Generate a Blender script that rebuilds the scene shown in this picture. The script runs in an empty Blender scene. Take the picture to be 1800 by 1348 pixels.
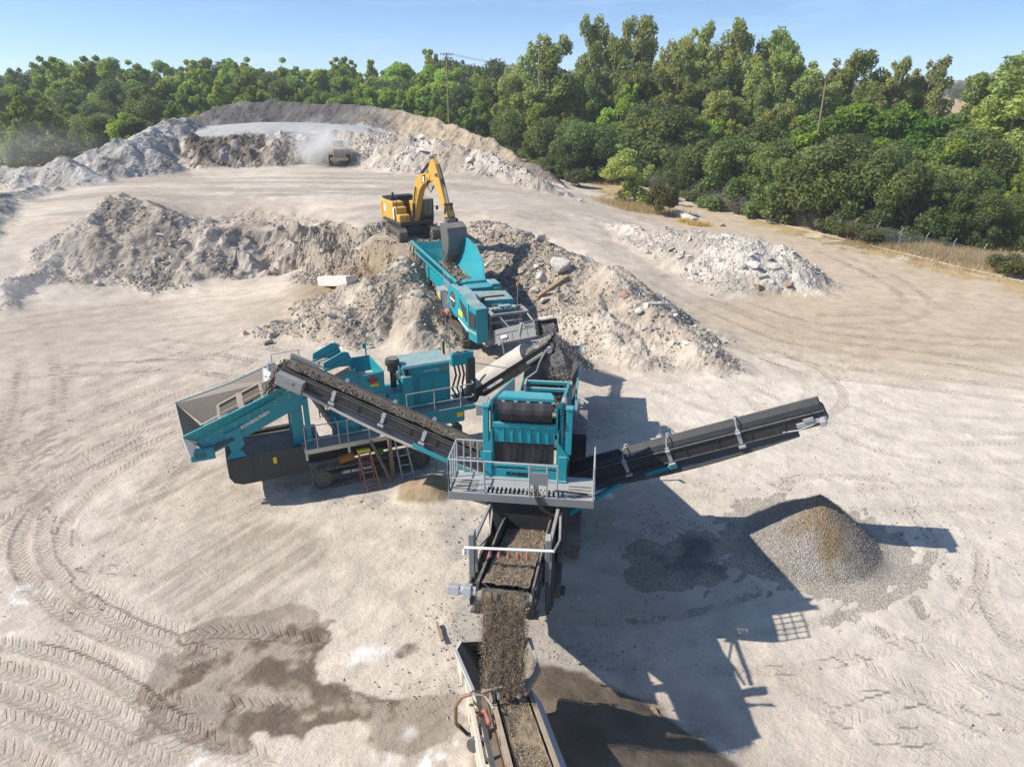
import bpy, bmesh, math, random
import numpy as np
from mathutils import Vector, Matrix

# ------------------------------------------------------------------ camera, world, sun, exposure
SC = bpy.context.scene
COL = SC.collection
CAM_H = 17.0
PITCH = math.radians(23.2)
FPX = 1248.0                      # focal length in pixels of the 1800 px wide photograph
cam_d = bpy.data.cameras.new("camera")
cam_d.sensor_width = 36.0
cam_d.lens = 36.0 * FPX / 1800.0
cam_d.clip_start = 0.1
cam_d.clip_end = 20000
cam = bpy.data.objects.new("camera", cam_d)
COL.objects.link(cam)
cam.location = (0, 0, CAM_H)
cam.rotation_euler = (math.radians(90) - PITCH, 0, 0)
SC.camera = cam

SUN_TO = Vector((-1.07, -0.17, 1.0)).normalized()     # direction towards the sun
sun_d = bpy.data.lights.new("sun", 'SUN')
sun_d.energy = 4.4
sun_d.angle = math.radians(0.53)
sun_d.color = (1.0, 0.935, 0.84)
sun = bpy.data.objects.new("sun", sun_d)
COL.objects.link(sun)
sun.rotation_euler = (-SUN_TO).to_track_quat('-Z', 'Y').to_euler()

world = bpy.data.worlds.new("World")
SC.world = world
world.use_nodes = True
_wn = world.node_tree
_bg = _wn.nodes["Background"]
_sky = _wn.nodes.new("ShaderNodeTexSky")
_sky.sky_type = 'NISHITA'
_sky.sun_disc = False
_sky.sun_elevation = math.asin(SUN_TO.z)
_sky.sun_rotation = math.atan2(SUN_TO.x, SUN_TO.y)
_sky.air_density = 1.0
_sky.dust_density = 0.35
_sky.ozone_density = 2.5
# a few thin high clouds
_tc = _wn.nodes.new("ShaderNodeTexCoord")
_mp = _wn.nodes.new("ShaderNodeMapping")
_mp.inputs["Scale"].default_value = (2.2, 2.2, 16.0)
_nz = _wn.nodes.new("ShaderNodeTexNoise")
_nz.inputs["Scale"].default_value = 2.3
_nz.inputs["Detail"].default_value = 8
_nz.inputs["Roughness"].default_value = 0.62
_rp = _wn.nodes.new("ShaderNodeMapRange")
_rp.inputs["From Min"].default_value = 0.52
_rp.inputs["From Max"].default_value = 0.9
_rp.inputs["To Max"].default_value = 0.22
_mx = _wn.nodes.new("ShaderNodeMixRGB")
_mx.inputs["Color2"].default_value = (7.5, 8.3, 9.4, 1)
# clear dry air: the low sky is already blue, so look the colour up a little higher
_sv = _wn.nodes.new("ShaderNodeSeparateXYZ"); _cv = _wn.nodes.new("ShaderNodeCombineXYZ"); _nv = _wn.nodes.new("ShaderNodeVectorMath"); _nv.operation = 'NORMALIZE'
_mv = _wn.nodes.new("ShaderNodeMath"); _mv.operation = 'MULTIPLY_ADD'; _mv.inputs[1].default_value = 1.7; _mv.inputs[2].default_value = 0.115
_wn.links.new(_tc.outputs["Generated"], _sv.inputs[0]); _wn.links.new(_sv.outputs[2], _mv.inputs[0])
_wn.links.new(_sv.outputs[0], _cv.inputs[0]); _wn.links.new(_sv.outputs[1], _cv.inputs[1]); _wn.links.new(_mv.outputs[0], _cv.inputs[2])
_wn.links.new(_cv.outputs[0], _nv.inputs[0]); _wn.links.new(_nv.outputs[0], _sky.inputs["Vector"])
_wn.links.new(_tc.outputs["Generated"], _mp.inputs["Vector"])
_wn.links.new(_mp.outputs["Vector"], _nz.inputs["Vector"])
_wn.links.new(_nz.outputs["Fac"], _rp.inputs["Value"])
_wn.links.new(_rp.outputs["Result"], _mx.inputs["Fac"])
_hs = _wn.nodes.new("ShaderNodeHueSaturation"); _hs.inputs["Saturation"].default_value = 1.06
_wn.links.new(_sky.outputs["Color"], _hs.inputs["Color"]); _wn.links.new(_hs.outputs[0], _mx.inputs["Color1"])
_wn.links.new(_mx.outputs["Color"], _bg.inputs["Color"])
_bg.inputs["Strength"].default_value = 0.125

SC.view_settings.view_transform = 'Standard'
SC.view_settings.look = 'None'
SC.view_settings.gamma = 1.0
SC.view_settings.exposure = 0.66
SC.render.engine = 'CYCLES'
SC.cycles.max_bounces = 6
SC.cycles.diffuse_bounces = 3
SC.cycles.glossy_bounces = 3
SC.cycles.transmission_bounces = 4
SC.cycles.transparent_max_bounces = 8
SC.cycles.volume_bounces = 2
SC.cycles.volume_step_rate = 1.0
SC.cycles.volume_max_steps = 128
SC.cycles.use_denoising = True

rng = random.Random(7)
NR = np.random.RandomState(11)

# ------------------------------------------------------------------ survey helpers (photo pixel -> place in the world)
_sp, _cp = math.sin(PITCH), math.cos(PITCH)


def ray(px, py):
    u = (px - 900) / FPX
    v = (674 - py) / FPX
    return u, _cp + v * _sp, -_sp + v * _cp


def PZ(px, py, z=0.0):
    d = ray(px, py)
    t = (z - CAM_H) / d[2]
    return Vector((d[0] * t, d[1] * t, z))


def PY(px, py, Y):
    d = ray(px, py)
    t = Y / d[1]
    return Vector((d[0] * t, Y, CAM_H + d[2] * t))


# ------------------------------------------------------------------ numpy noise
def _hash(ix, iy, s):
    h = (ix.astype(np.int64) * 374761393 + iy.astype(np.int64) * 668265263 + s * 974634777) & 0xffffffff
    h = ((h ^ (h >> 13)) * 1274126177) & 0xffffffff
    h = ((h ^ (h >> 16)) * 2246822519) & 0xffffffff
    return (h ^ (h >> 15)) / 4294967295.0


def vnoise(x, y, s=0):
    ix = np.floor(x); iy = np.floor(y)
    fx = x - ix; fy = y - iy
    fx = fx * fx * (3 - 2 * fx); fy = fy * fy * (3 - 2 * fy)
    a = _hash(ix, iy, s); b = _hash(ix + 1, iy, s); c = _hash(ix, iy + 1, s); d = _hash(ix + 1, iy + 1, s)
    return (a + (b - a) * fx) * (1 - fy) + (c + (d - c) * fx) * fy


def fbm(x, y, size, octs=4, s=0, gain=0.5):
    x = np.asarray(x, float) / size; y = np.asarray(y, float) / size
    out = np.zeros_like(x); a = 1.0; tot = 0.0
    for o in range(octs):
        ca, sa = math.cos(0.6 + o), math.sin(0.6 + o)
        out += a * (vnoise(ca * x - sa * y, sa * x + ca * y, s + o * 17) * 2 - 1)
        tot += a; a *= gain; x = x * 2.03; y = y * 2.03
    return out / tot * 1.5


def ridged(x, y, size, octs=4, s=0):
    x = np.asarray(x, float) / size; y = np.asarray(y, float) / size
    out = np.zeros_like(x); a = 1.0; tot = 0.0
    for o in range(octs):
        ca, sa = math.cos(0.4 + o), math.sin(0.4 + o)
        n = 1 - np.abs(vnoise(ca * x - sa * y, sa * x + ca * y, s + o * 13) * 2 - 1)
        out += a * n * n
        tot += a; a *= 0.5; x = x * 2.1; y = y * 2.1
    return out / tot


def sstep(a, b, x):
    t = np.clip((x - a) / (b - a), 0, 1)
    return t * t * (3 - 2 * t)


def mixc(c, col, m):
    return c * (1 - m[:, None]) + np.asarray(col)[None, :] * m[:, None]


def seg_dist(x, y, pts):
    """distance to a polyline, and the running length and side at the nearest point"""
    best = np.full(x.shape, 1e9); U = np.zeros(x.shape); V = np.zeros(x.shape)
    run = 0.0
    for (x0, y0), (x1, y1) in zip(pts[:-1], pts[1:]):
        dx, dy = x1 - x0, y1 - y0
        L = math.hypot(dx, dy) + 1e-9
        t = np.clip(((x - x0) * dx + (y - y0) * dy) / (L * L), 0, 1)
        qx = x - (x0 + t * dx); qy = y - (y0 + t * dy)
        d = np.hypot(qx, qy)
        m = d < best
        best = np.where(m, d, best)
        U = np.where(m, run + t * L, U)
        V = np.where(m, (dx * qy - dy * qx) / L, V)
        run += L
    return best, U, V


def poly_sdf(x, y, pts):
    """signed distance to a polygon, negative inside"""
    n = len(pts)
    d = np.full(x.shape, 1e9); ins = np.zeros(x.shape, bool)
    for i in range(n):
        x0, y0 = pts[i]; x1, y1 = pts[(i + 1) % n]
        dx, dy = x1 - x0, y1 - y0
        t = np.clip(((x - x0) * dx + (y - y0) * dy) / (dx * dx + dy * dy + 1e-12), 0, 1)
        d = np.minimum(d, np.hypot(x - x0 - t * dx, y - y0 - t * dy))
        if abs(dy) > 1e-12:
            c = ((y0 > y) != (y1 > y)) & (x < (x1 - x0) * (y - y0) / dy + x0)
            ins ^= c
    return np.where(ins, -d, d)


def catmull(pts, n=10):
    P = [pts[0]] + list(pts) + [pts[-1]]
    out = []
    for i in range(1, len(P) - 2):
        p0, p1, p2, p3 = (np.array(P[i + k], float) for k in (-1, 0, 1, 2))
        for j in range(n):
            t = j / n
            out.append(tuple(0.5 * ((2 * p1) + (-p0 + p2) * t + (2 * p0 - 5 * p1 + 4 * p2 - p3) * t * t + (-p0 + 3 * p1 - 3 * p2 + p3) * t ** 3)))
    out.append(tuple(P[-2]))
    return out


# ------------------------------------------------------------------ tags
def tag(o, label=None, cat=None, group=None, kind=None):
    if label: o["label"] = label
    if cat: o["category"] = cat
    if group: o["group"] = group
    if kind: o["kind"] = kind
    return o


def empty(name, loc, label, cat, group=None):
    o = bpy.data.objects.new(name, None)
    o.empty_display_size = 0.3
    COL.objects.link(o)
    o.location = loc
    return tag(o, label, cat, group)


def link_mesh(name, me, parent=None, loc=None):
    o = bpy.data.objects.new(name, me)
    COL.objects.link(o)
    if parent is not None: o.parent = parent
    if loc is not None: o.location = loc
    return o


def np_mesh(name, V, F, mat=None, col=None, smooth=False, extra=None):
    """mesh from numpy vertices and equal sized faces"""
    me = bpy.data.meshes.new(name)
    V = np.asarray(V, np.float32); F = np.asarray(F, np.int32)
    k = F.shape[1]
    me.vertices.add(len(V)); me.vertices.foreach_set("co", V.ravel())
    me.loops.add(F.size); me.loops.foreach_set("vertex_index", F.ravel())
    me.polygons.add(len(F))
    me.polygons.foreach_set("loop_start", np.arange(0, F.size, k, dtype=np.int32))
    me.polygons.foreach_set("use_smooth", np.full(len(F), smooth, bool))
    if col is not None:
        at = me.attributes.new("Col", 'FLOAT_COLOR', 'POINT')
        c = np.ones((len(V), 4), np.float32); c[:, :col.shape[1]] = col
        at.data.foreach_set("color", c.ravel())
    for nm, arr in (extra or {}).items():
        at = me.attributes.new(nm, 'FLOAT_VECTOR', 'POINT')
        at.data.foreach_set("vector", np.asarray(arr, np.float32).ravel())
    me.update(calc_edges=True)
    if mat: me.materials.append(mat)
    return me


# ------------------------------------------------------------------ mesh builder for machines
class Frame:
    """local axes: u = right, v = forward, w = up"""
    def __init__(s, o, yaw=0.0, u=None, v=None, w=None):
        s.o = Vector(o)
        if u is None:
            c, n = math.cos(yaw), math.sin(yaw)
            u, v, w = Vector((c, n, 0)), Vector((-n, c, 0)), Vector((0, 0, 1))
        s.u, s.v, s.w = Vector(u).normalized(), Vector(v).normalized(), Vector(w).normalized()

    def __call__(s, a, b, c=0.0):
        return s.o + s.u * a + s.v * b + s.w * c

    def d(s, a, b, c=0.0):
        return s.u * a + s.v * b + s.w * c


WORLD = Frame((0, 0, 0))


def along(p, q, up=(0, 0, 1)):
    """frame at p with v running to q"""
    p, q = Vector(p), Vector(q)
    v = (q - p).normalized()
    u = v.cross(Vector(up))
    if u.length < 1e-5: u = v.cross(Vector((0, 1, 0)))
    u.normalize()
    return Frame(p, u=u, v=v, w=u.cross(v))


class MB:
    def __init__(s, fr=WORLD):
        s.fr = fr; s.v = []; s.f = []; s.m = []; s.cur = 0

    def mi(s, i):
        s.cur = i; return s

    def add(s, vs, fs, fr=None):
        fr = fr or s.fr
        n = len(s.v)
        s.v += [fr(*p) for p in vs]
        s.f += [tuple(n + i for i in q) for q in fs]
        s.m += [s.cur] * len(fs)
        return s

    def box(s, x0, x1, y0, y1, z0, z1, fr=None, b=0.0):
        """axis box in the frame, with a small chamfer"""
        if x0 > x1: x0, x1 = x1, x0
        if y0 > y1: y0, y1 = y1, y0
        if z0 > z1: z0, z1 = z1, z0
        if b <= 0: b = min(0.012, 0.12 * min(x1 - x0, y1 - y0, z1 - z0))
        xs, ys, zs = (x0, x1), (y0, y1), (z0, z1)
        vs = []; idx = {}
        for i in (0, 1):
            for j in (0, 1):
                for k in (0, 1):
                    for ax in range(3):
                        p = [xs[i], ys[j], zs[k]]
                        sg = (1 if i == 0 else -1, 1 if j == 0 else -1, 1 if k == 0 else -1)
                        for a in range(3):
                            if a != ax: p[a] += sg[a] * b
                        idx[(i, j, k, ax)] = len(vs); vs.append(p)
        fs = []
        for ax in range(3):
            a, c = (ax + 1) % 3, (ax + 2) % 3
            for e in (0, 1):
                q = []
                for (ea, ec) in ((0, 0), (1, 0), (1, 1), (0, 1)):
                    key = [0, 0, 0]; key[ax] = e; key[a] = ea; key[c] = ec
                    q.append(idx[tuple(key) + (ax,)])
                fs.append(tuple(q) if e else tuple(q[::-1]))
            for ea in (0, 1):
                for ec in (0, 1):
                    k0 = [0, 0, 0]; k1 = [0, 0, 0]
                    k0[ax] = 0; k1[ax] = 1
                    for k in (k0, k1): k[a] = ea; k[c] = ec
                    q = [idx[tuple(k0) + (a,)], idx[tuple(k1) + (a,)], idx[tuple(k1) + (c,)], idx[tuple(k0) + (c,)]]
                    fs.append(tuple(q) if ea == ec else tuple(q[::-1]))
        for i in (0, 1):
            for j in (0, 1):
                for k in (0, 1):
                    q = [idx[(i, j, k, 0)], idx[(i, j, k, 1)], idx[(i, j, k, 2)]]
                    fs.append(tuple(q) if (i + j + k) % 2 else tuple(q[::-1]))
        return s.add(vs, fs, fr)

    def hexa(s, bot, top, fr=None):
        """eight corners: bottom ring and top ring of four"""
        return s.add(list(bot) + list(top), [(3, 2, 1, 0), (4, 5, 6, 7), (0, 1, 5, 4), (1, 2, 6, 5), (2, 3, 7, 6), (3, 0, 4, 7)], fr)

    def beam(s, p, q, w, h=None, up=(0, 0, 1)):
        """rectangular bar between two WORLD points"""
        h = h or w
        fr = along(p, q, up)
        L = (Vector(q) - Vector(p)).length
        return s.box(-w / 2, w / 2, 0, L, -h / 2, h / 2, fr)

    def bar(s, a, b, w, h=None):
        """rectangular bar between two points of the frame"""
        return s.beam(s.fr(*a), s.fr(*b), w, h, s.fr.w)

    def tube(s, pts, r, n=8, fr=None, r2=None, cap=True):
        """round tube through points of the frame"""
        fr = fr or s.fr
        P = [fr(*p) for p in pts]
        n0 = len(s.v)
        prev = None
        m = len(P)
        for i, p in enumerate(P):
            t = (P[min(i + 1, m - 1)] - P[max(i - 1, 0)]).normalized()
            if prev is None:
                a = t.cross(Vector((0, 0, 1)))
                if a.length < 1e-3: a = t.cross(Vector((1, 0, 0)))
            else:
                a = prev - t * prev.dot(t)
            a.normalize(); prev = a
            b = t.cross(a)
            rr = r if r2 is None else r + (r2 - r) * i / max(1, m - 1)
            for k in range(n):
                an = 2 * math.pi * k / n
                s.v.append(p + a * (rr * math.cos(an)) + b * (rr * math.sin(an)))
        for i in range(m - 1):
            for k in range(n):
                k2 = (k + 1) % n
                s.f.append((n0 + i * n + k, n0 + i * n + k2, n0 + (i + 1) * n + k2, n0 + (i + 1) * n + k)); s.m.append(s.cur)
        if cap:
            s.f.append(tuple(n0 + k for k in range(n))[::-1]); s.m.append(s.cur)
            s.f.append(tuple(n0 + (m - 1) * n + k for k in range(n))); s.m.append(s.cur)
        return s

    def plate(s, pts, th, fr=None, nrm=None):
        """flat polygon of frame points given thickness along its normal"""
        fr = fr or s.fr
        P = [fr(*p) for p in pts]
        N = Vector((0, 0, 0))
        for i in range(len(P)):
            N += (P[i] - P[0]).cross(P[(i + 1) % len(P)] - P[0])
        N = (fr.d(*nrm) if nrm else N).normalized()
        n = len(P); n0 = len(s.v)
        s.v += [p + N * (th / 2) for p in P] + [p - N * (th / 2) for p in P]
        s.f.append(tuple(n0 + i for i in range(n))); s.m.append(s.cur)
        s.f.append(tuple(n0 + n + i for i in reversed(range(n)))); s.m.append(s.cur)
        for i in range(n):
            j = (i + 1) % n
            s.f.append((n0 + j, n0 + i, n0 + n + i, n0 + n + j)); s.m.append(s.cur)
        return s

    def prism(s, prof, a0, a1, axis='u', fr=None):
        """profile extruded along an axis; profile in the other two axes (v,w)/(u,w)/(u,v)"""
        n = len(prof)
        def pt(p, a):
            return {'u': (a, p[0], p[1]), 'v': (p[0], a, p[1]), 'w': (p[0], p[1], a)}[axis]
        vs = [pt(p, a0) for p in prof] + [pt(p, a1) for p in prof]
        fs = [tuple(range(n))[::-1], tuple(range(n, 2 * n))]
        for i in range(n):
            j = (i + 1) % n
            fs.append((i, j, n + j, n + i))
        return s.add(vs, fs, fr)

    def cyl(s, a, b, r, n=16, fr=None, r2=None):
        return s.tube([a, b], r, n, fr, r2)

    def build(s, name, mats, parent=None, smooth=False):
        root = Vector((0, 0, 0))
        if parent is not None:
            q = parent
            while q is not None:
                root += q.location; q = q.parent
        me = bpy.data.meshes.new(name)
        me.from_pydata([v - root for v in s.v], [], s.f)
        if not isinstance(mats, (list, tuple)): mats = [mats]
        for m in mats: me.materials.append(m)
        me.polygons.foreach_set("material_index", s.m)
        bm = bmesh.new(); bm.from_mesh(me)
        bmesh.ops.recalc_face_normals(bm, faces=bm.faces)
        bm.to_mesh(me); bm.free()
        if smooth:
            me.polygons.foreach_set("use_smooth", [True] * len(me.polygons))
            me.set_sharp_from_angle(angle=math.radians(38))
        me.update()
        return link_mesh(name, me, parent)


def text_mesh(body, size, fr, mat, parent, name="lettering", th=0.012, spacing=1.0, shear=0.0, bold=0.0):
    """lettering lying in the u/w plane of the frame, facing -v; origin at its left baseline"""
    cu = bpy.data.curves.new(name, 'FONT')
    cu.body = body; cu.size = size; cu.extrude = th / 2; cu.space_character = spacing; cu.shear = shear
    cu.offset = bold
    ob = bpy.data.objects.new("tmp_text", cu)
    COL.objects.link(ob)
    dg = bpy.context.evaluated_depsgraph_get()
    dg.update()
    me = bpy.data.meshes.new_from_object(ob.evaluated_get(dg))
    bpy.data.objects.remove(ob)
    root = Vector((0, 0, 0)); q = parent
    while q is not None:
        root += q.location; q = q.parent
    for v in me.vertices:
        x, y, z = v.co
        v.co = fr(x, -z, y) - root
    me.materials.clear(); me.materials.append(mat)
    me.name = name
    return link_mesh(name, me, parent)


# ------------------------------------------------------------------ materials
def new_mat(name):
    m = bpy.data.materials.new(name); m.use_nodes = True
    nt = m.node_tree
    return m, nt, nt.nodes["Principled BSDF"]


def N(nt, typ, **kw):
    n = nt.nodes.new(typ)
    for k, v in kw.items():
        if k.startswith("i_"):
            n.inputs[k[2:].replace("_", " ")].default_value = v
        else:
            setattr(n, k, v)
    return n


def math_n(nt, op, a, b=None):
    n = nt.nodes.new("ShaderNodeMath"); n.operation = op
    for i, x in enumerate((a, b)):
        if x is None: continue
        if isinstance(x, (int, float)): n.inputs[i].default_value = x
        else: nt.links.new(x, n.inputs[i])
    return n.outputs[0]


def mix_col(nt, fac, c1, c2, mode='MIX'):
    n = nt.nodes.new("ShaderNodeMixRGB"); n.blend_type = mode
    for i, x in enumerate((fac, c1, c2)):
        if isinstance(x, (int, float)): n.inputs[i].default_value = x
        elif isinstance(x, (tuple, list)): n.inputs[i].default_value = tuple(x) + ((1,) if len(x) == 3 else ())
        else: nt.links.new(x, n.inputs[i])
    return n.outputs[0]


def ramp(nt, val, a, b, lo=0.0, hi=1.0):
    n = nt.nodes.new("ShaderNodeMapRange"); n.clamp = True
    n.inputs["From Min"].default_value = a; n.inputs["From Max"].default_value = b
    n.inputs["To Min"].default_value = lo; n.inputs["To Max"].default_value = hi
    nt.links.new(val, n.inputs["Value"])
    return n.outputs["Result"]


def noise_n(nt, scale, detail=4, rough=0.55, vec=None):
    n = nt.nodes.new("ShaderNodeTexNoise")
    n.inputs["Scale"].default_value = scale; n.inputs["Detail"].default_value = detail; n.inputs["Roughness"].default_value = rough
    if vec is not None: nt.links.new(vec, n.inputs["Vector"])
    return n.outputs["Fac"]


def world_pos(nt):
    return nt.nodes.new("ShaderNodeNewGeometry").outputs["Position"]


DUST = (0.42, 0.36, 0.29)


def paint(name, col, rough=0.45, metal=0.0, dust=0.55, wear=0.25, spec=0.4, dirt=(0.20, 0.16, 0.12)):
    """machine paint: uneven tone, settled dust on top faces, scuffs and dirt"""
    m, nt, b = new_mat(name)
    pos = world_pos(nt)
    geo = nt.nodes.new("ShaderNodeNewGeometry")
    sep = nt.nodes.new("ShaderNodeSeparateXYZ"); nt.links.new(geo.outputs["Normal"], sep.inputs[0])
    up = ramp(nt, sep.outputs["Z"], 0.15, 0.95)
    n1 = noise_n(nt, 1.7, 6, 0.65, pos)
    n2 = noise_n(nt, 9.0, 5, 0.7, pos)
    c = mix_col(nt, ramp(nt, n1, 0.3, 0.75, 0.0, 0.30), col, [x * 0.68 for x in col])
    streak = nt.nodes.new("ShaderNodeMapping"); streak.inputs["Scale"].default_value = (5.0, 5.0, 0.8)
    nt.links.new(pos, streak.inputs["Vector"])
    n3 = noise_n(nt, 1.0, 5, 0.7, streak.outputs[0])
    c = mix_col(nt, ramp(nt, n3, 0.56, 0.78, 0.0, wear), c, dirt)
    df = math_n(nt, 'MULTIPLY', math_n(nt, 'ADD', math_n(nt, 'MULTIPLY', up, dust), 0.045),
                ramp(nt, math_n(nt, 'ADD', math_n(nt, 'MULTIPLY', n1, 0.6), math_n(nt, 'MULTIPLY', n2, 0.4)), 0.36, 0.60, 0.25, 1.0))
    c = mix_col(nt, df, c, DUST)
    nt.links.new(c, b.inputs["Base Color"])
    nt.links.new(math_n(nt, 'MINIMUM', math_n(nt, 'ADD', math_n(nt, 'MULTIPLY', df, 0.6), rough), 0.95), b.inputs["Roughness"])
    b.inputs["Metallic"].default_value = metal
    b.inputs["Specular IOR Level"].default_value = spec
    bp = nt.nodes.new("ShaderNodeBump"); bp.inputs["Strength"].default_value = 0.12; bp.inputs["Distance"].default_value = 0.02
    nt.links.new(n2, bp.inputs["Height"]); nt.links.new(bp.outputs[0], b.inputs["Normal"])
    return m


def plain(name, col, rough=0.7, metal=0.0, var=0.25, scale=6.0, bump=0.3, spec=0.3):
    m, nt, b = new_mat(name)
    pos = world_pos(nt)
    n1 = noise_n(nt, scale, 6, 0.65, pos)
    c = mix_col(nt, ramp(nt, n1, 0.3, 0.7), [x * (1 - var) for x in col], [min(1, x * (1 + var)) for x in col])
    nt.links.new(c, b.inputs["Base Color"])
    b.inputs["Roughness"].default_value = rough; b.inputs["Metallic"].default_value = metal
    b.inputs["Specular IOR Level"].default_value = spec
    bp = nt.nodes.new("ShaderNodeBump"); bp.inputs["Strength"].default_value = bump; bp.inputs["Distance"].default_value = 0.03
    nt.links.new(n1, bp.inputs["Height"]); nt.links.new(bp.outputs[0], b.inputs["Normal"])
    return m


M = {}
M['teal'] = paint("teal_paint", (0.000, 0.275, 0.33), 0.38, dust=0.20, wear=0.12)
M['teal_dusty'] = paint("teal_paint_dusty", (0.000, 0.275, 0.33), 0.42, dust=0.70, wear=0.16)
M['dark'] = paint("dark_grey_paint", (0.035, 0.038, 0.042), 0.5, dust=0.45, wear=0.4)
M['blackframe'] = paint("black_frame", (0.020, 0.022, 0.027), 0.5, dust=0.16, wear=0.2)
M['grey'] = paint("grey_steel", (0.21, 0.22, 0.225), 0.5, dust=0.6, wear=0.3)
M['galv'] = paint("galvanised_steel", (0.42, 0.44, 0.46), 0.42, 0.35, dust=0.4, wear=0.25)
M['belt'] = plain("rubber_belt", (0.019, 0.020, 0.022), 0.62, var=0.35, scale=3.0, bump=0.15, spec=0.45)
M['belt_dusty'] = plain("dusty_rubber", (0.10, 0.095, 0.088), 0.8, var=0.4, scale=2.0)
M['tarp'] = plain("navy_belly_sheet", (0.030, 0.045, 0.070), 0.5, var=0.3, scale=1.2, bump=0.15, spec=0.5)
M['rubber'] = plain("tyre_rubber", (0.028, 0.027, 0.026), 0.8, var=0.4)
M['track'] = paint("track_steel", (0.12, 0.105, 0.088), 0.7, 0.1, dust=0.8, wear=0.5)
M['cover'] = plain("dusty_cover", (0.40, 0.365, 0.32), 0.85, var=0.14, scale=1.6, bump=0.25)
M['cream'] = paint("cream_paint", (0.62, 0.55, 0.42), 0.5, dust=0.4, wear=0.55)
M['yellow'] = paint("yellow_paint", (0.56, 0.315, 0.045), 0.5, dust=0.42, wear=0.3)
M['yellow_dull'] = paint("dusty_yellow_paint", (0.46, 0.34, 0.20), 0.6, dust=0.6, wear=0.4)
M['bucket'] = paint("worn_bucket_steel", (0.16, 0.155, 0.15), 0.5, 0.4, dust=0.5, wear=0.5)
M['worn'] = paint("worn_plate_steel", (0.25, 0.205, 0.16), 0.6, 0.1, dust=0.45, wear=0.5)
M['black'] = plain("black_plastic", (0.014, 0.014, 0.015), 0.5)
M['white'] = plain("white_paint", (0.78, 0.77, 0.74), 0.5, var=0.06)
M['red'] = plain("red_plastic", (0.50, 0.045, 0.03), 0.5)
M['salmon'] = plain("faded_red_fibreglass", (0.32, 0.125, 0.095), .6)
M['orange'] = plain("orange_plastic", (0.75, 0.20, 0.02), 0.5)
M['sticker'] = plain("yellow_sticker", (0.75, 0.60, 0.03), 0.5, var=0.1)
M['wood'] = plain("weathered_wood", (0.27, 0.185, 0.115), 0.85, var=0.35, scale=9)
M['chrome'] = plain("chrome_rod", (0.62, 0.63, 0.65), 0.22, 0.9, var=0.1)
M['hose'] = plain("hose_rubber", (0.05, 0.04, 0.035), 0.6)
M['pipe'] = plain("brown_hose", (0.27, 0.17, 0.11), 0.6)
M['pvc'] = plain("white_pipe", (0.74, 0.74, 0.73), 0.4, var=0.08)
M['glass'], _nt, _b = new_mat("cab_glass")
_b.inputs["Base Color"].default_value = (0.03, 0.075, 0.06, 1); _b.inputs["Roughness"].default_value = 0.06
_b.inputs["Alpha"].default_value = 0.55; _b.inputs["Specular IOR Level"].default_value = 0.6


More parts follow.
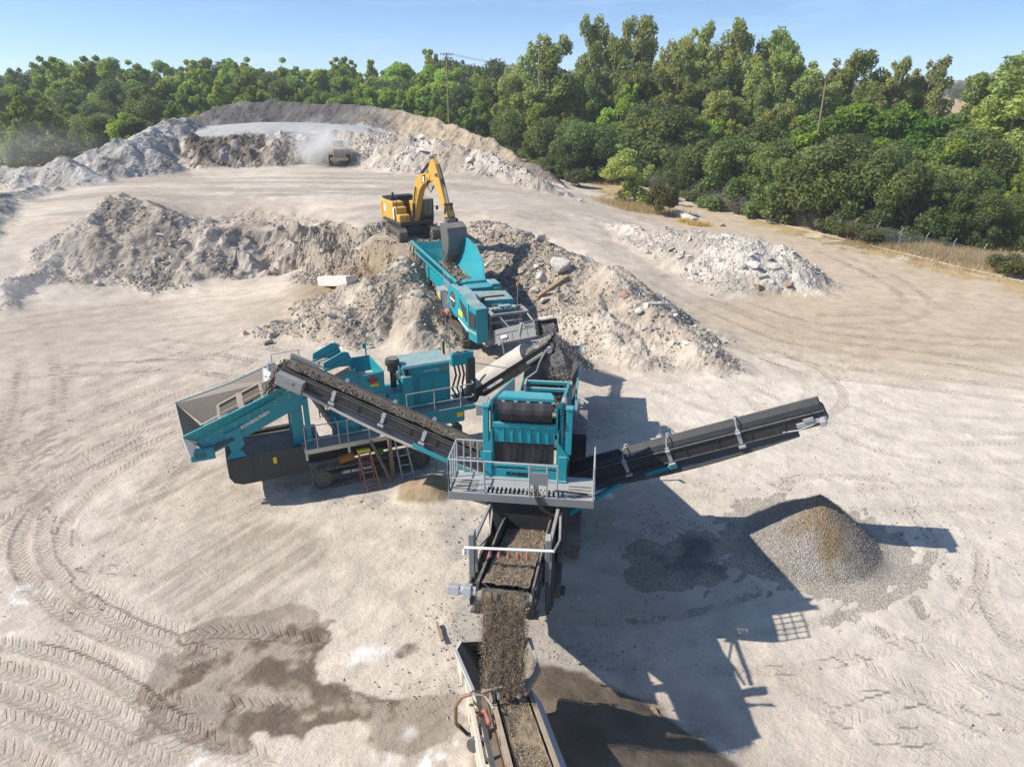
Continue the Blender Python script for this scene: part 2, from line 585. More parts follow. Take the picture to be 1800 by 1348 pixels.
def soil_mat(name, fine=0.25, bump=0.6, tracks=False, gravel=0.0, coarse=1.0):
    """earth coloured by the mesh's own Col attribute, broken up by grain and small relief"""
    m, nt, b = new_mat(name)
    at = nt.nodes.new("ShaderNodeAttribute"); at.attribute_name = "Col"
    pos = world_pos(nt)
    n1 = noise_n(nt, 0.9, 8, 0.62, pos)
    n2 = noise_n(nt, 7.0, 6, 0.7, pos)
    n3 = noise_n(nt, 34.0, 3, 0.7, pos)
    k = math_n(nt, 'ADD', math_n(nt, 'ADD', ramp(nt, n1, 0.25, 0.75, -fine, fine), ramp(nt, n2, 0.25, 0.75, -fine * 0.6, fine * 0.6)),
               ramp(nt, n3, 0.25, 0.75, 1 - fine * 0.7, 1 + fine * 0.7))
    g = nt.nodes.new("ShaderNodeCombineXYZ")
    for i in range(3): nt.links.new(k, g.inputs[i])
    c = mix_col(nt, 1.0, at.outputs["Color"], g.outputs[0], 'MULTIPLY')
    h = math_n(nt, 'ADD', math_n(nt, 'MULTIPLY', n2, 0.55 * coarse), math_n(nt, 'MULTIPLY', n3, 0.25))
    h = math_n(nt, 'ADD', h, math_n(nt, 'MULTIPLY', n1, 0.6 * coarse))
    if gravel > 0:
        vo = nt.nodes.new("ShaderNodeTexVoronoi"); vo.inputs["Scale"].default_value = gravel
        nt.links.new(pos, vo.inputs["Vector"])
        sp = nt.nodes.new("ShaderNodeSeparateColor"); nt.links.new(vo.outputs["Color"], sp.inputs[0])
        gv = nt.nodes.new("ShaderNodeCombineXYZ")
        for i in range(3): nt.links.new(ramp(nt, sp.outputs[0], 0, 1, .62, 1.34), gv.inputs[i])
        c = mix_col(nt, 1.0, c, gv.outputs[0], 'MULTIPLY')
        h = math_n(nt, 'SUBTRACT', h, math_n(nt, 'MULTIPLY', vo.outputs["Distance"], 1.3))
    if tracks:
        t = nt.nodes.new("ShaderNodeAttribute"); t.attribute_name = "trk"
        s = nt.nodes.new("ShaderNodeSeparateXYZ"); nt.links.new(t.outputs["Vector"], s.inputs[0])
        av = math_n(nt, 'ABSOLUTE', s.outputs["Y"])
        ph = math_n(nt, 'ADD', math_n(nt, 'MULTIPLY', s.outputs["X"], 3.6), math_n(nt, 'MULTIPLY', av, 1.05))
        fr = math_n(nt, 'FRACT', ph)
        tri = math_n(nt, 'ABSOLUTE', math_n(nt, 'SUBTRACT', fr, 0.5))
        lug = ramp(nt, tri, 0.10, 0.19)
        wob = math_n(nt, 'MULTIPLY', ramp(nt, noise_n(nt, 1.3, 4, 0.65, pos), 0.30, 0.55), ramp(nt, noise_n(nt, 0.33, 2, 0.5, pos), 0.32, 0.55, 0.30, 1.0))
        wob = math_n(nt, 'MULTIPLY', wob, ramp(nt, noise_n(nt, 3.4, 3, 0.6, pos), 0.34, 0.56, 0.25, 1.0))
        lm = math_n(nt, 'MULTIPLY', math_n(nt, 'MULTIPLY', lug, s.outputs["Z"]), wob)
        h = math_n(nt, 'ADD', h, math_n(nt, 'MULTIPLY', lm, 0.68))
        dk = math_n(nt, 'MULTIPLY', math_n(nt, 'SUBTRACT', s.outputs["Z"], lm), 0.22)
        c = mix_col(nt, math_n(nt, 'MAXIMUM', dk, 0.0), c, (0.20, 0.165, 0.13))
    nt.links.new(c, b.inputs["Base Color"])
    b.inputs["Roughness"].default_value = 0.95
    b.inputs["Specular IOR Level"].default_value = 0.12
    bp = nt.nodes.new("ShaderNodeBump"); bp.inputs["Strength"].default_value = bump; bp.inputs["Distance"].default_value = 0.09
    nt.links.new(h, bp.inputs["Height"]); nt.links.new(bp.outputs[0], b.inputs["Normal"])
    return m


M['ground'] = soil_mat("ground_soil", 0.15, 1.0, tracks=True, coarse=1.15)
M['heap'] = soil_mat("heap_soil", 0.24, 0.9)
M['gravel'] = soil_mat("gravel_soil", 0.15, 0.9, gravel=27.0)
M['rock'] = plain("broken_concrete", (0.40, 0.37, 0.33), 0.9, var=0.35, scale=2.2, bump=0.5)
M['rock_pale'] = plain("pale_concrete", (0.55, 0.52, 0.47), 0.9, var=0.22, scale=2.2, bump=0.5)
M['rock_dark'] = plain("dark_asphalt_chunk", (0.17, 0.155, 0.14), 0.9, var=0.35, scale=2.2, bump=0.5)
M['brick'] = plain("red_brick", (0.31, 0.195, 0.145), 0.9, var=0.3, scale=3)

# ================================================================== TERRAIN
def XD(px, Y, z):
    """point at forward distance Y and height z that the photo shows in column px"""
    dep = Y * _cp + (CAM_H - z) * _sp
    return ((px - 900) / FPX * dep, Y, z)


ANCH = []
for (px, py, z) in [
    # cut slope between the yard and the bench: toe, then crest
    (-140, 600, 0), (-60, 575, 0), (0, 556, 0), (60, 540, 0), (150, 516, 0), (220, 502, 0), (300, 492, 0), (400, 487, 0), (490, 484, 0), (540, 470, 0.3),
    (12, 520, .5), (62, 462, 1.7), (110, 418, 2.9), (152, 380, 3.9), (190, 350, 4.6), (250, 356, 4.6), (300, 378, 4.3), (345, 388, 4.3),
    (420, 380, 4.3), (500, 380, 4.3), (560, 383, 4.3), (600, 385, 4.2), (640, 397, 4.1), (675, 415, 4.0), (720, 425, 4.0), (760, 422, 4.0),
    (820, 395, 4.1), (570, 430, 2.2), (600, 450, 2.0),
    (330, 428, 1.2), (420, 424, 1.3), (500, 426, 1.2), (560, 432, 1.5),
    # ramp to the left
    (0, 452, 2.3), (60, 402, 3.4), (-90, 500, 1.2), (-200, 560, .2), (100, 366, 4.0), (-60, 420, 2.8), (-200, 470, 1.5),
    # bench
    (180, 330, 4.4), (250, 325, 4.4), (350, 340, 4.3), (450, 345, 4.3), (550, 345, 4.3), (650, 350, 4.2), (700, 385, 4.1), (740, 360, 4.2),
    (400, 315, 4.3), (500, 305, 4.4), (600, 300, 4.4), (680, 300, 4.4), (720, 320, 4.3), (780, 345, 4.2),
    (120, 335, 4.2), (60, 350, 3.9), (0, 360, 3.7), (-80, 370, 3.4),
    # road down to the yard
    (850, 352, 4.1), (900, 358, 3.9), (950, 368, 3.5), (1000, 388, 2.9), (1060, 420, 2.1), (1120, 455, 1.2), (1180, 490, .5), (1240, 520, .1),
    (900, 380, 3.9), (960, 408, 3.1), (1030, 440, 2.2), (1100, 480, 1.1), (1160, 510, .4),
    (880, 420, 2.6), (950, 460, 1.4), (1050, 520, .3),
    (1060, 385, 2.0), (1120, 405, 1.0), (1200, 440, .3), (1000, 366, 2.8),
    # right yard and fence road
    (1050, 330, .6), (1100, 370, .3), (1200, 390, 0), (1300, 400, 0), (1500, 460, 0), (1700, 500, 0), (1900, 560, 0), (1400, 520, 0), (1600, 600, 0),
    # yard
    (760, 480, .1), (700, 560, 0), (860, 560, 0), (960, 600, 0), (820, 500, .05), (760, 450, .6), (850, 460, .6), (700, 480, .4),
    (1100, 560, 0), (1200, 620, 0), (1300, 560, 0),
]:
    ANCH.append(tuple(PZ(px, py, z)))
# upper bench behind the loader (column, distance, height)
for a in [
    (250, 108, 4.5), (340, 111, 4.5), (450, 114, 4.5), (540, 118, 4.5), (640, 119, 4.5), (700, 114, 4.4), (760, 106, 4.3), (830, 96, 4.2),
    (330, 118, 8.6), (400, 119, 8.8), (480, 121, 8.8), (560, 124, 8.8), (640, 124, 8.6), (720, 116, 7.4), (800, 110, 6.0), (860, 104, 5.2),
    (330, 135, 9.0), (450, 140, 9.2), (560, 140, 9.2), (640, 138, 9.0), (280, 128, 7.0), (250, 140, 4.0), (300, 165, 3.0), (450, 175, 3.0), (600, 172, 3.0),
    (760, 130, 6.5), (860, 122, 4.0), (940, 116, 2.5), (1000, 112, 1.2), (800, 150, 2.5), (900, 140, 1.5), (1000, 130, 0.5), (700, 165, 2.5),
    (180, 125, 3.4), (80, 125, 2.8), (-60, 120, 2.6), (-250, 120, 2.4),
    (-150, 100, 3.0), (0, 100, 3.4), (100, 104, 3.8), (-300, 85, 1.6), (-400, 70, 0.5),
]:
    ANCH.append(XD(*a))
for yy in (-10, 0, 10, 18, 26, 34, 42):
    for xx in (-75, -50, -30, -15, 0, 15, 30, 50, 75):
        ANCH.append((xx, yy, 0.0))
for a in [(50, 60, 0), (60, 75, 0), (80, 60, 0), (75, 90, 0), (50, 90, 0), (40, 110, 0), (70, 120, 0), (100, 100, 0), (30, 130, 0.3),
          (-20, 48, 0), (-32, 46, 0), (-45, 44, 0), (-70, 50, 0), (-100, 60, 0.5)]:
    ANCH.append(a)
for k in range(28):
    an = 2 * math.pi * k / 28
    for R in (190, 240):
        x, y = R * math.sin(an), 40 + R * math.cos(an)
        ANCH.append((x, y, 2.5 if (x < 20 and y > 60) else 0.0))
ANCH = np.array(ANCH)
_d = np.hypot(ANCH[:, None, 0] - ANCH[None, :, 0], ANCH[:, None, 1] - ANCH[None, :, 1])
_A = np.ones((len(ANCH) + 1,) * 2); _A[:-1, :-1] = _d - np.eye(len(ANCH)) * 0.6; _A[-1, -1] = 0
_W = np.linalg.solve(_A, np.append(ANCH[:, 2], 0.0))


def base_raw(x, y):
    x = np.asarray(x, float).ravel(); y = np.asarray(y, float).ravel()
    out = np.empty(len(x))
    for i in range(0, len(x), 60000):
        s = slice(i, i + 60000)
        d = np.sqrt((x[s, None] - ANCH[None, :, 0]) ** 2 + (y[s, None] - ANCH[None, :, 1]) ** 2)
        out[s] = d @ _W[:-1] + _W[-1]
    R = np.hypot(x, y - 40)
    far = sstep(190, 260, R)
    return out * (1 - far) + far * np.where((x < 20) & (y > 60), 2.5, 0) * np.exp(-np.maximum(R - 260, 0) / 200)


PAD = (-8.75, 62.6, 4.3, 3.4)      # flat stand of the excavator: x, y, height, radius


def base_z(x, y, detail=True):
    """height of the ground without the heaps, and the roughness of the place (0 driven flat, 1 broken slope)"""
    x = np.asarray(x, float).ravel(); y = np.asarray(y, float).ravel()
    near = (np.hypot(x, y - 40) < 260)
    z = np.zeros(len(x)); rough = np.zeros(len(x))
    X, Y = x[near], y[near]
    e = 0.7
    z0 = base_raw(X, Y)
    gx = (base_raw(X + e, Y) - z0) / e; gy = (base_raw(X, Y + e) - z0) / e
    sl = np.hypot(gx, gy)
    rg = sstep(0.20, 0.42, sl)
    rg = rg * sstep(38, 46, Y)
    if detail:
        wx = fbm(X, Y, 4.0, 4, 5) * 2.4 * rg; wy = fbm(X, Y, 4.0, 4, 9) * 2.4 * rg
        z1 = base_raw(X + wx, Y + wy)
        z0 = z0 * (1 - rg) + z1 * rg
        z0 = z0 + rg * (fbm(X, Y, 2.2, 5, 21, 0.62) * 0.6 + (ridged(X, Y, 3.0, 5, 3) - 0.5) * 0.8)
        z0 = z0 + (1 - rg) * (fbm(X, Y, 9, 3, 33) * 0.05 + fbm(X, Y, 1.4, 4, 41) * 0.022)
    pk = 1 - sstep(PAD[3], PAD[3] + 1.6, np.hypot(X - PAD[0], Y - PAD[1]))
    z0 = z0 * (1 - pk) + PAD[2] * pk
    z[near] = z0; rough[near] = rg
    if detail:
        z[~near] += fbm(x[~near], y[~near], 120, 3, 77) * 1.2
    return z, rough


# ---- tyre tracks pressed into the soil: (photo polyline, half width in m, spacing of the pair or 0, strength)
def pxl(pts, z=0.0):
    return catmull([tuple(PZ(px, py, z)[:2]) for px, py in pts], 8)


TRACKS = []
for pts, hw, gap, k in [
    ([(250, 770), (139, 839), (83, 911), (83, 977), (139, 1044), (222, 1094), (311, 1130), (372, 1155)], .36, 0, 1),
    ([(215, 770), (105, 850), (40, 930), (40, 1000), (100, 1065), (200, 1118), (290, 1150), (350, 1172)], .36, 0, .9),
    ([(-60, 1165), (83, 1192), (166, 1232), (250, 1274), (333, 1303), (470, 1330)], .36, 0, 1),
    ([(-60, 1205), (60, 1230), (150, 1275), (230, 1312), (300, 1345), (400, 1380)], .36, 0, .9),
    ([(100, 1120), (180, 1160), (250, 1205), (300, 1232), (400, 1240), (530, 1238)], .34, 0, .8),
    ([(330, 1120), (388, 1108), (470, 1112), (560, 1128)], .34, 0, .8),
    ([(-60, 1260), (60, 1270), (180, 1330), (240, 1390)], .36, 0, .8),
    ([(-60, 1310), (40, 1330), (100, 1380)], .36, 0, .7),
    ([(305, 760), (166, 822), (60, 880), (-60, 950)], .34, 0, .8),
    ([(330, 735), (200, 775), (90, 830), (-60, 900)], .34, 0, .7),
    ([(430, 655), (300, 690), (150, 745), (0, 820), (-60, 850)], .34, 1.9, .7),
    ([(300, 655), (180, 700), (60, 760), (-60, 830)], .34, 1.9, .6),
    ([(240, 640), (120, 680), (0, 730)], .34, 1.9, .5),
    ([(40, 640), (10, 760), (40, 860), (130, 950)], .34, 0, .6),
    ([(270, 790), (180, 850), (118, 920), (118, 985), (170, 1040), (260, 1088), (350, 1118), (470, 1122)], .32, 0, .7),
    ([(350, 690), (230, 740), (110, 800), (-60, 870)], .32, 1.9, .6),
    ([(60, 600), (70, 700), (30, 800), (-40, 880)], .32, 1.9, .55),
    ([(160, 640), (140, 720), (80, 800), (0, 900), (-50, 990)], .32, 1.9, .5),
    ([(-60, 1120), (100, 1150), (220, 1205), (300, 1265), (380, 1300)], .34, 0, .8),
    ([(0, 660), (120, 650), (260, 640), (420, 600)], .3, 1.9, .5),
    ([(1250, 1330), (1400, 1290), (1560, 1270), (1860, 1330)], .32, 1.9, .45),
    ([(1560, 880), (1600, 960), (1660, 1060), (1760, 1150), (1880, 1190)], .32, 1.9, .5),
    ([(1100, 620), (1180, 680), (1300, 720), (1500, 730)], .3, 1.9, .4),
    ([(0, 1010), (90, 1010), (190, 1000), (310, 1010), (400, 1000)], .30, 0, .35),
    ([(60, 1140), (150, 1110), (200, 1090)], .30, 0, .5),
    ([(1230, 1140), (1330, 1142), (1427, 1131), (1530, 1106), (1620, 1068), (1668, 1020), (1680, 960), (1640, 900)], .22, 1.7, .65),
    ([(1000, 1090), (1120, 1090), (1240, 1070), (1330, 1040)], .22, 0, .45),
    ([(1480, 1260), (1570, 1230), (1700, 1215), (1850, 1230)], .34, 0, .7),
    ([(1540, 1290), (1640, 1290), (1760, 1270), (1860, 1265)], .34, 0, .7),
    ([(1480, 1110), (1580, 1160), (1680, 1210), (1860, 1290)], .34, 1.9, .6),
    ([(1720, 980), (1740, 1060), (1790, 1140), (1870, 1200)], .34, 0, .6),
    ([(1400, 1150), (1470, 1210), (1560, 1300), (1600, 1400)], .3, 1.9, .4),
    ([(1050, 425), (1133, 462), (1266, 520), (1400, 566), (1560, 588), (1860, 612)], .32, 2.0, .8),
    ([(1150, 500), (1266, 545), (1400, 595), (1600, 625), (1860, 660)], .32, 2.0, .7),
    ([(1250, 590), (1400, 640), (1600, 670), (1860, 700)], .32, 2.0, .6),
    ([(1450, 440), (1540, 480), (1600, 515), (1610, 540), (1560, 560), (1450, 560)], .32, 2.0, .7),
    ([(1330, 610), (1420, 650), (1452, 690), (1430, 720), (1380, 735)], .3, 1.9, .7),
    ([(1200, 600), (1330, 680), (1370, 700)], .3, 0, .6),
    ([(1360, 850), (1420, 838), (1480, 838), (1560, 842)], .3, 0, .7),
    ([(1250, 660), (1350, 780), (1330, 860), (1200, 900)], .3, 1.9, .35),
    ([(1500, 700), (1580, 730), (1700, 745), (1860, 750)], .3, 1.9, .5),
    ([(1500, 760), (1600, 790), (1700, 795), (1860, 790)], .3, 1.9, .5),
    ([(1540, 880), (1680, 870), (1860, 880)], .3, 1.9, .45),
    ([(270, 600), (330, 610), (400, 612), (470, 625)], .28, 2.2, .9),
    ([(240, 645), (330, 640), (420, 650)], .28, 2.2, .8),
    ([(0, 590), (150, 570), (300, 560), (450, 555)], .34, 2.0, .45),
    ([(60, 560), (200, 535), (350, 520), (480, 520)], .34, 2.0, .45),
    ([(340, 770), (280, 840), (220, 920), (160, 1010)], .28, 0, .35),
    ([(360, 770), (300, 850), (240, 930), (180, 1030)], .28, 0, .35),
]:
    p = pxl(pts)
    if gap:
        k = k * (.7 if p[0][0] > 3 and p[0][1] < 30 else 1)
        q = np.array(p); t = np.gradient(q, axis=0); t /= np.linalg.norm(t, axis=1)[:, None] + 1e-9
        nrm = np.stack([-t[:, 1], t[:, 0]], 1) * gap / 2
        TRACKS.append(([tuple(a) for a in q + nrm], hw, k)); TRACKS.append(([tuple(a) for a in q - nrm], hw, k))
    else:
        TRACKS.append((p, hw, k * (.7 if p[0][0] > 3 and p[0][1] < 30 else 1)))


def track_field(x, y):
    T = np.zeros((len(x), 3)); T[:, 1] = 9
    dz = np.zeros(len(x))
    for i, (p, hw, k) in enumerate(TRACKS):
        q = np.array(p)
        m = np.where((x > q[:, 0].min() - 1) & (x < q[:, 0].max() + 1) & (y > q[:, 1].min() - 1) & (y < q[:, 1].max() + 1))[0]
        if not len(m): continue
        d, U, V = seg_dist(x[m], y[m], p)
        k2 = k * (0.55 + 0.45 * sstep(-.5, .3, fbm(x[m], y[m], 5, 2, 60 + i)))
        w = (1 - sstep(hw * 0.8, hw * 1.05, d)) * k2
        near = d < hw * 1.25
        r = near & (w >= T[m, 2] * 0.8)
        T[m[r], 0] = U[r]; T[m[r], 1] = V[r] / hw; T[m[r], 2] = w[r]
        dz[m] = np.minimum(dz[m], -0.06 * w) + 0.02 * k2 * np.exp(-((d - hw * 1.2) / 0.12) ** 2)
    return T, dz


def wpoly(pts, z=0.0):
    return [tuple(PZ(px, py, z)[:2]) for px, py in pts]


DAMP = [wpoly(p) for p in (
    [(235, 1230), (260, 1205), (320, 1170), (330, 1120), (400, 1095), (500, 1088), (590, 1092), (605, 1125), (570, 1160), (600, 1200), (690, 1215), (770, 1240), (700, 1275), (600, 1280), (540, 1310), (430, 1325), (350, 1295), (270, 1270)],
    [(640, 1275), (700, 1250), (760, 1240), (790, 1262), (740, 1282), (690, 1300)],
    [(640, 1135), (720, 1125), (760, 1140), (700, 1165)])]
WHITE = [wpoly(p) for p in (
    [(565, 1165), (600, 1130), (680, 1122), (720, 1140), (690, 1160), (620, 1172)],
    [(15, 1040), (40, 1012), (75, 1040), (55, 1062), (20, 1065)], [(0, 1075), (25, 1090), (50, 1150), (20, 1160)],
    [(230, 1190), (265, 1165), (300, 1160), (270, 1195)], [(280, 1330), (330, 1310), (440, 1345), (430, 1380), (280, 1390)],
    [(700, 1290), (800, 1260), (830, 1400), (640, 1400)], [(1010, 865), (1090, 862), (1100, 872), (1030, 874)])]
DIGGED = [wpoly(p) for p in ([(170, 960), (235, 830), (330, 790), (420, 830), (430, 960), (400, 1060), (250, 1050)], [(300, 830), (420, 800), (480, 900), (560, 960), (480, 1090), (320, 1080), (240, 1010)])]
GRAVELY = [wpoly(p) for p in ([(930, 1120), (1040, 1130), (1110, 1180), (1060, 1190), (940, 1185)], [(780, 900), (850, 880), (850, 960), (800, 980)],
                             [(480, 850), (600, 830), (760, 800), (780, 850), (640, 880), (520, 880)], [(1000, 690), (1080, 690), (1090, 760), (1010, 790)],
                             [(800, 1080), (860, 1060), (860, 1140), (790, 1150)])]
TAN = wpoly([(1230, 560), (1320, 530), (1290, 430), (1130, 400), (1060, 330), (1200, 350), (1500, 430), (1900, 520), (1900, 760), (1650, 700), (1450, 650)])
TANL = wpoly([(-100, 560), (200, 530), (500, 520), (470, 620), (300, 660), (100, 720), (-100, 760)])
GRASS = wpoly([(1065, 352), (1110, 340), (1190, 345), (1240, 362), (1400, 415), (1560, 450), (1690, 487), (1900, 545), (3400, 900), (3400, 200), (900, 190), (930, 280), (1000, 300)])
FENCE_PX = [(930, 265), (1000, 296), (1060, 312), (1150, 338), (1250, 368), (1365, 392), (1500, 425), (1620, 454), (1765, 488), (1950, 535)]


def ground_colour(x, y, z, rg, T):
    n1 = fbm(x, y, 11, 4, 101); n2 = fbm(x, y, 2.6, 4, 103); n3 = fbm(x, y, 0.8, 3, 105)
    c = np.tile(np.array([0.468, 0.398, 0.319]), (len(x), 1))
    c = mixc(c, (0.545, 0.475, 0.39), sstep(-.15, .55, n1 + 0.5 * n2) * 0.8)
    c = mixc(c, (0.33, 0.28, 0.228), sstep(.05, .6, -n1 + 0.6 * n2) * 0.4)
    def pmask(polys, soft, nz):
        m = np.zeros(len(x))
        for p in polys:
            q = np.array(p)
            s = np.where((x > q[:, 0].min() - 4) & (x < q[:, 0].max() + 4) & (y > q[:, 1].min() - 4) & (y < q[:, 1].max() + 4))[0]
            if not len(s): continue
            d = poly_sdf(x[s], y[s], p)
            m[s] = np.maximum(m[s], 1 - sstep(-soft, soft, d + nz * (n2[s] * 0.7 + n3[s] * 0.4)))
        return m
    c = mixc(c, (0.43, 0.345, 0.245), pmask([TAN], 3.0, 3.0) * 0.85)
    c = mixc(c, (0.43, 0.37, 0.30), pmask([TANL], 2.0, 2.0) * 0.6)
    # pale right yard
    right = sstep(3, 12, x) * (1 - sstep(36, 46, y)) * sstep(8, 14, y)
    c = mixc(c, (0.585, 0.522, 0.438), right * 0.8)
    # driven bench: grey brown streaks along the haul direction
    bn = sstep(3.2, 4.0, z) * (y > 55) * (1 - rg)
    st = fbm(x * 0.25, y * 1.4, 3.0, 5, 131)
    c = mixc(c, (0.31, 0.275, 0.23), bn * sstep(-.1, .5, st) * 0.75)
    c = mixc(c, (0.44, 0.395, 0.34), bn * sstep(.1, .6, -st) * 0.8)
    # cut slopes: grey, brown and pale bands
    c = mixc(c, (0.31, 0.262, 0.208), rg * (0.6 + 0.4 * sstep(-.3, .4, n2)))
    c = mixc(c, (0.125, 0.10, 0.075), rg * sstep(-.25, .3, fbm(x, y, 6, 4, 141)) * 0.9 * sstep(98, 106, y))
    c = mixc(c, (0.40, 0.365, 0.32), rg * sstep(.1, .5, -n2 + n3 * .4) * 0.7)
    c = mixc(c, (0.25, 0.18, 0.105), np.clip(1.2 * np.exp(-((x + 13) ** 2 + (y - 56) ** 2) / 26.0), 0, .9))
    up = sstep(7.8, 8.6, z) * (1 - rg) * (y > 100)
    c = mixc(c, (0.36, 0.36, 0.355), up * 0.9)
    dg = pmask(DIGGED, .5, .9)
    ca, sa = math.cos(1.02), math.sin(1.02)
    stk = fbm((x * ca + y * sa) * .06, (-x * sa + y * ca) * 1.0, .34, 4, 151)
    c = mixc(c, (0.285, 0.24, 0.185), dg * (.25 + .40 * sstep(-.15, .45, stk)))
    c = mixc(c, (0.185, 0.142, 0.10), pmask(DAMP, .06, 1.3) * (0.50 + 0.50 * sstep(-.3, .3, n2 + .5 * n3 + .5 * fbm(x, y, .3, 3, 161))))
    c = mixc(c, (0.135, 0.105, 0.078), pmask(DAMP, .3, 1.6) * sstep(.0, .3, n2 + 0.7 * n3) * 0.85)
    c = mixc(c, (0.33, 0.31, 0.285), pmask(GRAVELY, .5, 1.0) * 0.6)
    c = mixc(c, (0.76, 0.74, 0.71), pmask(WHITE, .3, 1.1) * sstep(-.35, .25, n3 + n2) * 0.9)
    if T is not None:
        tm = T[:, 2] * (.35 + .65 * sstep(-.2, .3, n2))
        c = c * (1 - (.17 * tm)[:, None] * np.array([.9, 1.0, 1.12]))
    g = pmask([GRASS], 1.0, 2.2)
    g = np.maximum(g, sstep(150, 170, y)); g = np.maximum(g, sstep(100, 120, np.abs(x)))
    gl = sstep(120, 135, y) * (z < 6) * (x < -10); g = np.maximum(g, gl)
    gc = mixc(np.tile(np.array([0.40, 0.295, 0.155]), (len(x), 1)), (0.22, 0.165, 0.085), sstep(-.1, .6, n1 + n2 * .6))
    gc = mixc(gc, (0.50, 0.41, 0.26), sstep(.1, .7, n2))
    c = c * (1 - g[:, None]) + gc * g[:, None]
    c *= (1 + 0.09 * n3 + 0.06 * n2)[:, None]
    return np.clip(c, 0.02, 0.9)


def axis(segs):
    out = []
    for a, b, st in segs:
        n = max(1, int(round((b - a) / st)))
        out += [a + (b - a) * i / n for i in range(n)]
    out.append(segs[-1][1])
    return np.array(out)


def geo_axis(a, b, first):
    out = [a]; s = first
    while abs(out[-1] - a) < abs(b - a):
        out.append(out[-1] + math.copysign(s, b - a)); s *= 1.35
    return out[1:]


gx = np.concatenate([geo_axis(-95, -5000, 3)[::-1], axis([(-95, -62, .6), (-62, -21, .3), (-21, 24, .09), (24, 60, .3), (60, 110, .8)]), geo_axis(110, 5000, 3)])
gy = np.concatenate([geo_axis(2, -600, 3)[::-1], axis([(2, 8, .4), (8, 40, .09), (40, 56, .16), (56, 125, .3), (125, 180, .8)]), geo_axis(180, 9000, 3)])
GX, GY = np.meshgrid(gx, gy)
nx, ny = len(gx), len(gy)
gxf, gyf = GX.ravel(), GY.ravel()
gz, grg = base_z(gxf, gyf)
nearm = np.where((np.abs(gxf) < 80) & (gyf > 5) & (gyf < 110))[0]
T = np.zeros((len(gxf), 3))
T[nearm], _dz = track_field(gxf[nearm], gyf[nearm])
gz[nearm] += _dz
# churned ground between the tracks
cm = np.where((np.abs(gxf) < 26) & (gyf > 6) & (gyf < 48))[0]
ang = fbm(gxf[cm], gyf[cm], 9, 2, 201)
_c, _s = math.cos(.75), math.sin(.75)
rip = ridged((gxf[cm] * _c + gyf[cm] * _s) * .45, (-gxf[cm] * _s + gyf[cm] * _c) * 1.25, .62, 4, 203) - 0.45
rip2 = ridged(gxf[cm], gyf[cm], .55, 3, 207) - .45
gz[cm] += (0.06 * rip * sstep(-.3, .3, ang) + .035 * rip2 * sstep(-.2, .4, -ang + .2) + .012 * fbm(gxf[cm], gyf[cm], .3, 2, 209)) * (1 - T[cm, 2])
F = (np.arange(ny - 1)[:, None] * nx + np.arange(nx - 1)[None, :]).ravel()
F = np.stack([F, F + 1, F + nx + 1, F + nx], 1)
gz += grg * (gyf < 130) * (NR.uniform(-.09, .09, len(gz)) + .16 * fbm(gxf, gyf, .9, 4, 211) + .22 * (ridged(gxf, gyf, 1.5, 4, 213) - .5))
gc = ground_colour(gxf, gyf, gz, grg, T)
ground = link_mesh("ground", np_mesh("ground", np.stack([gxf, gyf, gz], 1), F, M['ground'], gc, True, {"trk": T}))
ground.data.polygons.foreach_set("use_smooth", (grg[F].mean(1) < .30))
tag(ground, kind="structure")


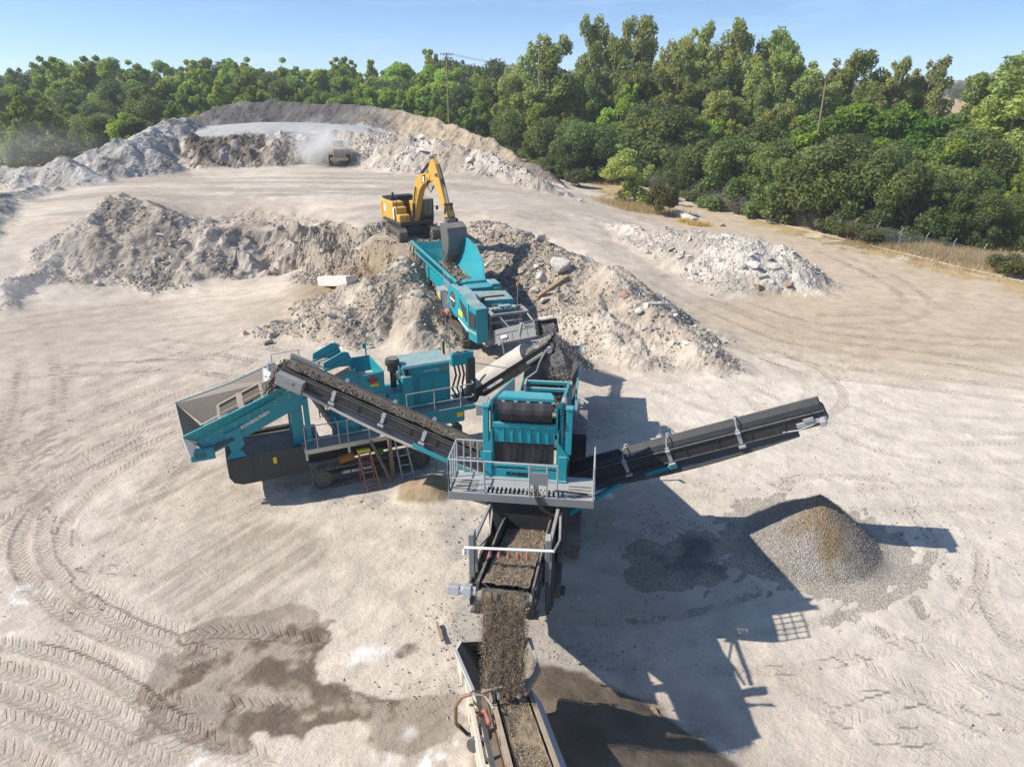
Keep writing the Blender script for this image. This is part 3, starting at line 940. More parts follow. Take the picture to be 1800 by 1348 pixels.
# ---------------------------------------------------------------- heaps: ridge lines with repose slopes
def heap(name, label, cat, ridges, slope, res, mat, colf, amp=0.3, nsize=2.2, warp=0.8, seed=1, kind=None, tight=0.12, rnd=0.35, foot=0.5):
    """ridges: lists of (x, y, z). returns the sampled surface too, to lay stones on it"""
    R = [[p if isinstance(p, float) else tuple(p) for p in r] for r in ridges]
    allp = [p for r in R for p in r if not isinstance(p, float)]
    zb, _ = base_z(np.array([p[0] for p in allp]), np.array([p[1] for p in allp]), False)
    reach = max(max(p[2] - b, 0.3) for p, b in zip(allp, zb)) / slope + 2.5
    x0, x1 = min(p[0] for p in allp) - reach, max(p[0] for p in allp) + reach
    y0, y1 = min(p[1] for p in allp) - reach, max(p[1] for p in allp) + reach
    ax = np.arange(x0, x1, res); ay = np.arange(y0, y1, res)
    X, Y = np.meshgrid(ax, ay); x, y = X.ravel(), Y.ravel()
    wx = x + fbm(x, y, 3.5, 3, seed + 3) * warp; wy = y + fbm(x, y, 3.5, 3, seed + 5) * warp
    h = np.full(len(x), -50.0)
    for r in R:
        slp = slope
        if isinstance(r[0], float): slp, r = r[0], r[1:]
        if len(r) == 1: r = [r[0], (r[0][0] + .01, r[0][1], r[0][2])]
        for (ax0, ay0, az0), (bx, by, bz) in zip(r[:-1], r[1:]):
            dx, dy = bx - ax0, by - ay0
            t = np.clip(((wx - ax0) * dx + (wy - ay0) * dy) / (dx * dx + dy * dy + 1e-9), 0, 1)
            d = np.hypot(wx - ax0 - t * dx, wy - ay0 - t * dy)
            h = np.maximum(h, az0 + (bz - az0) * t - slp * (np.sqrt(d * d + rnd * rnd) - rnd))
    zb, _ = base_z(x, y)
    h = np.minimum(h, PAD[2] - .2 + np.maximum(np.hypot(x - PAD[0], y - PAD[1]) - PAD[3], 0) * .9)
    k = sstep(-0.6, 0.8, h - zb)
    h = h + k * (fbm(x, y, nsize, 6, seed + 11, 0.62) * amp * 1.2 + (ridged(x, y, nsize * 1.3, 5, seed + 13) - .5) * amp * 1.3 + NR.uniform(-.22, .22, len(x)) * min(amp, .3) * res * 2.2)
    # flared foot that runs out onto the ground
    ex = h - zb
    ex = np.where(ex > tight * 4, ex, tight * 4 * np.exp(np.clip((ex - tight * 4) / (tight * 4), -12, 0)))
    z = zb + ex - tight * 0.55
    keep = (z > zb - tight * 0.5)
    V = np.stack([x, y, z], 1)
    nxx, nyy = len(ax), len(ay)
    F = (np.arange(nyy - 1)[:, None] * nxx + np.arange(nxx - 1)[None, :]).ravel()
    F = np.stack([F, F + 1, F + nxx + 1, F + nxx], 1)
    F = F[keep[F].any(1)]
    used = np.unique(F); mp = -np.ones(len(x), int); mp[used] = np.arange(len(used))
    V = V[used]; F = mp[F]
    gyy, gxx = np.gradient(z.reshape(nyy, nxx), res)
    sl = np.hypot(gxx, gyy).ravel()[used]
    ex2 = (z - zb)[used]
    c = colf(V[:, 0], V[:, 1], V[:, 2], sl, ex2)
    g0 = ground_colour(V[:, 0], V[:, 1], zb[used], np.zeros(len(V)), None)
    k2 = sstep(foot * .15, foot, ex2 + fbm(V[:, 0], V[:, 1], .9, 4, seed + 29) * foot * .5)
    c = c * k2[:, None] + g0 * (1 - k2[:, None])
    me = np_mesh(name, V, F, mat, np.clip(c, .015, .9), amp < .12)
    o = link_mesh(name, me)
    tag(o, label, cat, None, kind)
    vis = V[(z - zb)[used] > 0.15]
    return o, vis


def soilc(base, pale, dark, seed, sp=.6, sd=.6, size=3.0):
    def f(x, y, z, sl, ex):
        n1 = fbm(x, y, size, 4, seed); n2 = fbm(x, y, size * .3, 4, seed + 1)
        c = np.tile(np.array(base), (len(x), 1))
        c = mixc(c, pale, sstep(-.1, .5, n1 + .4 * n2) * sp)
        c = mixc(c, dark, sstep(.05, .55, -n1 + .5 * n2) * sd)
        return c * (1 + .12 * n2)[:, None]
    return f


def RZ(*p): return [tuple(PZ(a, b, c)) for a, b, c in p]
def RY(*p): return [tuple(PY(a, b, c)) for a, b, c in p]


HEAP = {}
_PALE0 = soilc((0.40, 0.34, 0.27), (0.50, 0.44, 0.365), (0.24, 0.20, 0.16), 301)
PALE = lambda x, y, z, sl, ex: mixc(_PALE0(x, y, z, sl, ex), (0.27, 0.225, 0.175), .8 * np.exp(-((x - .3) ** 2 / 12 + (y - 56) ** 2 / 45)))
HEAP['centre'] = heap("rubble_pile", "long pale rubble pile beside the jaw crusher, running down towards the conveyor's tip", "rubble pile",
    [RZ((800, 398, 4.5), (845, 388, 4.9), (900, 408, 4.7), (960, 432, 4.4), (1030, 458, 4.0), (1100, 492, 3.3), (1160, 540, 2.5), (1210, 585, 1.6), (1245, 625, .8)),
     RZ((900, 408, 4.4), (905, 455, 2.8), (930, 500, 1.4)), RZ((1030, 460, 3.6), (1060, 540, 2.1), (1120, 610, 1.0))],
    .56, .17, M['heap'], PALE, .34, 2.3, 1.0, 11)[1]
HEAP['left'] = heap("rubble_pile", "grey rubble pile of broken concrete between the cone crusher and the excavator", "rubble pile",
    [RZ((705, 440, 3.6), (690, 470, 3.3), (650, 485, 2.9), (600, 500, 2.3)), RZ((690, 470, 3.3), (735, 520, 2.5), (745, 555, 1.6)),
     RZ((690, 490, 3.0), (640, 530, 2.2), (570, 545, 1.5), (500, 562, .9), (470, 578, .4))],
    .58, .15, M['heap'], soilc((0.36, 0.30, 0.235), (0.44, 0.385, 0.31), (0.22, 0.18, 0.135), 321), .36, 2.0, .9, 23)[1]
HEAP['right'] = heap("rubble_pile", "pale rubble pile in the middle of the yard with brick lumps at its end", "rubble pile",
    [RZ((985, 372, 3.2), (1030, 385, 2.5), (1075, 395, 2.0), (1130, 402, 2.9), (1200, 402, 3.4), (1260, 408, 3.8), (1310, 412, 3.9), (1355, 430, 3.2), (1408, 465, 1.8), (1445, 492, .7)),
     RZ((1300, 420, 2.7), (1330, 470, 1.5))],
    .56, .2, M['heap'], soilc((0.42, 0.375, 0.315), (0.52, 0.475, 0.41), (0.27, 0.235, 0.195), 341), .36, 2.3, .9, 31)[1]
HEAP['ridge'] = heap("rubble_pile", "long grey spoil ridge falling along the ramp at the yard's back corner", "spoil ridge",
    [RZ((10, 525, .8), (60, 470, 2.0), (108, 425, 3.2), (150, 383, 5.0), (190, 343, 6.4), (215, 341, 6.5), (250, 350, 6.0), (290, 372, 5.2)),],
    .62, .2, M['heap'], soilc((0.34, 0.29, 0.235), (0.44, 0.39, 0.325), (0.21, 0.175, 0.14), 361), .42, 2.3, 1.0, 43)[1]
HEAP['berm'] = heap("spoil_bank", "high dark grey and tan spoil bank along the top of the pit", "spoil bank",
    [RY((330, 205, 148), (370, 190, 149), (420, 178, 150), (500, 178, 150), (560, 184, 147), (620, 184, 145), (680, 191, 141), (760, 206, 135), (840, 236, 127), (900, 268, 121), (960, 302, 116), (1005, 332, 112))],
    .62, .35, M['heap'], lambda x, y, z, sl, ex: mixc(soilc((0.115, 0.106, 0.098), (0.19, 0.172, 0.152), (0.07, 0.065, 0.06), 381, size=5)(x, y, z, sl, ex),
        (0.36, 0.29, 0.205), sstep(-28, -14, x + fbm(x, y, 5, 3, 383) * 6) * (1 - .75 * sstep(-1, 4, x + fbm(x, y, 4, 3, 385) * 4))), .35, 3.5, 1.0, 53)[1]
HEAP['bank'] = heap("rubble_bank", "white rubble bank curving behind the wheel loader, strewn with broken slabs", "rubble bank",
    [RY((470, 240, 122), (540, 236, 125), (600, 228, 125.5), (650, 231, 124), (700, 238, 115), (760, 245, 110), (860, 270, 104), (930, 302, 100), (990, 335, 98), (1010, 350, 97))],
    .85, .25, M['heap'], soilc((0.41, 0.36, 0.295), (0.52, 0.47, 0.40), (0.25, 0.205, 0.155), 391), .45, 2.6, 1.1, 63)[1]
HEAP['cone'] = heap("rubble_pile", "pale conical tip of rubble at the far end of the ramp", "rubble pile",
    [RY((50, 303, 97), (110, 276, 99), (150, 292, 98), (180, 305, 97))], .66, .25, M['heap'], soilc((0.38, 0.355, 0.32), (0.46, 0.435, 0.40), (0.23, 0.21, 0.185), 411), .3, 2.5, .8, 73)[1]
HEAP['back'] = heap("rubble_pile", "light grey rubble heaps climbing to the upper bench beside the wood", "rubble pile",
    [RY((150, 268, 105), (195, 243, 108), (235, 243, 110), (270, 262, 109)), RY((235, 243, 110), (265, 222, 118), (295, 210, 122), (330, 208, 126))],
    .68, .25, M['heap'], soilc((0.35, 0.325, 0.29), (0.46, 0.435, 0.40), (0.17, 0.15, 0.125), 431), .4, 2.5, .9, 83)[1]
HEAP['far'] = heap("rubble_pile", "low dusty rubble bank along the outer side of the ramp", "rubble pile",
    [RZ((-160, 420, 4.5), (-60, 375, 4.9), (0, 340, 5.2), (60, 322, 5.0), (90, 330, 4.7)), RY((-40, 300, 104), (40, 290, 105), (70, 296, 104))],
    .6, .3, M['heap'], soilc((0.36, 0.33, 0.29), (0.44, 0.41, 0.37), (0.24, 0.215, 0.185), 451), .35, 2.5, .9, 93)[1]


def cone_col(x, y, z, sl, ex):
    px, py, pzz = GP
    n1 = fbm(x, y, .8, 4, 471); n2 = fbm(x, y, .25, 3, 473)
    c = np.tile(np.array([0.43, 0.395, 0.35]), (len(x), 1))
    c = mixc(c, (0.42, 0.385, 0.34), sstep(-.2, .5, n2 + n1 * .5) * .8)
    an = np.arctan2(y - py, x - px); rr = np.hypot(x - px, y - py)
    fresh = np.maximum((1 - sstep(.30, .65, np.abs(an + 1.35 + n1 * .25 + n2 * .2))) * (1 - sstep(1.7, 2.5, rr + n1 * .6 + n2 * .3)), .95 * (1 - sstep(.95, 1.45, rr + n1 * .45 + n2 * .35)) * (1 - .7 * sstep(1.2, 2.2, np.abs(an + 1.0))))
    c = mixc(c, (0.315, 0.235, 0.145), fresh)
    c = mixc(c, (0.24, 0.21, 0.175), (1 - sstep(.5, 1.0, np.abs(an + .55))) * (1 - sstep(2.5, 3.4, rr)) * .6)
    return c


GP = tuple(PY(1440, 868, 23.45))
HEAP['gravel'] = heap("gravel_pile", "conical gravel pile with a fresh tan streak beneath the tip of the side conveyor", "gravel pile",
    [[.86, GP], [.34, (GP[0] + .1, GP[1] - .1, .98)], [.3, (GP[0] - 1.2, GP[1] - .3, .55)]], .43, .07, M['gravel'], cone_col, .05, .8, .15, 101, tight=.05, rnd=.03, foot=.16)[1]
HEAP['remnant'] = heap("gravel_heap", "low grey gravel heap lying in the screener's shadow", "gravel pile",
    [RZ((1240, 950, .16), (1225, 985, .20), (1190, 1000, .18), (1140, 975, .14)), RZ((1190, 1000, .16), (1150, 1015, .1))], .42, .09, M['gravel'],
    soilc((0.27, 0.255, 0.235), (0.34, 0.325, 0.30), (0.2, 0.185, 0.165), 481), .05, .8, .4, 111, tight=.05, foot=.16)[1]
HEAP['sand'] = heap("sand_pile", "small tan sand pile on the ground beside the screener's walkway", "sand pile",
    [RZ((752, 842, .60), (735, 848, .42)), RZ((768, 846, .35))], .55, .07, M['heap'], soilc((0.29, 0.215, 0.135), (0.34, 0.265, 0.18), (0.22, 0.165, 0.105), 491), .08, .7, .3, 121, tight=.04, foot=.16)[1]
HEAP['fines'] = heap("sand_pile", "dark heap of damp fine sand in the shade beside the cream wash plant", "sand pile",
    [RZ((975, 1230, 1.1), (1040, 1290, 1.6), (1090, 1370, 1.9), (1100, 1450, 1.9))], .52, .09, M['heap'],
    soilc((0.165, 0.13, 0.095), (0.21, 0.17, 0.125), (0.115, 0.09, 0.066), 501), .06, 1.2, .4, 131, tight=.05, foot=.16)[1]

# ================================================================== STONES
def rock_proto(seed, flat=1.0, n=13, boxy=0.5):
    r = random.Random(seed)
    bm = bmesh.new()
    for _ in range(n):
        p = Vector((r.uniform(-1, 1), r.uniform(-1, 1), r.uniform(-1, 1)))
        s = p.normalized() * r.uniform(.75, 1.0)
        m = max(abs(p.x), abs(p.y), abs(p.z)) + 1e-6
        q = p / m * r.uniform(.8, 1)
        p = s.lerp(q, boxy) * 0.5
        bm.verts.new((p.x, p.y * .85, p.z * .75 * flat))
    res = bmesh.ops.convex_hull(bm, input=bm.verts)
    junk = list({v for v in res["geom_interior"] + res["geom_unused"] if isinstance(v, bmesh.types.BMVert)})
    if junk: bmesh.ops.delete(bm, geom=junk, context='VERTS')
    bmesh.ops.triangulate(bm, faces=bm.faces)
    bm.verts.index_update()
    V = np.array([v.co[:] for v in bm.verts]); F = np.array([[v.index for v in f.verts] for f in bm.faces])
    bm.free()
    return V, F


PROTO = [rock_proto(i, (1.0, .8, .55, .3)[i % 4], 11 + i % 4) for i in range(16)]
PEBBLE = [rock_proto(50 + i, .9, 7) for i in range(5)]


def rot_rand(n, rs, tilt=1.0):
    """random rotation matrices; tilt 1 = any way up"""
    a = rs.uniform(0, 2 * np.pi, n); b = rs.normal(0, .9 * tilt, n); c = rs.normal(0, .9 * tilt, n)
    ca, sa, cb, sb, cc, sc = np.cos(a), np.sin(a), np.cos(b), np.sin(b), np.cos(c), np.sin(c)
    Rm = np.zeros((n, 3, 3))
    Rm[:, 0, 0] = ca * cb; Rm[:, 0, 1] = ca * sb * sc - sa * cc; Rm[:, 0, 2] = ca * sb * cc + sa * sc
    Rm[:, 1, 0] = sa * cb; Rm[:, 1, 1] = sa * sb * sc + ca * cc; Rm[:, 1, 2] = sa * sb * cc - ca * sc
    Rm[:, 2, 0] = -sb; Rm[:, 2, 1] = cb * sc; Rm[:, 2, 2] = cb * cc
    return Rm


def stones(pos, size, cols, rs, protos=None, tilt=1.0):
    """many stones as arrays of one mesh"""
    protos = protos or PROTO
    Vs, Fs, Cs = [], [], []
    n0 = 0
    which = rs.randint(0, len(protos), len(pos))
    for k, (V, F) in enumerate(protos):
        m = np.where(which == k)[0]
        if not len(m): continue
        Rm = rot_rand(len(m), rs, tilt)
        P = np.einsum('nij,vj->nvi', Rm, V) * size[m][:, None, None] + pos[m][:, None, :]
        Vs.append(P.reshape(-1, 3))
        Fs.append((F[None] + (np.arange(len(m)) * len(V))[:, None, None]).reshape(-1, 3) + n0)
        Cs.append(np.repeat(cols[m], len(V), 0))
        n0 += len(m) * len(V)
    return np.concatenate(Vs), np.concatenate(Fs), np.concatenate(Cs)


M['stone'], _nt, _b = new_mat("loose_stone")
_a = _nt.nodes.new("ShaderNodeAttribute"); _a.attribute_name = "Col"
_n = noise_n(_nt, 6.0, 5, .7, world_pos(_nt))
_nt.links.new(mix_col(_nt, ramp(_nt, _n, .3, .7, 0, .35), _a.outputs["Color"], (.10, .09, .08)), _b.inputs["Base Color"])
_b.inputs["Roughness"].default_value = .92; _b.inputs["Specular IOR Level"].default_value = .15
_bp = _nt.nodes.new("ShaderNodeBump"); _bp.inputs["Strength"].default_value = .5; _bp.inputs["Distance"].default_value = .05
_nt.links.new(_n, _bp.inputs["Height"]); _nt.links.new(_bp.outputs[0], _b.inputs["Normal"])

STONE_COLS = np.array([(.38, .34, .29), (.33, .295, .25), (.46, .425, .38), (.28, .25, .215), (.21, .185, .16), (.37, .31, .24)])


def stone_cols(n, rs, pal=STONE_COLS):
    return pal[rs.randint(0, len(pal), n)] * rs.uniform(.8, 1.15, (n, 1))


def stuff(name, V, F, C, mat=None):
    o = link_mesh(name, np_mesh(name, V, F, mat or M['stone'], C, False))
    tag(o, kind="stuff"); return o


def pick(vis, n, rs, wf=None):
    w = np.ones(len(vis)) if wf is None else np.maximum(wf(vis), 0)
    return vis[rs.choice(len(vis), n, True, w / w.sum())] + rs.uniform(-.09, .09, (n, 3)) * (1, 1, 0)


clump = lambda s, sz=3.0, lo=-.1: (lambda V: sstep(lo, .6, fbm(V[:, 0], V[:, 1], sz, 3, s)) + .04)

# small loose rubble, uncountable, lying over heaps and cut slopes
_rs = np.random.RandomState(5)
_P, _S, _C = [], [], []
PALEC = np.array([(.52, .50, .46), (.58, .56, .53), (.44, .42, .385), (.36, .34, .31), (.25, .235, .215)])
DARKC = np.array([(.14, .13, .12), (.20, .185, .17), (.28, .26, .235)])


def scatter(key, n, smin, smax, seed, pal=STONE_COLS, wf=None, sink=.15):
    v = pick(HEAP[key], n, _rs, wf or clump(seed))
    s = smin * (smax / smin) ** (_rs.uniform(0, 1, n) ** 2.2)
    v[:, 2] -= s * sink - .02
    _P.append(v); _S.append(s); _C.append(stone_cols(n, _rs, pal))


scatter('centre', 9000, .07, .38, 601)
scatter('centre', 1300, .12, .6, 603, wf=lambda V: np.exp(-((V[:, 0] + 1.0) ** 2 / 14 + (V[:, 1] - 60) ** 2 / 40)) + np.exp(-((V[:, 0] - 12) ** 2 / 8 + (V[:, 1] - 46) ** 2 / 14)))
scatter('centre', 3200, .1, .55, 627, np.array([(.25, .22, .185), (.32, .285, .24), (.20, .175, .15)]), wf=lambda V: np.exp(-((V[:, 0] - .5) ** 2 / 10 + (V[:, 1] - 55.5) ** 2 / 40)))
scatter('left', 6500, .06, .36, 605)
scatter('right', 6000, .07, .4, 607, PALEC)
scatter('ridge', 5500, .07, .4, 609)
scatter('berm', 2600, .1, .45, 611, DARKC)
scatter('bank', 6000, .12, .6, 613, PALEC)
scatter('cone', 700, .1, .45, 615, PALEC)
scatter('back', 1400, .1, .55, 617, PALEC)
scatter('far', 900, .1, .5, 619, PALEC)
# broken faces of the ground itself
_m = np.where((grg > .35) & (gyf < 125) & (np.abs(gxf) < 75))[0]
_q = _rs.choice(_m, 14000)
_v = np.stack([gxf[_q], gyf[_q], gz[_q]], 1) + _rs.uniform(-.15, .15, (len(_q), 3)) * (1, 1, 0)
_P.append(_v); _S.append(.08 * 5.0 ** (_rs.uniform(0, 1, len(_q)) ** 2.2)); _C.append(stone_cols(len(_q), _rs))
rub = stuff("loose_rubble", *stones(np.concatenate(_P), np.concatenate(_S), np.concatenate(_C), _rs))

# small stones on the open yard
_n = 15000
_v = np.stack([_rs.uniform(-24, 30, _n), 9 + 42 * _rs.uniform(0, 1, _n) ** 1.5, np.zeros(_n)], 1)
_k = clump(631, 5, -.05)(_v) > _rs.uniform(0, 1, _n)
_v = _v[_k]
_v2 = np.concatenate([np.array(PZ(*p))[None] + _rs.normal(0, 1, (k, 3)) * (sx, sy, 0) for p, k, sx, sy in (
    ((600, 865), 700, 1.7, .7), ((540, 850), 250, 1.0, .5), ((1000, 1160), 900, 1.5, .45), ((830, 940), 600, .7, 1.3), ((1040, 740), 500, 1.0, 1.6), ((800, 1100), 500, .8, .8),
    ((1180, 930), 700, 1.4, .6), ((760, 1210), 400, 1.4, .6), ((1450, 900), 900, 3.6, 2.2), ((900, 1000), 500, 1.2, 1.2))])
_v = np.concatenate([_v, _v2])
_v[:, 2] = base_z(_v[:, 0], _v[:, 1])[0] + .004
_s = .025 * 6.0 ** (_rs.uniform(0, 1, len(_v)) ** 2.6)
stuff("loose_stones", *stones(_v, _s, stone_cols(len(_v), _rs), _rs, PEBBLE))

# gravel grains on the cone
_v = pick(HEAP['gravel'], 12000, _rs, lambda V: 1 - .93 * (np.abs(np.arctan2(V[:, 1] - GP[1], V[:, 0] - GP[0]) + 1.42) < .45) * (np.hypot(V[:, 0] - GP[0], V[:, 1] - GP[1]) < 2.3))
stuff("loose_gravel", *stones(_v, _rs.uniform(.02, .048, len(_v)), stone_cols(len(_v), _rs, np.array([(.40, .37, .32), (.46, .425, .375), (.32, .29, .25), (.24, .21, .18)])), _rs, PEBBLE))

# countable blocks, each a thing of its own
ROCK_ME = {}


def chunk_mesh(kind, k, mat):
    key = (kind, k, mat)
    if key not in ROCK_ME:
        if kind == 'slab':
            V, F = rock_proto(700 + k, .26, 12, .9)
        elif kind == 'boulder':
            V, F = rock_proto(800 + k, 1.0, 26, .15)
        else:
            V, F = rock_proto(900 + k, .85, 13, .7)
        me = np_mesh(kind, V, F, M[mat])
        bm = bmesh.new(); bm.from_mesh(me)
        bmesh.ops.bevel(bm, geom=list(bm.edges), offset=.03, segments=1, affect='EDGES', clamp_overlap=True)
        bm.to_mesh(me); bm.free()
        ROCK_ME[key] = me
    return ROCK_ME[key]


def chunk(name, kind, mat, p, s, label, group=None, rot=None, cat=None, r=rng, sink=.12):
    o = link_mesh(name, chunk_mesh(kind, r.randrange(7), mat))
    o.location = (p[0], p[1], p[2] + s * (.5 * .7 if kind != 'slab' else .12) * .7 - s * sink)
    o.scale = (s * r.uniform(.85, 1.25), s * r.uniform(.8, 1.1), s * r.uniform(.8, 1.1))
    o.rotation_euler = rot or (r.gauss(0, .35), r.gauss(0, .35), r.uniform(0, 6.28))
    return tag(o, label, cat or kind, group, "thing")


def chunks_on(key, n, smin, smax, where, seed, kinds, pal=None, wf=None):
    rs = np.random.RandomState(seed)
    v = pick(HEAP[key], n, rs, wf or clump(seed, 2.5))
    for p in v:
        kind, mat, nm, word = kinds[rs.randint(len(kinds))]
        s = smin * (smax / smin) ** (rs.uniform() ** 1.7)
        chunk(nm, kind, mat, p, s, f"{word} on the {where}", f"{nm.replace('_', ' ')}s on the {where}")


K_SLAB = ('slab', 'rock_pale', 'concrete_slab', 'pale flat slab of broken concrete')
K_BLOCK = ('block', 'rock', 'concrete_chunk', 'grey angular chunk of broken concrete')
K_PBLOCK = ('block', 'rock_pale', 'pale_chunk', 'pale angular chunk of broken concrete')
K_BOULD = ('boulder', 'rock', 'boulder', 'rounded grey boulder')
K_DARK = ('slab', 'rock_dark', 'asphalt_slab', 'dark flat piece of broken asphalt')
K_SLAB2 = ('slab', 'rock', 'grey_slab', 'grey flat slab of broken concrete')
HALL = "long rubble pile beside the jaw crusher"
chunks_on('centre', 34, .45, 1.2, HALL, 1, [K_SLAB, K_BLOCK, K_BLOCK, K_BOULD], wf=lambda V: np.exp(-((V[:, 0] + .5) ** 2 / 16 + (V[:, 1] - 56) ** 2 / 50)))
chunks_on('centre', 26, .35, .9, HALL, 2, [K_SLAB, K_BLOCK, K_PBLOCK], wf=lambda V: np.exp(-((V[:, 0] - 11) ** 2 / 14 + (V[:, 1] - 48) ** 2 / 30)))
chunks_on('centre', 46, .4, 1.15, HALL, 12, [K_SLAB2, K_BLOCK, K_DARK, K_BLOCK], wf=lambda V: np.exp(-((V[:, 0] - .8) ** 2 / 9 + (V[:, 1] - 54.5) ** 2 / 30)))
chunks_on('left', 38, .35, 1.0, "grey rubble pile behind the cone crusher", 3, [K_SLAB, K_BLOCK, K_BLOCK, K_BOULD])
chunks_on('right', 44, .45, 1.3, "rubble pile in mid yard", 4, [K_SLAB, K_PBLOCK, K_BLOCK])
chunks_on('ridge', 34, .35, .95, "spoil ridge along the ramp", 5, [K_SLAB, K_BLOCK, K_BOULD])
chunks_on('bank', 62, .6, 1.8, "bank behind the wheel loader", 6, [K_SLAB, K_SLAB, K_PBLOCK, K_DARK])
chunks_on('back', 18, .6, 1.5, "heaps beside the upper bench", 7, [K_SLAB, K_PBLOCK])
chunks_on('far', 10, .4, 1.0, "bank outside the ramp", 8, [K_SLAB, K_PBLOCK])


SURF = [o for o in COL.objects if o.type == 'MESH' and (o.name.startswith(('ground', 'rubble_', 'spoil_')))]
bpy.context.view_layer.update()


def surf(px, py, zs=None):
    """the place on the ground or a heap that the photo shows at this pixel"""
    d = Vector(ray(px, py)).normalized(); best = None
    for o in SURF:
        ok, loc, nrm, idx = o.ray_cast(Vector((0, 0, CAM_H)), d)
        if ok and (best is None or (loc - Vector((0, 0, CAM_H))).length_squared < best[0]): best = ((loc - Vector((0, 0, CAM_H))).length_squared, loc)
    return best[1].copy()


for nm, kind, mat, px, py, z, s, lab, cat in [
    ("boulder", 'boulder', 'rock', 905, 552, 2.1, 1.0, "round pale boulder half sunk in the slope of the long rubble pile", "boulder"),
    ("boulder", 'boulder', 'rock', 478, 592, .05, .75, "tan rounded boulder at the foot of the grey rubble pile, nearest the cone crusher", "boulder"),
    ("stone_block", 'block', 'rock', 455, 582, .05, .95, "squared pinkish stone block among the boulders at the rubble pile's foot", "stone block"),
    ("stone_block", 'block', 'rock_dark', 473, 604, .05, .7, "flat grey stone block in front of the tan boulder at the rubble pile's foot", "stone block"),
    ("boulder", 'boulder', 'brick', 433, 588, .05, .5, "small orange-tan rock at the outer end of the boulder row", "rock"),
    ("stone", 'slab', 'rock_pale', 421, 578, .05, .45, "small pale flat stone lying alone beyond the boulder row", "stone"),
    ("concrete_block", 'block', 'rock', 952, 490, 2.9, 1.5, "large squared concrete block above the timber beam on the rubble slope", "concrete block"),
    ("concrete_block", 'block', 'rock', 985, 470, 3.5, 1.9, "big tilted concrete block with a sharp corner, topmost above the timber beam", "concrete block"),
    ("concrete_slab", 'slab', 'rock', 912, 432, 3.9, 1.3, "grey flat slab facing up on the broken slope behind the jaw crusher's hopper", "concrete slab"),
    ("brick_lump", 'block', 'brick', 1332, 506, .3, 1.0, "reddish brick lump at the near foot of the pale rubble pile", "brick lump"),
    ("brick_lump", 'block', 'brick', 1385, 502, .3, .9, "reddish flat brick lump at the end of the pale rubble pile", "brick lump"),
    ("concrete_chunk", 'block', 'rock_pale', 1325, 470, 1.7, 1.1, "cream squared chunk high on the end of the pale rubble pile", "chunk"),
    ("concrete_chunk", 'block', 'rock_pale', 1360, 472, 1.5, 1.2, "cream pointed chunk beside the brick lumps of the pale rubble pile", "chunk"),
    ("concrete_chunk", 'block', 'rock', 1340, 490, .9, 1.0, "tan chunk standing on end above the reddish brick lump", "chunk"),
    ("concrete_chunk", 'slab', 'rock', 1295, 488, .9, 1.2, "tan slab leaning at the near foot of the pale rubble pile", "slab"),
    ("brick_lump", 'block', 'brick', 1097, 520, 3.0, .8, "orange brick lump on the crest of the long pale rubble pile", "brick lump"),
    ("concrete_slab", 'slab', 'rock_pale', 1205, 600, 1.4, 1.1, "white flat slab near the low end of the long pale rubble pile", "concrete slab"),
    ("concrete_slab", 'slab', 'rock_pale', 1210, 422, 2.4, 1.2, "pale pinkish slab lying flat on top of the pale rubble pile", "concrete slab"),
    ("concrete_slab", 'slab', 'rock_pale', 1175, 440, 1.3, 1.2, "white slab on the road side of the pale rubble pile", "concrete slab"),
    ("boulder", 'boulder', 'rock', 320, 425, 2.6, .9, "round boulder stuck in the face of the cut below the bench", "boulder"),
    ("tyre_lump", 'boulder', 'rock', 172, 500, .4, .9, "dusty round lump at the foot of the spoil ridge", "boulder"),
    ("concrete_block", 'block', 'rock', 1215, 388, .3, 1.0, "grey block standing beside the dirt road behind the pale rubble pile", "concrete block"),
    ("concrete_block", 'block', 'rock', 1270, 398, .2, .9, "upright pale stump-like block alone beside the dirt road", "concrete block"),
    ("stone", 'block', 'rock', 1018, 1053, .02, .22, "small dark stone on the pale ground beside the screener's shadow", "stone"),
    ("stone", 'block', 'rock', 1532, 484, .02, .45, "lone stone on the open yard beyond the pale rubble pile", "stone"),
    ("stone", 'block', 'rock', 1250, 519, .02, .35, "lone stone on the haul road below the pale rubble pile", "stone"),
]:
    chunk(nm, kind, mat, surf(px, py, z), s, lab, None, None, cat)


def prism_thing(name, label, cat, a, b, w, h, mat, jag=.06):
    """a long squared bar between two points, slightly irregular"""
    fr = along(a, b); L = (Vector(b) - Vector(a)).length
    o = MB(fr)
    n = 6
    r = random.Random(len(name) + int(L * 100))
    rings = []
    for i in range(n + 1):
        y = L * i / n
        rings.append([(sx * w / 2 * (1 + r.uniform(-jag, jag)), y, sz * h / 2 * (1 + r.uniform(-jag, jag))) for sx, sz in ((-1, -1), (1, -1), (1, 1), (-1, 1))])
    vs = [p for q in rings for p in q]
    fs = [(3, 2, 1, 0), tuple(4 * n + i for i in range(4))]
    for i in range(n):
        for k in range(4):
            fs.append((4 * i + k, 4 * i + (k + 1) % 4, 4 * i + 4 + (k + 1) % 4, 4 * i + 4 + k))
    o.add(vs, fs)
    return tag(o.build(name, M[mat]), label, cat)


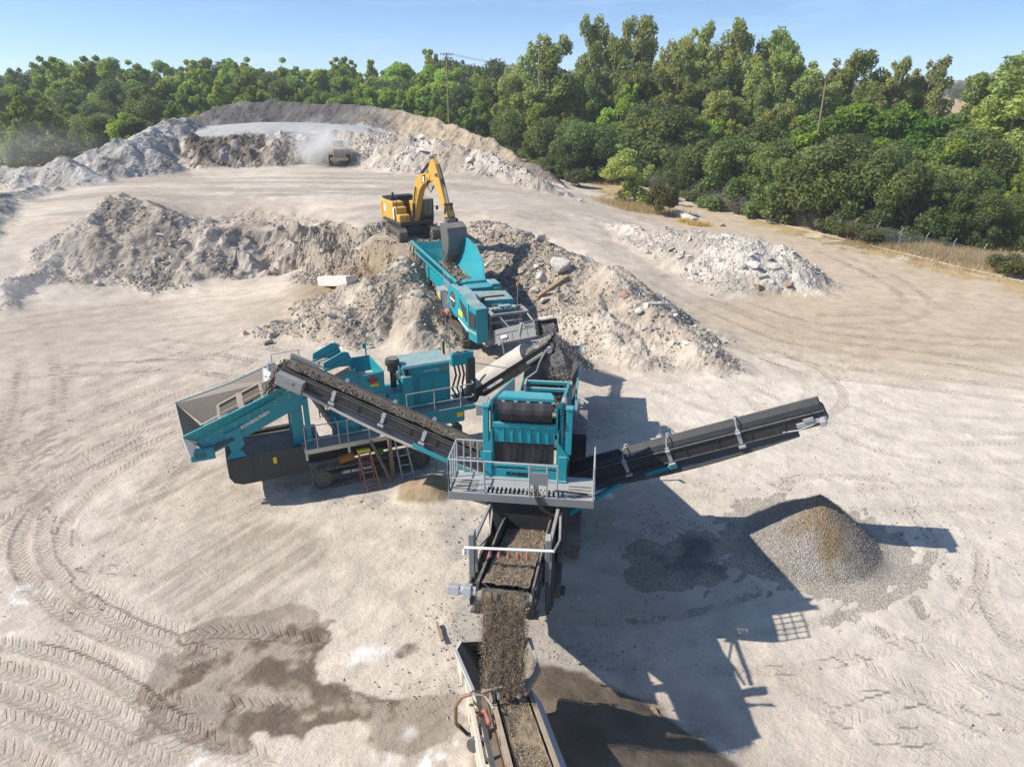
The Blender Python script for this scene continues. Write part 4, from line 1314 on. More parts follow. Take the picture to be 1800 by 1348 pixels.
UP = Vector((0, 0, .16))
prism_thing("barrier_block", "long white concrete barrier block on top of the grey rubble pile", "barrier block", surf(566, 497) + UP, surf(617, 497) + UP, .75, .75, 'rock_pale', .05)
prism_thing("timber_beam", "long grey timber beam lying down the slope beside the jaw crusher", "beam", surf(945, 528) + UP, surf(998, 491) + UP, .42, .42, 'wood', .05)
prism_thing("concrete_beam", "pale concrete beam lying on the long rubble pile below the brick lump", "beam", surf(1134, 541) + UP, surf(1172, 541) + UP, .45, .4, 'rock_pale', .06)
prism_thing("concrete_barrier", "low weathered concrete barrier beside the dirt road, behind the pale rubble pile", "barrier", surf(1188, 378) + UP, surf(1222, 392) + UP, .8, .9, 'rock_pale', .05)
prism_thing("driftwood", "pale bare stick lying near the cream wash plant", "stick", surf(768, 1100) + UP, surf(778, 1132) + UP, .09, .08, 'wood', .25)
prism_thing("branch", "bare grey branch lying at the edge of the dark sand heap", "branch", surf(1145, 1250) + UP, surf(1172, 1295) + UP, .12, .1, 'wood', .3)
prism_thing("plank", "thin tan plank lying on the flank of the dark spoil bank", "plank", PY(640, 208, 139), PY(668, 222, 137), .9, .25, 'wood', .05)

# ================================================================== CONVEYORS AND THE SCREENER
def belt_load(name, fr, L, w, y0=0.0, y1=None, h=.16, seed=1, pal=STONE_COLS, n=900, smax=.16, base=(.22, .19, .155)):
    """heaped stone riding on a belt: lumpy surface plus stones, one object"""
    y1 = L if y1 is None else y1
    rs = np.random.RandomState(seed)
    ys = np.linspace(y0, y1, int((y1 - y0) / .08) + 2); us = np.linspace(-1, 1, 13)
    U, Y = np.meshgrid(us, ys); u = U.ravel(); y = Y.ravel()
    z = (h * (1 - u * u) * .9 + .03) + fbm(u * w, y, .35, 4, seed) * .05 + .14 * u * u
    P = np.array([fr(a * w / 2, b, c) for a, b, c in zip(u, y, z)])
    nx_, ny_ = len(us), len(ys)
    F = (np.arange(ny_ - 1)[:, None] * nx_ + np.arange(nx_ - 1)[None]).ravel()
    Q = np.stack([F, F + 1, F + nx_ + 1, F + nx_], 1)
    Ft = np.concatenate([Q[:, [0, 1, 2]], Q[:, [0, 2, 3]]])
    C = np.tile(np.array(base), (len(P), 1)) * (1 + .3 * fbm(u * w, y, .3, 3, seed + 2))[:, None]
    uu = rs.uniform(-.85, .85, n); yy = rs.uniform(y0, y1, n)
    zz = h * (1 - uu * uu) * .9 + .05 + .14 * uu * uu
    SP = np.array([fr(a * w / 2, b, c) for a, b, c in zip(uu, yy, zz)])
    SV, SF, SCl = stones(SP, .03 * (smax / .03) ** (rs.uniform(0, 1, n) ** 1.8), stone_cols(n, rs, pal), rs)
    return stuff(name, np.concatenate([P, SV]), np.concatenate([Ft, SF + len(P)]), np.clip(np.concatenate([C, SCl]), .02, .8))


def conveyor(root, tail, head, bw, fh=.34, brackets=(), skirt=0.0, belt='belt', frame='blackframe', cover=None, skirt_mat='belt_dusty', strap=.5):
    """belt, two side channels, drums, return guard and straps, all children of root; returns its frame and length"""
    fr = along(tail, head); L = (Vector(head) - Vector(tail)).length
    b = MB(fr); t = .02
    prof = [(-.5, .15), (-.28, .0), (.28, .0), (.5, .15)]
    up = [(p[0] * bw, p[1]) for p in prof]
    for (x0, z0), (x1, z1) in zip(up[:-1], up[1:]):
        b.hexa([(x0, .12, z0 - t), (x1, .12, z1 - t), (x1, L - .05, z1 - t), (x0, L - .05, z0 - t)], [(x0, .12, z0), (x1, .12, z1), (x1, L - .05, z1), (x0, L - .05, z0)])
    b.box(-bw * .48, bw * .48, .1, L - .1, -.40, -.38)
    n = 10
    for k in range(n):
        a0, a1 = math.pi / 2 - math.pi * k / n, math.pi / 2 - math.pi * (k + 1) / n
        r = .2
        b.hexa([(-bw * .48, L - .1 + r * math.cos(a0) * .98, -.19 + r * math.sin(a0) * .98), (bw * .48, L - .1 + r * math.cos(a0) * .98, -.19 + r * math.sin(a0) * .98),
                (bw * .48, L - .1 + r * math.cos(a1) * .98, -.19 + r * math.sin(a1) * .98), (-bw * .48, L - .1 + r * math.cos(a1) * .98, -.19 + r * math.sin(a1) * .98)],
               [(-bw * .48, L - .1 + r * math.cos(a0), -.19 + r * math.sin(a0)), (bw * .48, L - .1 + r * math.cos(a0), -.19 + r * math.sin(a0)),
                (bw * .48, L - .1 + r * math.cos(a1), -.19 + r * math.sin(a1)), (-bw * .48, L - .1 + r * math.cos(a1), -.19 + r * math.sin(a1))])
    b.build("belt", M[belt], root)
    f = MB(fr)
    x = bw / 2 + .05
    for s in (-1, 1):
        f.box(s * x, s * (x + .07), 0, L, -fh, .10)
        f.box(s * x, s * (x + .12), .003, L - .003, .10, .135)
        f.box(s * x, s * (x + .13), .003, L - .003, -fh - .04, -fh)
        k = int(L / 1.1)
        for i in range(k + 1):
            y = .2 + (L - .4) * i / max(1, k)
            f.box(s * (x + .07), s * (x + .11), y - .03, y + .03, -fh, .10)
    k = int(L / 1.2)
    for i in range(k + 1):
        y = .3 + (L - .7) * i / max(1, k)
        f.cyl((-x, y, -.09), (x, y, -.09), .05, 8)
    f.build("conveyor_frame", M[frame], root)
    for nm, y in (("head_drum", L - .1), ("tail_drum", .1)):
        d = MB(fr); d.cyl((-x - .03, y, -.19), (x + .03, y, -.19), .17, 16); d.cyl((-x - .12, y, -.19), (x + .12, y, -.19), .06, 10)
        d.build(nm, M['grey'], root, True)
    if skirt:
        for s in (-1, 1):
            g = MB(fr)
            n = 14
            for i in range(n):
                y0 = L * (.06 + .84 * i / n); y1 = L * (.06 + .84 * (i + 1) / n)
                d0 = skirt * (.35 + .65 * math.sin(math.pi * (.06 + .9 * i / n))); d1 = skirt * (.35 + .65 * math.sin(math.pi * (.06 + .9 * (i + 1) / n)))
                g.hexa([(s * (x + .02), y0, -fh - d0), (s * (x + .035), y0, -fh - d0), (s * (x + .035), y1, -fh - d1), (s * (x + .02), y1, -fh - d1)],
                       [(s * (x + .02), y0, -fh - .03), (s * (x + .035), y0, -fh - .03), (s * (x + .035), y1, -fh - .03), (s * (x + .02), y1, -fh - .03)])
            g.build("side_skirt", M['tarp'], root)
            g = MB(fr)
            for i in range(n):
                y0 = L * (.06 + .84 * i / n); y1 = L * (.06 + .84 * (i + 1) / n)
                d0 = skirt * (.35 + .65 * math.sin(math.pi * (.06 + .9 * i / n))); d1 = skirt * (.35 + .65 * math.sin(math.pi * (.06 + .9 * (i + 1) / n)))
                g.hexa([(s * (x + .01), y0, -fh - d0 - .13), (s * (x + .05), y0, -fh - d0 - .13), (s * (x + .05), y1, -fh - d1 - .13), (s * (x + .01), y1, -fh - d1 - .13)],
                       [(s * (x + .01), y0, -fh - d0), (s * (x + .05), y0, -fh - d0), (s * (x + .05), y1, -fh - d1), (s * (x + .01), y1, -fh - d1)])
            g.build("skirt_hem", M[skirt_mat], root)
    for y in brackets:
        g = MB(fr)
        for s in (-1, 1):
            g.box(s * (x + .07), s * (x + .12), y - .07, y + .07, -fh - .12, .24)
            g.box(s * (x + .02), s * (x + .18), y - .09, y + .09, .10, .14)
            g.box(s * (x + .07), s * (x + .17), y - .13, y + .13, -fh - .16, -fh - .05)
        g.box(-x - .10, x + .10, y - .03, y + .03, -fh - .10, -fh - .05)
        if strap:
            pts = [(x + .095, y, .20)] + [((x + .05) * math.cos(a), y, .20 + .12 * math.sin(a)) for a in [math.pi * i / 8 for i in range(1, 8)]] + [(-x - .095, y, .20)]
            if strap > .7: g.tube(pts, .022, 6)
        g.build("bracket", M['galv'], root)
    if cover:
        a0, a1 = cover
        c = MB(fr)
        n = 10; ny_ = max(2, int((a1 - a0) / .35))
        rs = random.Random(3)
        arc = [((x + .14) * math.cos(math.pi * i / n), .12 + .52 * math.sin(math.pi * i / n)) for i in range(n + 1)]
        V = []
        for j in range(ny_ + 1):
            y = a0 + (a1 - a0) * j / ny_
            k = 1.0 + (.02 if j % 2 else -.01)
            V += [(p[0], y, .12 + (p[1] - .12) * k + rs.uniform(-.006, .006)) for p in arc]
        n1 = n + 1
        Fq = [(j * n1 + i, j * n1 + i + 1, (j + 1) * n1 + i + 1, (j + 1) * n1 + i) for j in range(ny_) for i in range(n)]
        Fq += [tuple(range(n1)), tuple(ny_ * n1 + i for i in reversed(range(n1)))]
        c.add(V, Fq)
        c.build("dust_cover", M['cover'], root, True)
    return fr, L


def rail(mb, pts, posts=None, h=1.1, r=.024, mids=(.55,), close_ends=True):
    """handrail along floor points of the frame: posts, mid rail and top rail"""
    for p in (posts or pts):
        mb.tube([p, (p[0], p[1], p[2] + h)], r, 7)
    mb.tube([(p[0], p[1], p[2] + h) for p in pts], r, 7)
    for m in mids: mb.tube([(p[0], p[1], p[2] + m) for p in pts], r * .85, 7)


def lerp3(a, b, t): return tuple(a[i] + (b[i] - a[i]) * t for i in range(3))


def crawler(root, fr, v0, v1, u0, u1, h=.9, name="crawler_track", mat='track', axis='v'):
    """one crawler track running along v from v0 to v1, between u0 and u1: shoe belt, frame, sprockets"""
    T = lambda p: p if axis == 'v' else (p[1], p[0], p[2])
    r = h / 2; m = MB(fr)
    per = []
    L = v1 - v0 - h; n = 12
    total = 2 * L + 2 * math.pi * r
    k = int(total / .22)
    for i in range(k):
        s = total * i / k
        if s < L: c, a = (v0 + r + s, h), math.pi / 2
        elif s < L + math.pi * r:
            t = (s - L) / r; c, a = (v1 - r + r * math.sin(t), r + r * math.cos(t)), math.pi / 2 - t
        elif s < 2 * L + math.pi * r: c, a = (v1 - r - (s - L - math.pi * r), 0), -math.pi / 2
        else:
            t = (s - 2 * L - math.pi * r) / r; c, a = (v0 + r - r * math.sin(t), r - r * math.cos(t)), -math.pi / 2 - t
        per.append((c, a))
    for (cv, cw), a in per:
        nv, nw = math.cos(a), math.sin(a)
        tv, tw = -nw, nv
        hw, th = .1, .05
        def q(du, dt, dn): return T((du, cv + tv * dt + nv * dn, cw + tw * dt + nw * dn))
        m.hexa([q(u0, -hw, -th), q(u1, -hw, -th), q(u1, hw, -th), q(u0, hw, -th)], [q(u0, -hw, 0), q(u1, -hw, 0), q(u1, hw, 0), q(u0, hw, 0)])
        m.hexa([q(u0, -.025, 0), q(u1, -.025, 0), q(u1, .025, 0), q(u0, .025, 0)], [q(u0, -.015, .05), q(u1, -.015, .05), q(u1, .015, .05), q(u0, .015, .05)])
    tr = m.build(name, M[mat], root)
    f = MB(fr)
    um = (u0 + u1) / 2; w = (u1 - u0) / 2
    b0, b1 = T((um - w * .8, v0 + r, r * .62)), T((um + w * .8, v1 - r, r * 1.35))
    f.box(b0[0], b1[0], b0[1], b1[1], b0[2], b1[2])
    f.build("track_frame", M['dark'], tr)
    for vv in (v0 + r, v1 - r):
        s = MB(fr)
        s.cyl(T((u0 + .03, vv, r)), T((u1 - .03, vv, r)), r - .08, 18)
        s.cyl(T((u0 - .03, vv, r)), T((u1 + .03, vv, r)), r * .45, 14)
        s.build("sprocket", M['track'], tr, True)
    return tr


BY = math.radians(-7.14)
B = Frame((0.225, 17.415, 0), BY)
scr = empty("tracked_screener", B(0, 6, 0), "tall teal tracked screener with black rubber curtains and a railed walkway facing the viewer", "screener")


def screener():
    R_ = scr
    # --- chassis, legs and tracks
    m = MB(B)
    for a in (-.95, 1.05):
        m.box(a - .12, a + .12, 1.6, 12.2, 1.15, 1.6)
    for b in (2.2, 5.2, 8.6, 12.0): m.box(-.83, .93, b - .12, b + .12, 1.2, 1.55)
    m.build("chassis", M['dark'], R_)
    crawler(R_, B, 5.2, 9.4, -1.65, -1.15, .95)
    crawler(R_, B, 5.2, 9.4, 1.2, 1.7, .95)
    for a in (-1.0, 1.1):
        g = MB(B); g.plate([(a, .75, 3.2), (a, .75, 5.9), (a, 7.6, 5.2), (a, 10.5, 3.6), (a, 10.5, 1.6), (a, 3.0, 1.6)], .05)
        for k in range(7): g.box(a - .07, a + .07, 1.4 + k * 1.2, 1.5 + k * 1.2, 2.4, 5.0 - .12 * k)
        g.build("side_panel", M['dark'], R_)
    for a, b in ((-.9, 3.4), (1.02, 3.4)):
        g = MB(B); g.box(a - .09, a + .09, b - .09, b + .09, .05, 5.85); g.box(a - .25, a + .25, b - .25, b + .25, 0, .05)
        g.build("support_leg", M['blackframe'], R_)
    g = MB(B)
    for a in (-1.0, 1.12):
        g.bar((a, .75, 3.3), (a, 3.3, 1.6), .12)
    g.build("bracing", M['dark'], R_)
    # --- inclined main body: feed conveyor housing
    g = MB(B)
    for a in (-.78, .88):
        g.plate([(a, 13.2, 1.9), (a, 13.2, 2.9), (a, 2.2, 7.9), (a, 2.2, 6.9)], .06)
    g.build("feed_conveyor_side", M['teal'], R_)
    g = MB(B)
    g.plate([(-.74, 13.2, 2.45), (.84, 13.2, 2.45), (.84, 2.2, 7.5), (-.74, 2.2, 7.5)], .04)
    g.build("feed_belt", M['belt'], R_)
    # --- screen box
    g = MB(B)
    for s, a in ((-1, -.98), (1, 1.06)):
        g.plate([(a, 1.15, 6.2), (a, 1.15, 8.5), (a, 6.6, 6.9), (a, 6.6, 5.1)], .07)
        for i in range(5):
            b = 1.9 + i * 1.05; t = (b - 1.15) / 5.45
            g.box(a + s * .035, a + s * .11, b - .05, b + .05, 6.25 - 1.1 * t, 8.4 - 1.6 * t)
    g.build("screen_box", M['teal'], R_)
    g = MB(B)
    g.cyl((-1.25, 3.6, 6.7), (1.33, 3.6, 6.7), .28, 16)
    g.build("shaker_housing", M['dark'], R_, True)
    g = MB(B); g.plate([(-.94, 1.3, 6.9), (1.02, 1.3, 6.9), (1.02, 6.5, 5.6), (-.94, 6.5, 5.6)], .05)
    g.build("screen_mesh", M['belt_dusty'], R_)
    # --- front head: posts, beams, curtains
    for a, z0, z1 in ((-1.13, 6.9, 8.3), (1.3, 6.9, 8.35)):
        g = MB(B); g.box(a - .085, a + .085, 1.0, 1.2, z0, z1); g.box(a - .11, a + .11, .97, 1.23, z1, z1 + .05)
        g.cyl((a + (.2 if a < 0 else -.2), 1.08, 6.5), (a + (.2 if a < 0 else -.2), 1.08, 8.1), .035, 8)
        g.build("lift_post", M['teal'], R_)
    g = MB(B)
    g.hexa([(-.74, 1.12, 8.60), (.84, 1.12, 8.60), (.84, 1.32, 8.60), (-.74, 1.32, 8.60)], [(-.74, 1.12, 8.66), (.84, 1.12, 8.66), (.74, 1.32, 8.72), (-.62, 1.32, 8.72)])
    g.box(-.76, .86, 1.02, 1.12, 8.55, 8.66)
    g.build("head_hood", M['teal'], R_)
    g = MB(B)
    n, k = 12, 7
    bul = lambda t: 1.10 - .26 * math.sin(math.pi * min(1, t * 1.15)) ** .8
    for j in range(k):
        t0, t1 = j / k, (j + 1) / k
        za, zb_ = 8.57 - .83 * t0, 8.57 - .83 * t1
        for i in range(n):
            x0, x1 = -.74 + 1.56 * i / n, -.74 + 1.56 * (i + 1) / n
            w0, w1 = .012 * math.sin(i * 1.7), .012 * math.sin((i + 1) * 1.7)
            g.hexa([(x0, bul(t1) + w0, zb_), (x1, bul(t1) + w1, zb_), (x1, bul(t1) + w1 + .03, zb_), (x0, bul(t1) + w0 + .03, zb_)], [(x0, bul(t0) + w0, za), (x1, bul(t0) + w1, za), (x1, bul(t0) + w1 + .03, za), (x0, bul(t0) + w0 + .03, za)])
    g.build("upper_curtain", M['belt'], R_)
    g = MB(B)
    for i in range(5):
        x = -.66 + i * .36; g.box(x, x + .1, 1.015, 1.05, 8.50, 8.55)
    g.build("curtain_clamp", M['galv'], R_)
    g = MB(B)
    g.box(-.90, .92, .98, 1.10, 7.70, 7.84)
    g.hexa([(-.88, 1.04, 7.20), (.90, 1.04, 7.20), (.90, 1.10, 7.20), (-.88, 1.10, 7.20)], [(-.88, 1.02, 7.70), (.90, 1.02, 7.70), (.90, 1.09, 7.70), (-.88, 1.09, 7.70)])
    for i in range(6):
        x = -.6 + i * .26; g.box(x - .012, x + .012, .985, 1.04, 7.22, 7.68)
    g.build("cross_beam", M['teal'], R_)
    g = MB(B)
    for i in range(n):
        x0, x1 = -.88 + 1.76 * i / n, -.88 + 1.76 * (i + 1) / n
        y0, y1 = .025 * math.sin(i * 1.3), .025 * math.sin((i + 1) * 1.3)
        g.hexa([(x0, 1.06 + y0, 6.50), (x1, 1.06 + y1, 6.50), (x1, 1.09 + y1, 6.50), (x0, 1.09 + y0, 6.50)], [(x0, 1.06, 7.20), (x1, 1.06, 7.20), (x1, 1.09, 7.20), (x0, 1.09, 7.20)])
    g.build("lower_curtain", M['belt'], R_)
    for s, a in ((-1, -.93), (1, .96)):
        g = MB(B); g.plate([(a, 1.0, 7.35), (a + s * .38, 1.0, 6.8), (a + s * .30, 1.0, 6.45), (a, 1.0, 6.4)], .05)
        g.plate([(a + s * .03, .98, 7.6), (a + s * .03, .98, 6.2), (a + s * .03, 1.6, 6.2), (a + s * .03, 1.6, 7.4)], .05)
        g.build("gusset_plate", M['teal'], R_)
    g = MB(B)
    g.box(-1.14, 1.2, .98, 1.06, 6.02, 6.34); g.box(-1.2, -.95, .94, 1.3, 6.0, 6.9); g.box(1.02, 1.27, .94, 1.3, 6.0, 6.85)
    g.box(-.95, 1.02, .96, 1.1, 6.40, 6.5); g.box(-1.22, 1.29, .9, .98, 5.99, 6.06)
    g.build("front_panel", M['teal_dusty'], R_)
    text_mesh("POWERSCREEN", .165, Frame(B(-.52, .975, 6.11), BY), M['black'], R_, spacing=.85, bold=.007)
    g = MB(B); g.box(-1.45, -1.15, 1.25, 1.9, 7.9, 8.25); g.box(-1.15, -.75, 1.4, 1.75, 8.0, 8.25)
    g.build("drive_motor", M['grey'], R_)
    for i, (a, b, c) in enumerate(((1.12, 1.3, 8.35), (1.2, 1.35, 7.9), (1.1, 1.5, 7.4))):
        g = MB(B); g.cyl((a, b, c - .15), (a + .02, b + .25, c + .12), .09, 12); g.tube([(a, b + .1, c), (a + .12, b + .05, c - .35), (a + .05, b, c - .8)], .03, 7)
        g.build("hydraulic_motor", M['grey'], R_, True)
    # --- walkway
    g = MB(B); z = 6.0
    g.box(-2.05, -1.17, 0, 1.2, z - .06, z); g.box(1.27, 2.08, 0, 1.3, z - .06, z)
    g.box(-1.17, 1.27, .50, .9, z - .06, z - .003); g.box(-1.17, 1.27, .03, .14, z - .06, z - .003)
    for i in range(20):
        x = -1.17 + i * .1265; g.box(x, x + .065, .14, .50, z - .05, z - .002)
    g.build("walkway", M['galv'], R_)
    g = MB(B)
    g.box(-2.08, 2.11, -.05, 0.0, z - .2, z + .06); g.box(-2.10, -2.05, 0, 1.2, z - .2, z + .05); g.box(2.08, 2.13, 0, 1.3, z - .2, z + .05)
    g.build("walkway_edge", M['grey'], R_)
    for k in range(4):
        g = MB(B); a = -1.95 + k * .17
        g.box(-2.0 + .06 * k, -1.3, .2 + k * .17, .29 + k * .17, z + .004, z + .012)
        g.build("tread_strip", M['dark'], R_)
        g = MB(B); g.box(1.36, 2.02, .2 + k * .17, .27 + k * .17, z + .004, z + .012); g.build("tread_strip", M['dark'], R_)
    def panel(pts, posts, mids, nm="handrail"):
        q = MB(B); rail(q, pts, posts, 1.1, .026, mids); q.build(nm, M['galv'], R_)
    L0, L1, L2 = (-2.05, -.02, z), (-2.05, 1.2, z), (-1.2, 1.2, z)
    panel([L0, L1], [lerp3(L0, L1, t) for t in (0, .25, .5, .75, 1)], (.5,))
    panel([L1, L2], [lerp3(L1, L2, t) for t in (.25, .5, .75)], (.5,))
    panel([L0, (-1.05, -.02, z)], [L0], (.5,))
    F0, F1 = (-1.02, -.02, z), (1.06, -.02, z)
    panel([F0, F1], [F0, lerp3(F0, F1, .62), lerp3(F0, F1, .86), F1], (.58,))
    R0, R1 = (2.08, -.02, z), (2.08, 1.3, z)
    panel([R0, R1], [lerp3(R0, R1, t) for t in (0, .2, .4, .6, .8, 1)], (.35, .7))
    g = MB(B); g.box(.27, .76, -.045, -.015, z + .45, z + .85); g.build("control_panel", M['grey'], R_)
    g = MB(B)
    for k in range(3):
        o = .05 * k
        g.tube([(.4 + o, -.03, 6.45), (.45 + o, -.10, 6.1), (.6 + o, -.14, 5.75), (.95 + o, -.1, 5.5), (1.12 + o, .05, 5.6), (1.15, .3, 5.9)], .022, 6)
    g.build("hose", M['hose'], R_, True)
    g = MB(B); g.bar((1.0, -.1, 6.35), (1.9, .35, 6.02), .05); g.build("prop_bar", M['dark'], R_)
    # --- discharge chute below the walkway
    g = MB(B)
    g.plate([(-1.02, .16, 5.78), (1.06, .16, 5.78), (.74, .02, 4.78), (-.66, .02, 4.78)], .03)
    g.plate([(-1.02, .16, 5.78), (-.66, .02, 4.78), (-.66, 1.5, 4.5), (-1.02, 1.8, 5.78)], .03)
    g.plate([(1.06, .16, 5.78), (.74, .02, 4.78), (.74, 1.5, 4.5), (1.06, 1.8, 5.78)], .03)
    g.build("rubber_chute", M['belt'], R_)
    g = MB(B)
    for i in range(16):
        x = -.7 + i * .09; g.bar((x, .13, 5.75), (x + .3, .085, 5.42), .014)
    g.build("chute_grating", M['dark'], R_)
    # --- front (fines) conveyor
    t0, t1 = B(.32, 3.0, 3.85), B(.10, -3.95, 5.88)
    fr, L = conveyor(R_, t0, t1, 1.15, .38, (), 0, 'belt_dusty', strap=0)
    for s in (-1, 1):
        g = MB(fr); x = s * .66
        g.plate([(x, L * .40, -.5), (x, L * .40, .55), (x, L * .62, .50), (x, L - .05, .16), (x, L - .02, -.42)], .05)
        g.plate([(x, L - .32, -.15), (x, L + .06, -.15), (x, L + .02, -.62), (x, L - .35, -.62)], .1)
        g.box(x - .16, x + .16, L - .42, L - .04, -.64, -.56)
        for k in range(5): g.box(x + s * .03, x + s * .09, L * (.45 + .1 * k), L * (.45 + .1 * k) + .05, -.5, .5 - .07 * k)
        g.build("side_plate", M['dark'], R_)
    g = MB(fr); g.cyl((.75, L - .3, -.2), (1.45, L - .3, -.2), .11, 14); g.box(.85, 1.05, L - .44, L - .16, -.33, -.07); g.box(1.15, 1.44, L - .42, L - .18, -.31, -.09)
    g.build("drive_motor", M['galv'], R_, False)
    for s in (-1, 1):
        g = MB(B); a = -.86 if s < 0 else 1.12
        g.bar((a, .35, 5.6), (a - .1, -2.0, 5.9), .09);
        g.box(a - .2, a - .05, -2.4, -2.1, 4.9, 6.3)
        g.tube([(a + .05, .3, 5.6), (a + .1, -.8, 5.2), (a, -1.9, 5.6)], .035, 6)
        g.build("conveyor_stay", M['grey'], R_)
    for a in (-.98, 1.0):
        g = MB(B)
        g.plate([(a, 3.0, 1.45), (a, .6, 1.75), (a, -2.7, 4.3), (a, -2.9, 5.1), (a, 0, 4.5), (a, 3.0, 3.7)], .04)
        for k in range(5): g.bar((a, 2.4 - 1.1 * k, 1.62 + max(0, k - 1.5) * .8), (a, 2.4 - 1.1 * k, 3.85 + .28 * k), .09)
        g.build("conveyor_side_frame", M['blackframe'], R_)
    g = MB(B)
    sp = [(-1.06, -2.92, 6.10), (-1.06, -2.92, 6.28), (1.16, -2.80, 6.28)]
    g.tube(sp, .035, 8); g.cyl((-1.06, -2.92, 6.08), (-1.06, -2.92, 6.2), .05, 8)
    sb = g.build("spray_bar", M['pvc'], R_, True)
    for k in range(5):
        g = MB(B); x = -.42 + k * .235
        g.tube([(x, -2.88, 6.24), (x, -2.89, 6.06)], .022, 8, None, .065)
        g.build("spray_nozzle", M['salmon'], sb, True)
    g = MB(B); g.box(1.06, 1.12, -2.75, -2.7, 5.7, 6.26); g.box(-.8, -.74, -2.86, -2.81, 5.5, 6.26); g.build("spray_bracket", M['grey'], R_)
    belt_load("damp_gravel", fr, L, 1.12, L * .40, L + .02, .13, 5, np.array([(.235, .18, .115), (.28, .22, .15), (.18, .135, .09), (.36, .31, .25)]), 3200, .05, (.235, .18, .115))
    # --- feed hopper at the back
    h0, h1, zt = 13.1, 19.8, 3.45
    g = MB(B)
    g.plate([(1.15, h0 - .1, zt), (1.15, h1, zt + .15), (.55, h1, 2.0), (.55, h0, 2.0)], .05)
    g.plate([(-1.45, h0, zt), (-1.45, h1, zt), (-.6, h1, 2.0), (-.6, h0, 2.0)], .05)
    g.plate([(-1.45, h1, zt), (1.15, h1, zt), (.55, h1 - .4, 1.9), (-.6, h1 - .4, 1.9)], .05)
    g.plate([(-.62, h0, 2.0), (.57, h0, 2.0), (.57, h1 - .3, 2.0), (-.62, h1 - .3, 2.0)], .05)
    g.build("feed_hopper", M['dark'], R_)
    g = MB(B); g.box(1.12, 1.2, h0 - .6, h1, zt - .1, zt + .2); g.box(1.14, 1.22, h0 - 2.2, h0, 2.3, zt); g.box(-1.53, -1.45, h0, h1, zt - .1, zt + .06)
    g.build("hopper_rim", M['teal'], R_)
    for b, zz in ((13.1, 4.0), (12.75, 3.8)):
        g = MB(B); g.box(-1.25, .95, b - .07, b + .07, zz - .08, zz + .08); g.build("cross_beam", M['teal_dusty'], R_)
    g = MB(B)
    for a in (-1.2, .9): g.box(a - .06, a + .06, 12.6, 13.2, 2.6, 4.1)
    g.box(-1.5, -1.25, 12.3, 12.7, 3.2, 3.7)
    g.build("hopper_bracket", M['grey'], R_)
    for s in (-1, 1):
        g = MB(B); a = .15 + s * .8
        g.box(a - .1, a + .1, 15.0, 15.3, .05, 2.1); g.box(a - .1, a + .1, 18.6, 18.9, .05, 2.1); g.box(a - .08, a + .08, 11.9, 19.2, 1.55, 1.8)
        g.build("hopper_leg", M['dark'], R_)
    # side power pack and fittings seen over the hood
    g = MB(B); g.box(1.15, 1.75, 9.4, 11.8, 1.7, 3.3); g.build("engine_cover", M['dark'], R_)
    g = MB(B); g.box(-1.75, -1.1, 9.6, 11.6, 1.6, 3.0); g.build("tank", M['teal'], R_)
    g = MB(B); g.tube([(1.2, 10.6, 3.3), (1.35, 10.5, 4.5)], .05, 8); g.cyl((1.35, 10.5, 4.5), (1.75, 10.3, 4.35), .06, 8); g.build("exhaust_pipe", M['galv'], R_, True)
    # --- side conveyors
    fr, L = conveyor(R_, B(.95, 7.5, 2.5), (10.97, 22.79, 6.35), .95, .34, (2.6, 4.3, 6.9), .42, strap=.8)
    g = MB(fr); g.box(.52, .62, L - 1.0, L + .02, -.3, -.12); g.box(.62, .95, L - .25, L - .05, -.30, -.1); g.cyl((.6, L - .12, -.2), (.85, L - .12, -.2), .12, 12)
    g.tube([(.6, L - 1.5, -.32), (.64, L - 1.0, -.36), (.62, L - .5, -.30), (.6, L - .2, -.2)], .03, 6); g.box(.64, .68, L - .75, L - .4, -.12, .02)
    g.build("head_drive", M['galv'], R_)
    g = MB(WORLD); g.beam(B(1.25, 7.3, 1.6), fr(.6, L * .45, -.55), .16); g.beam(B(1.25, 6.0, 1.6), fr(-.6, L * .45, -.55), .16)
    g.build("conveyor_strut", M['teal'], R_)
    fr, L = conveyor(R_, B(-.75, 7.75, 2.35), PZ(500, 642, 6.15), 1.0, .24, (4.2, 6.0, 8.2), .42, belt='belt_dusty', skirt_mat='cover', strap=.5)
    g = MB(fr); g.box(-.95, -.62, L - 1.3, L - .15, -.42, .12); g.box(-.98, -.95, L - .9, L - .5, -.1, .02); g.box(-.64, .7, L - .25, L - .2, -.42, -.36); g.box(.62, .7, L - 1.2, L + .1, -.42, .3); g.build("head_plate", M['grey'], R_)
    g = MB(WORLD); g.beam(B(-1.25, 7.3, 1.7), fr(-.62, L * .42, -.6), .17); g.beam(B(-1.25, 8.6, 1.7), fr(.62, L * .42, -.6), .17)
    g.build("conveyor_strut", M['teal'], R_)
    belt_load("crushed_stone", fr, L, .58, .8, L + .05, .05, 9, np.array([(.21, .175, .135), (.14, .12, .095), (.28, .25, .21), (.25, .195, .135)]), 800, .13, (.15, .12, .088))
    return fr, L


LEFT_FR, LEFT_L = screener()


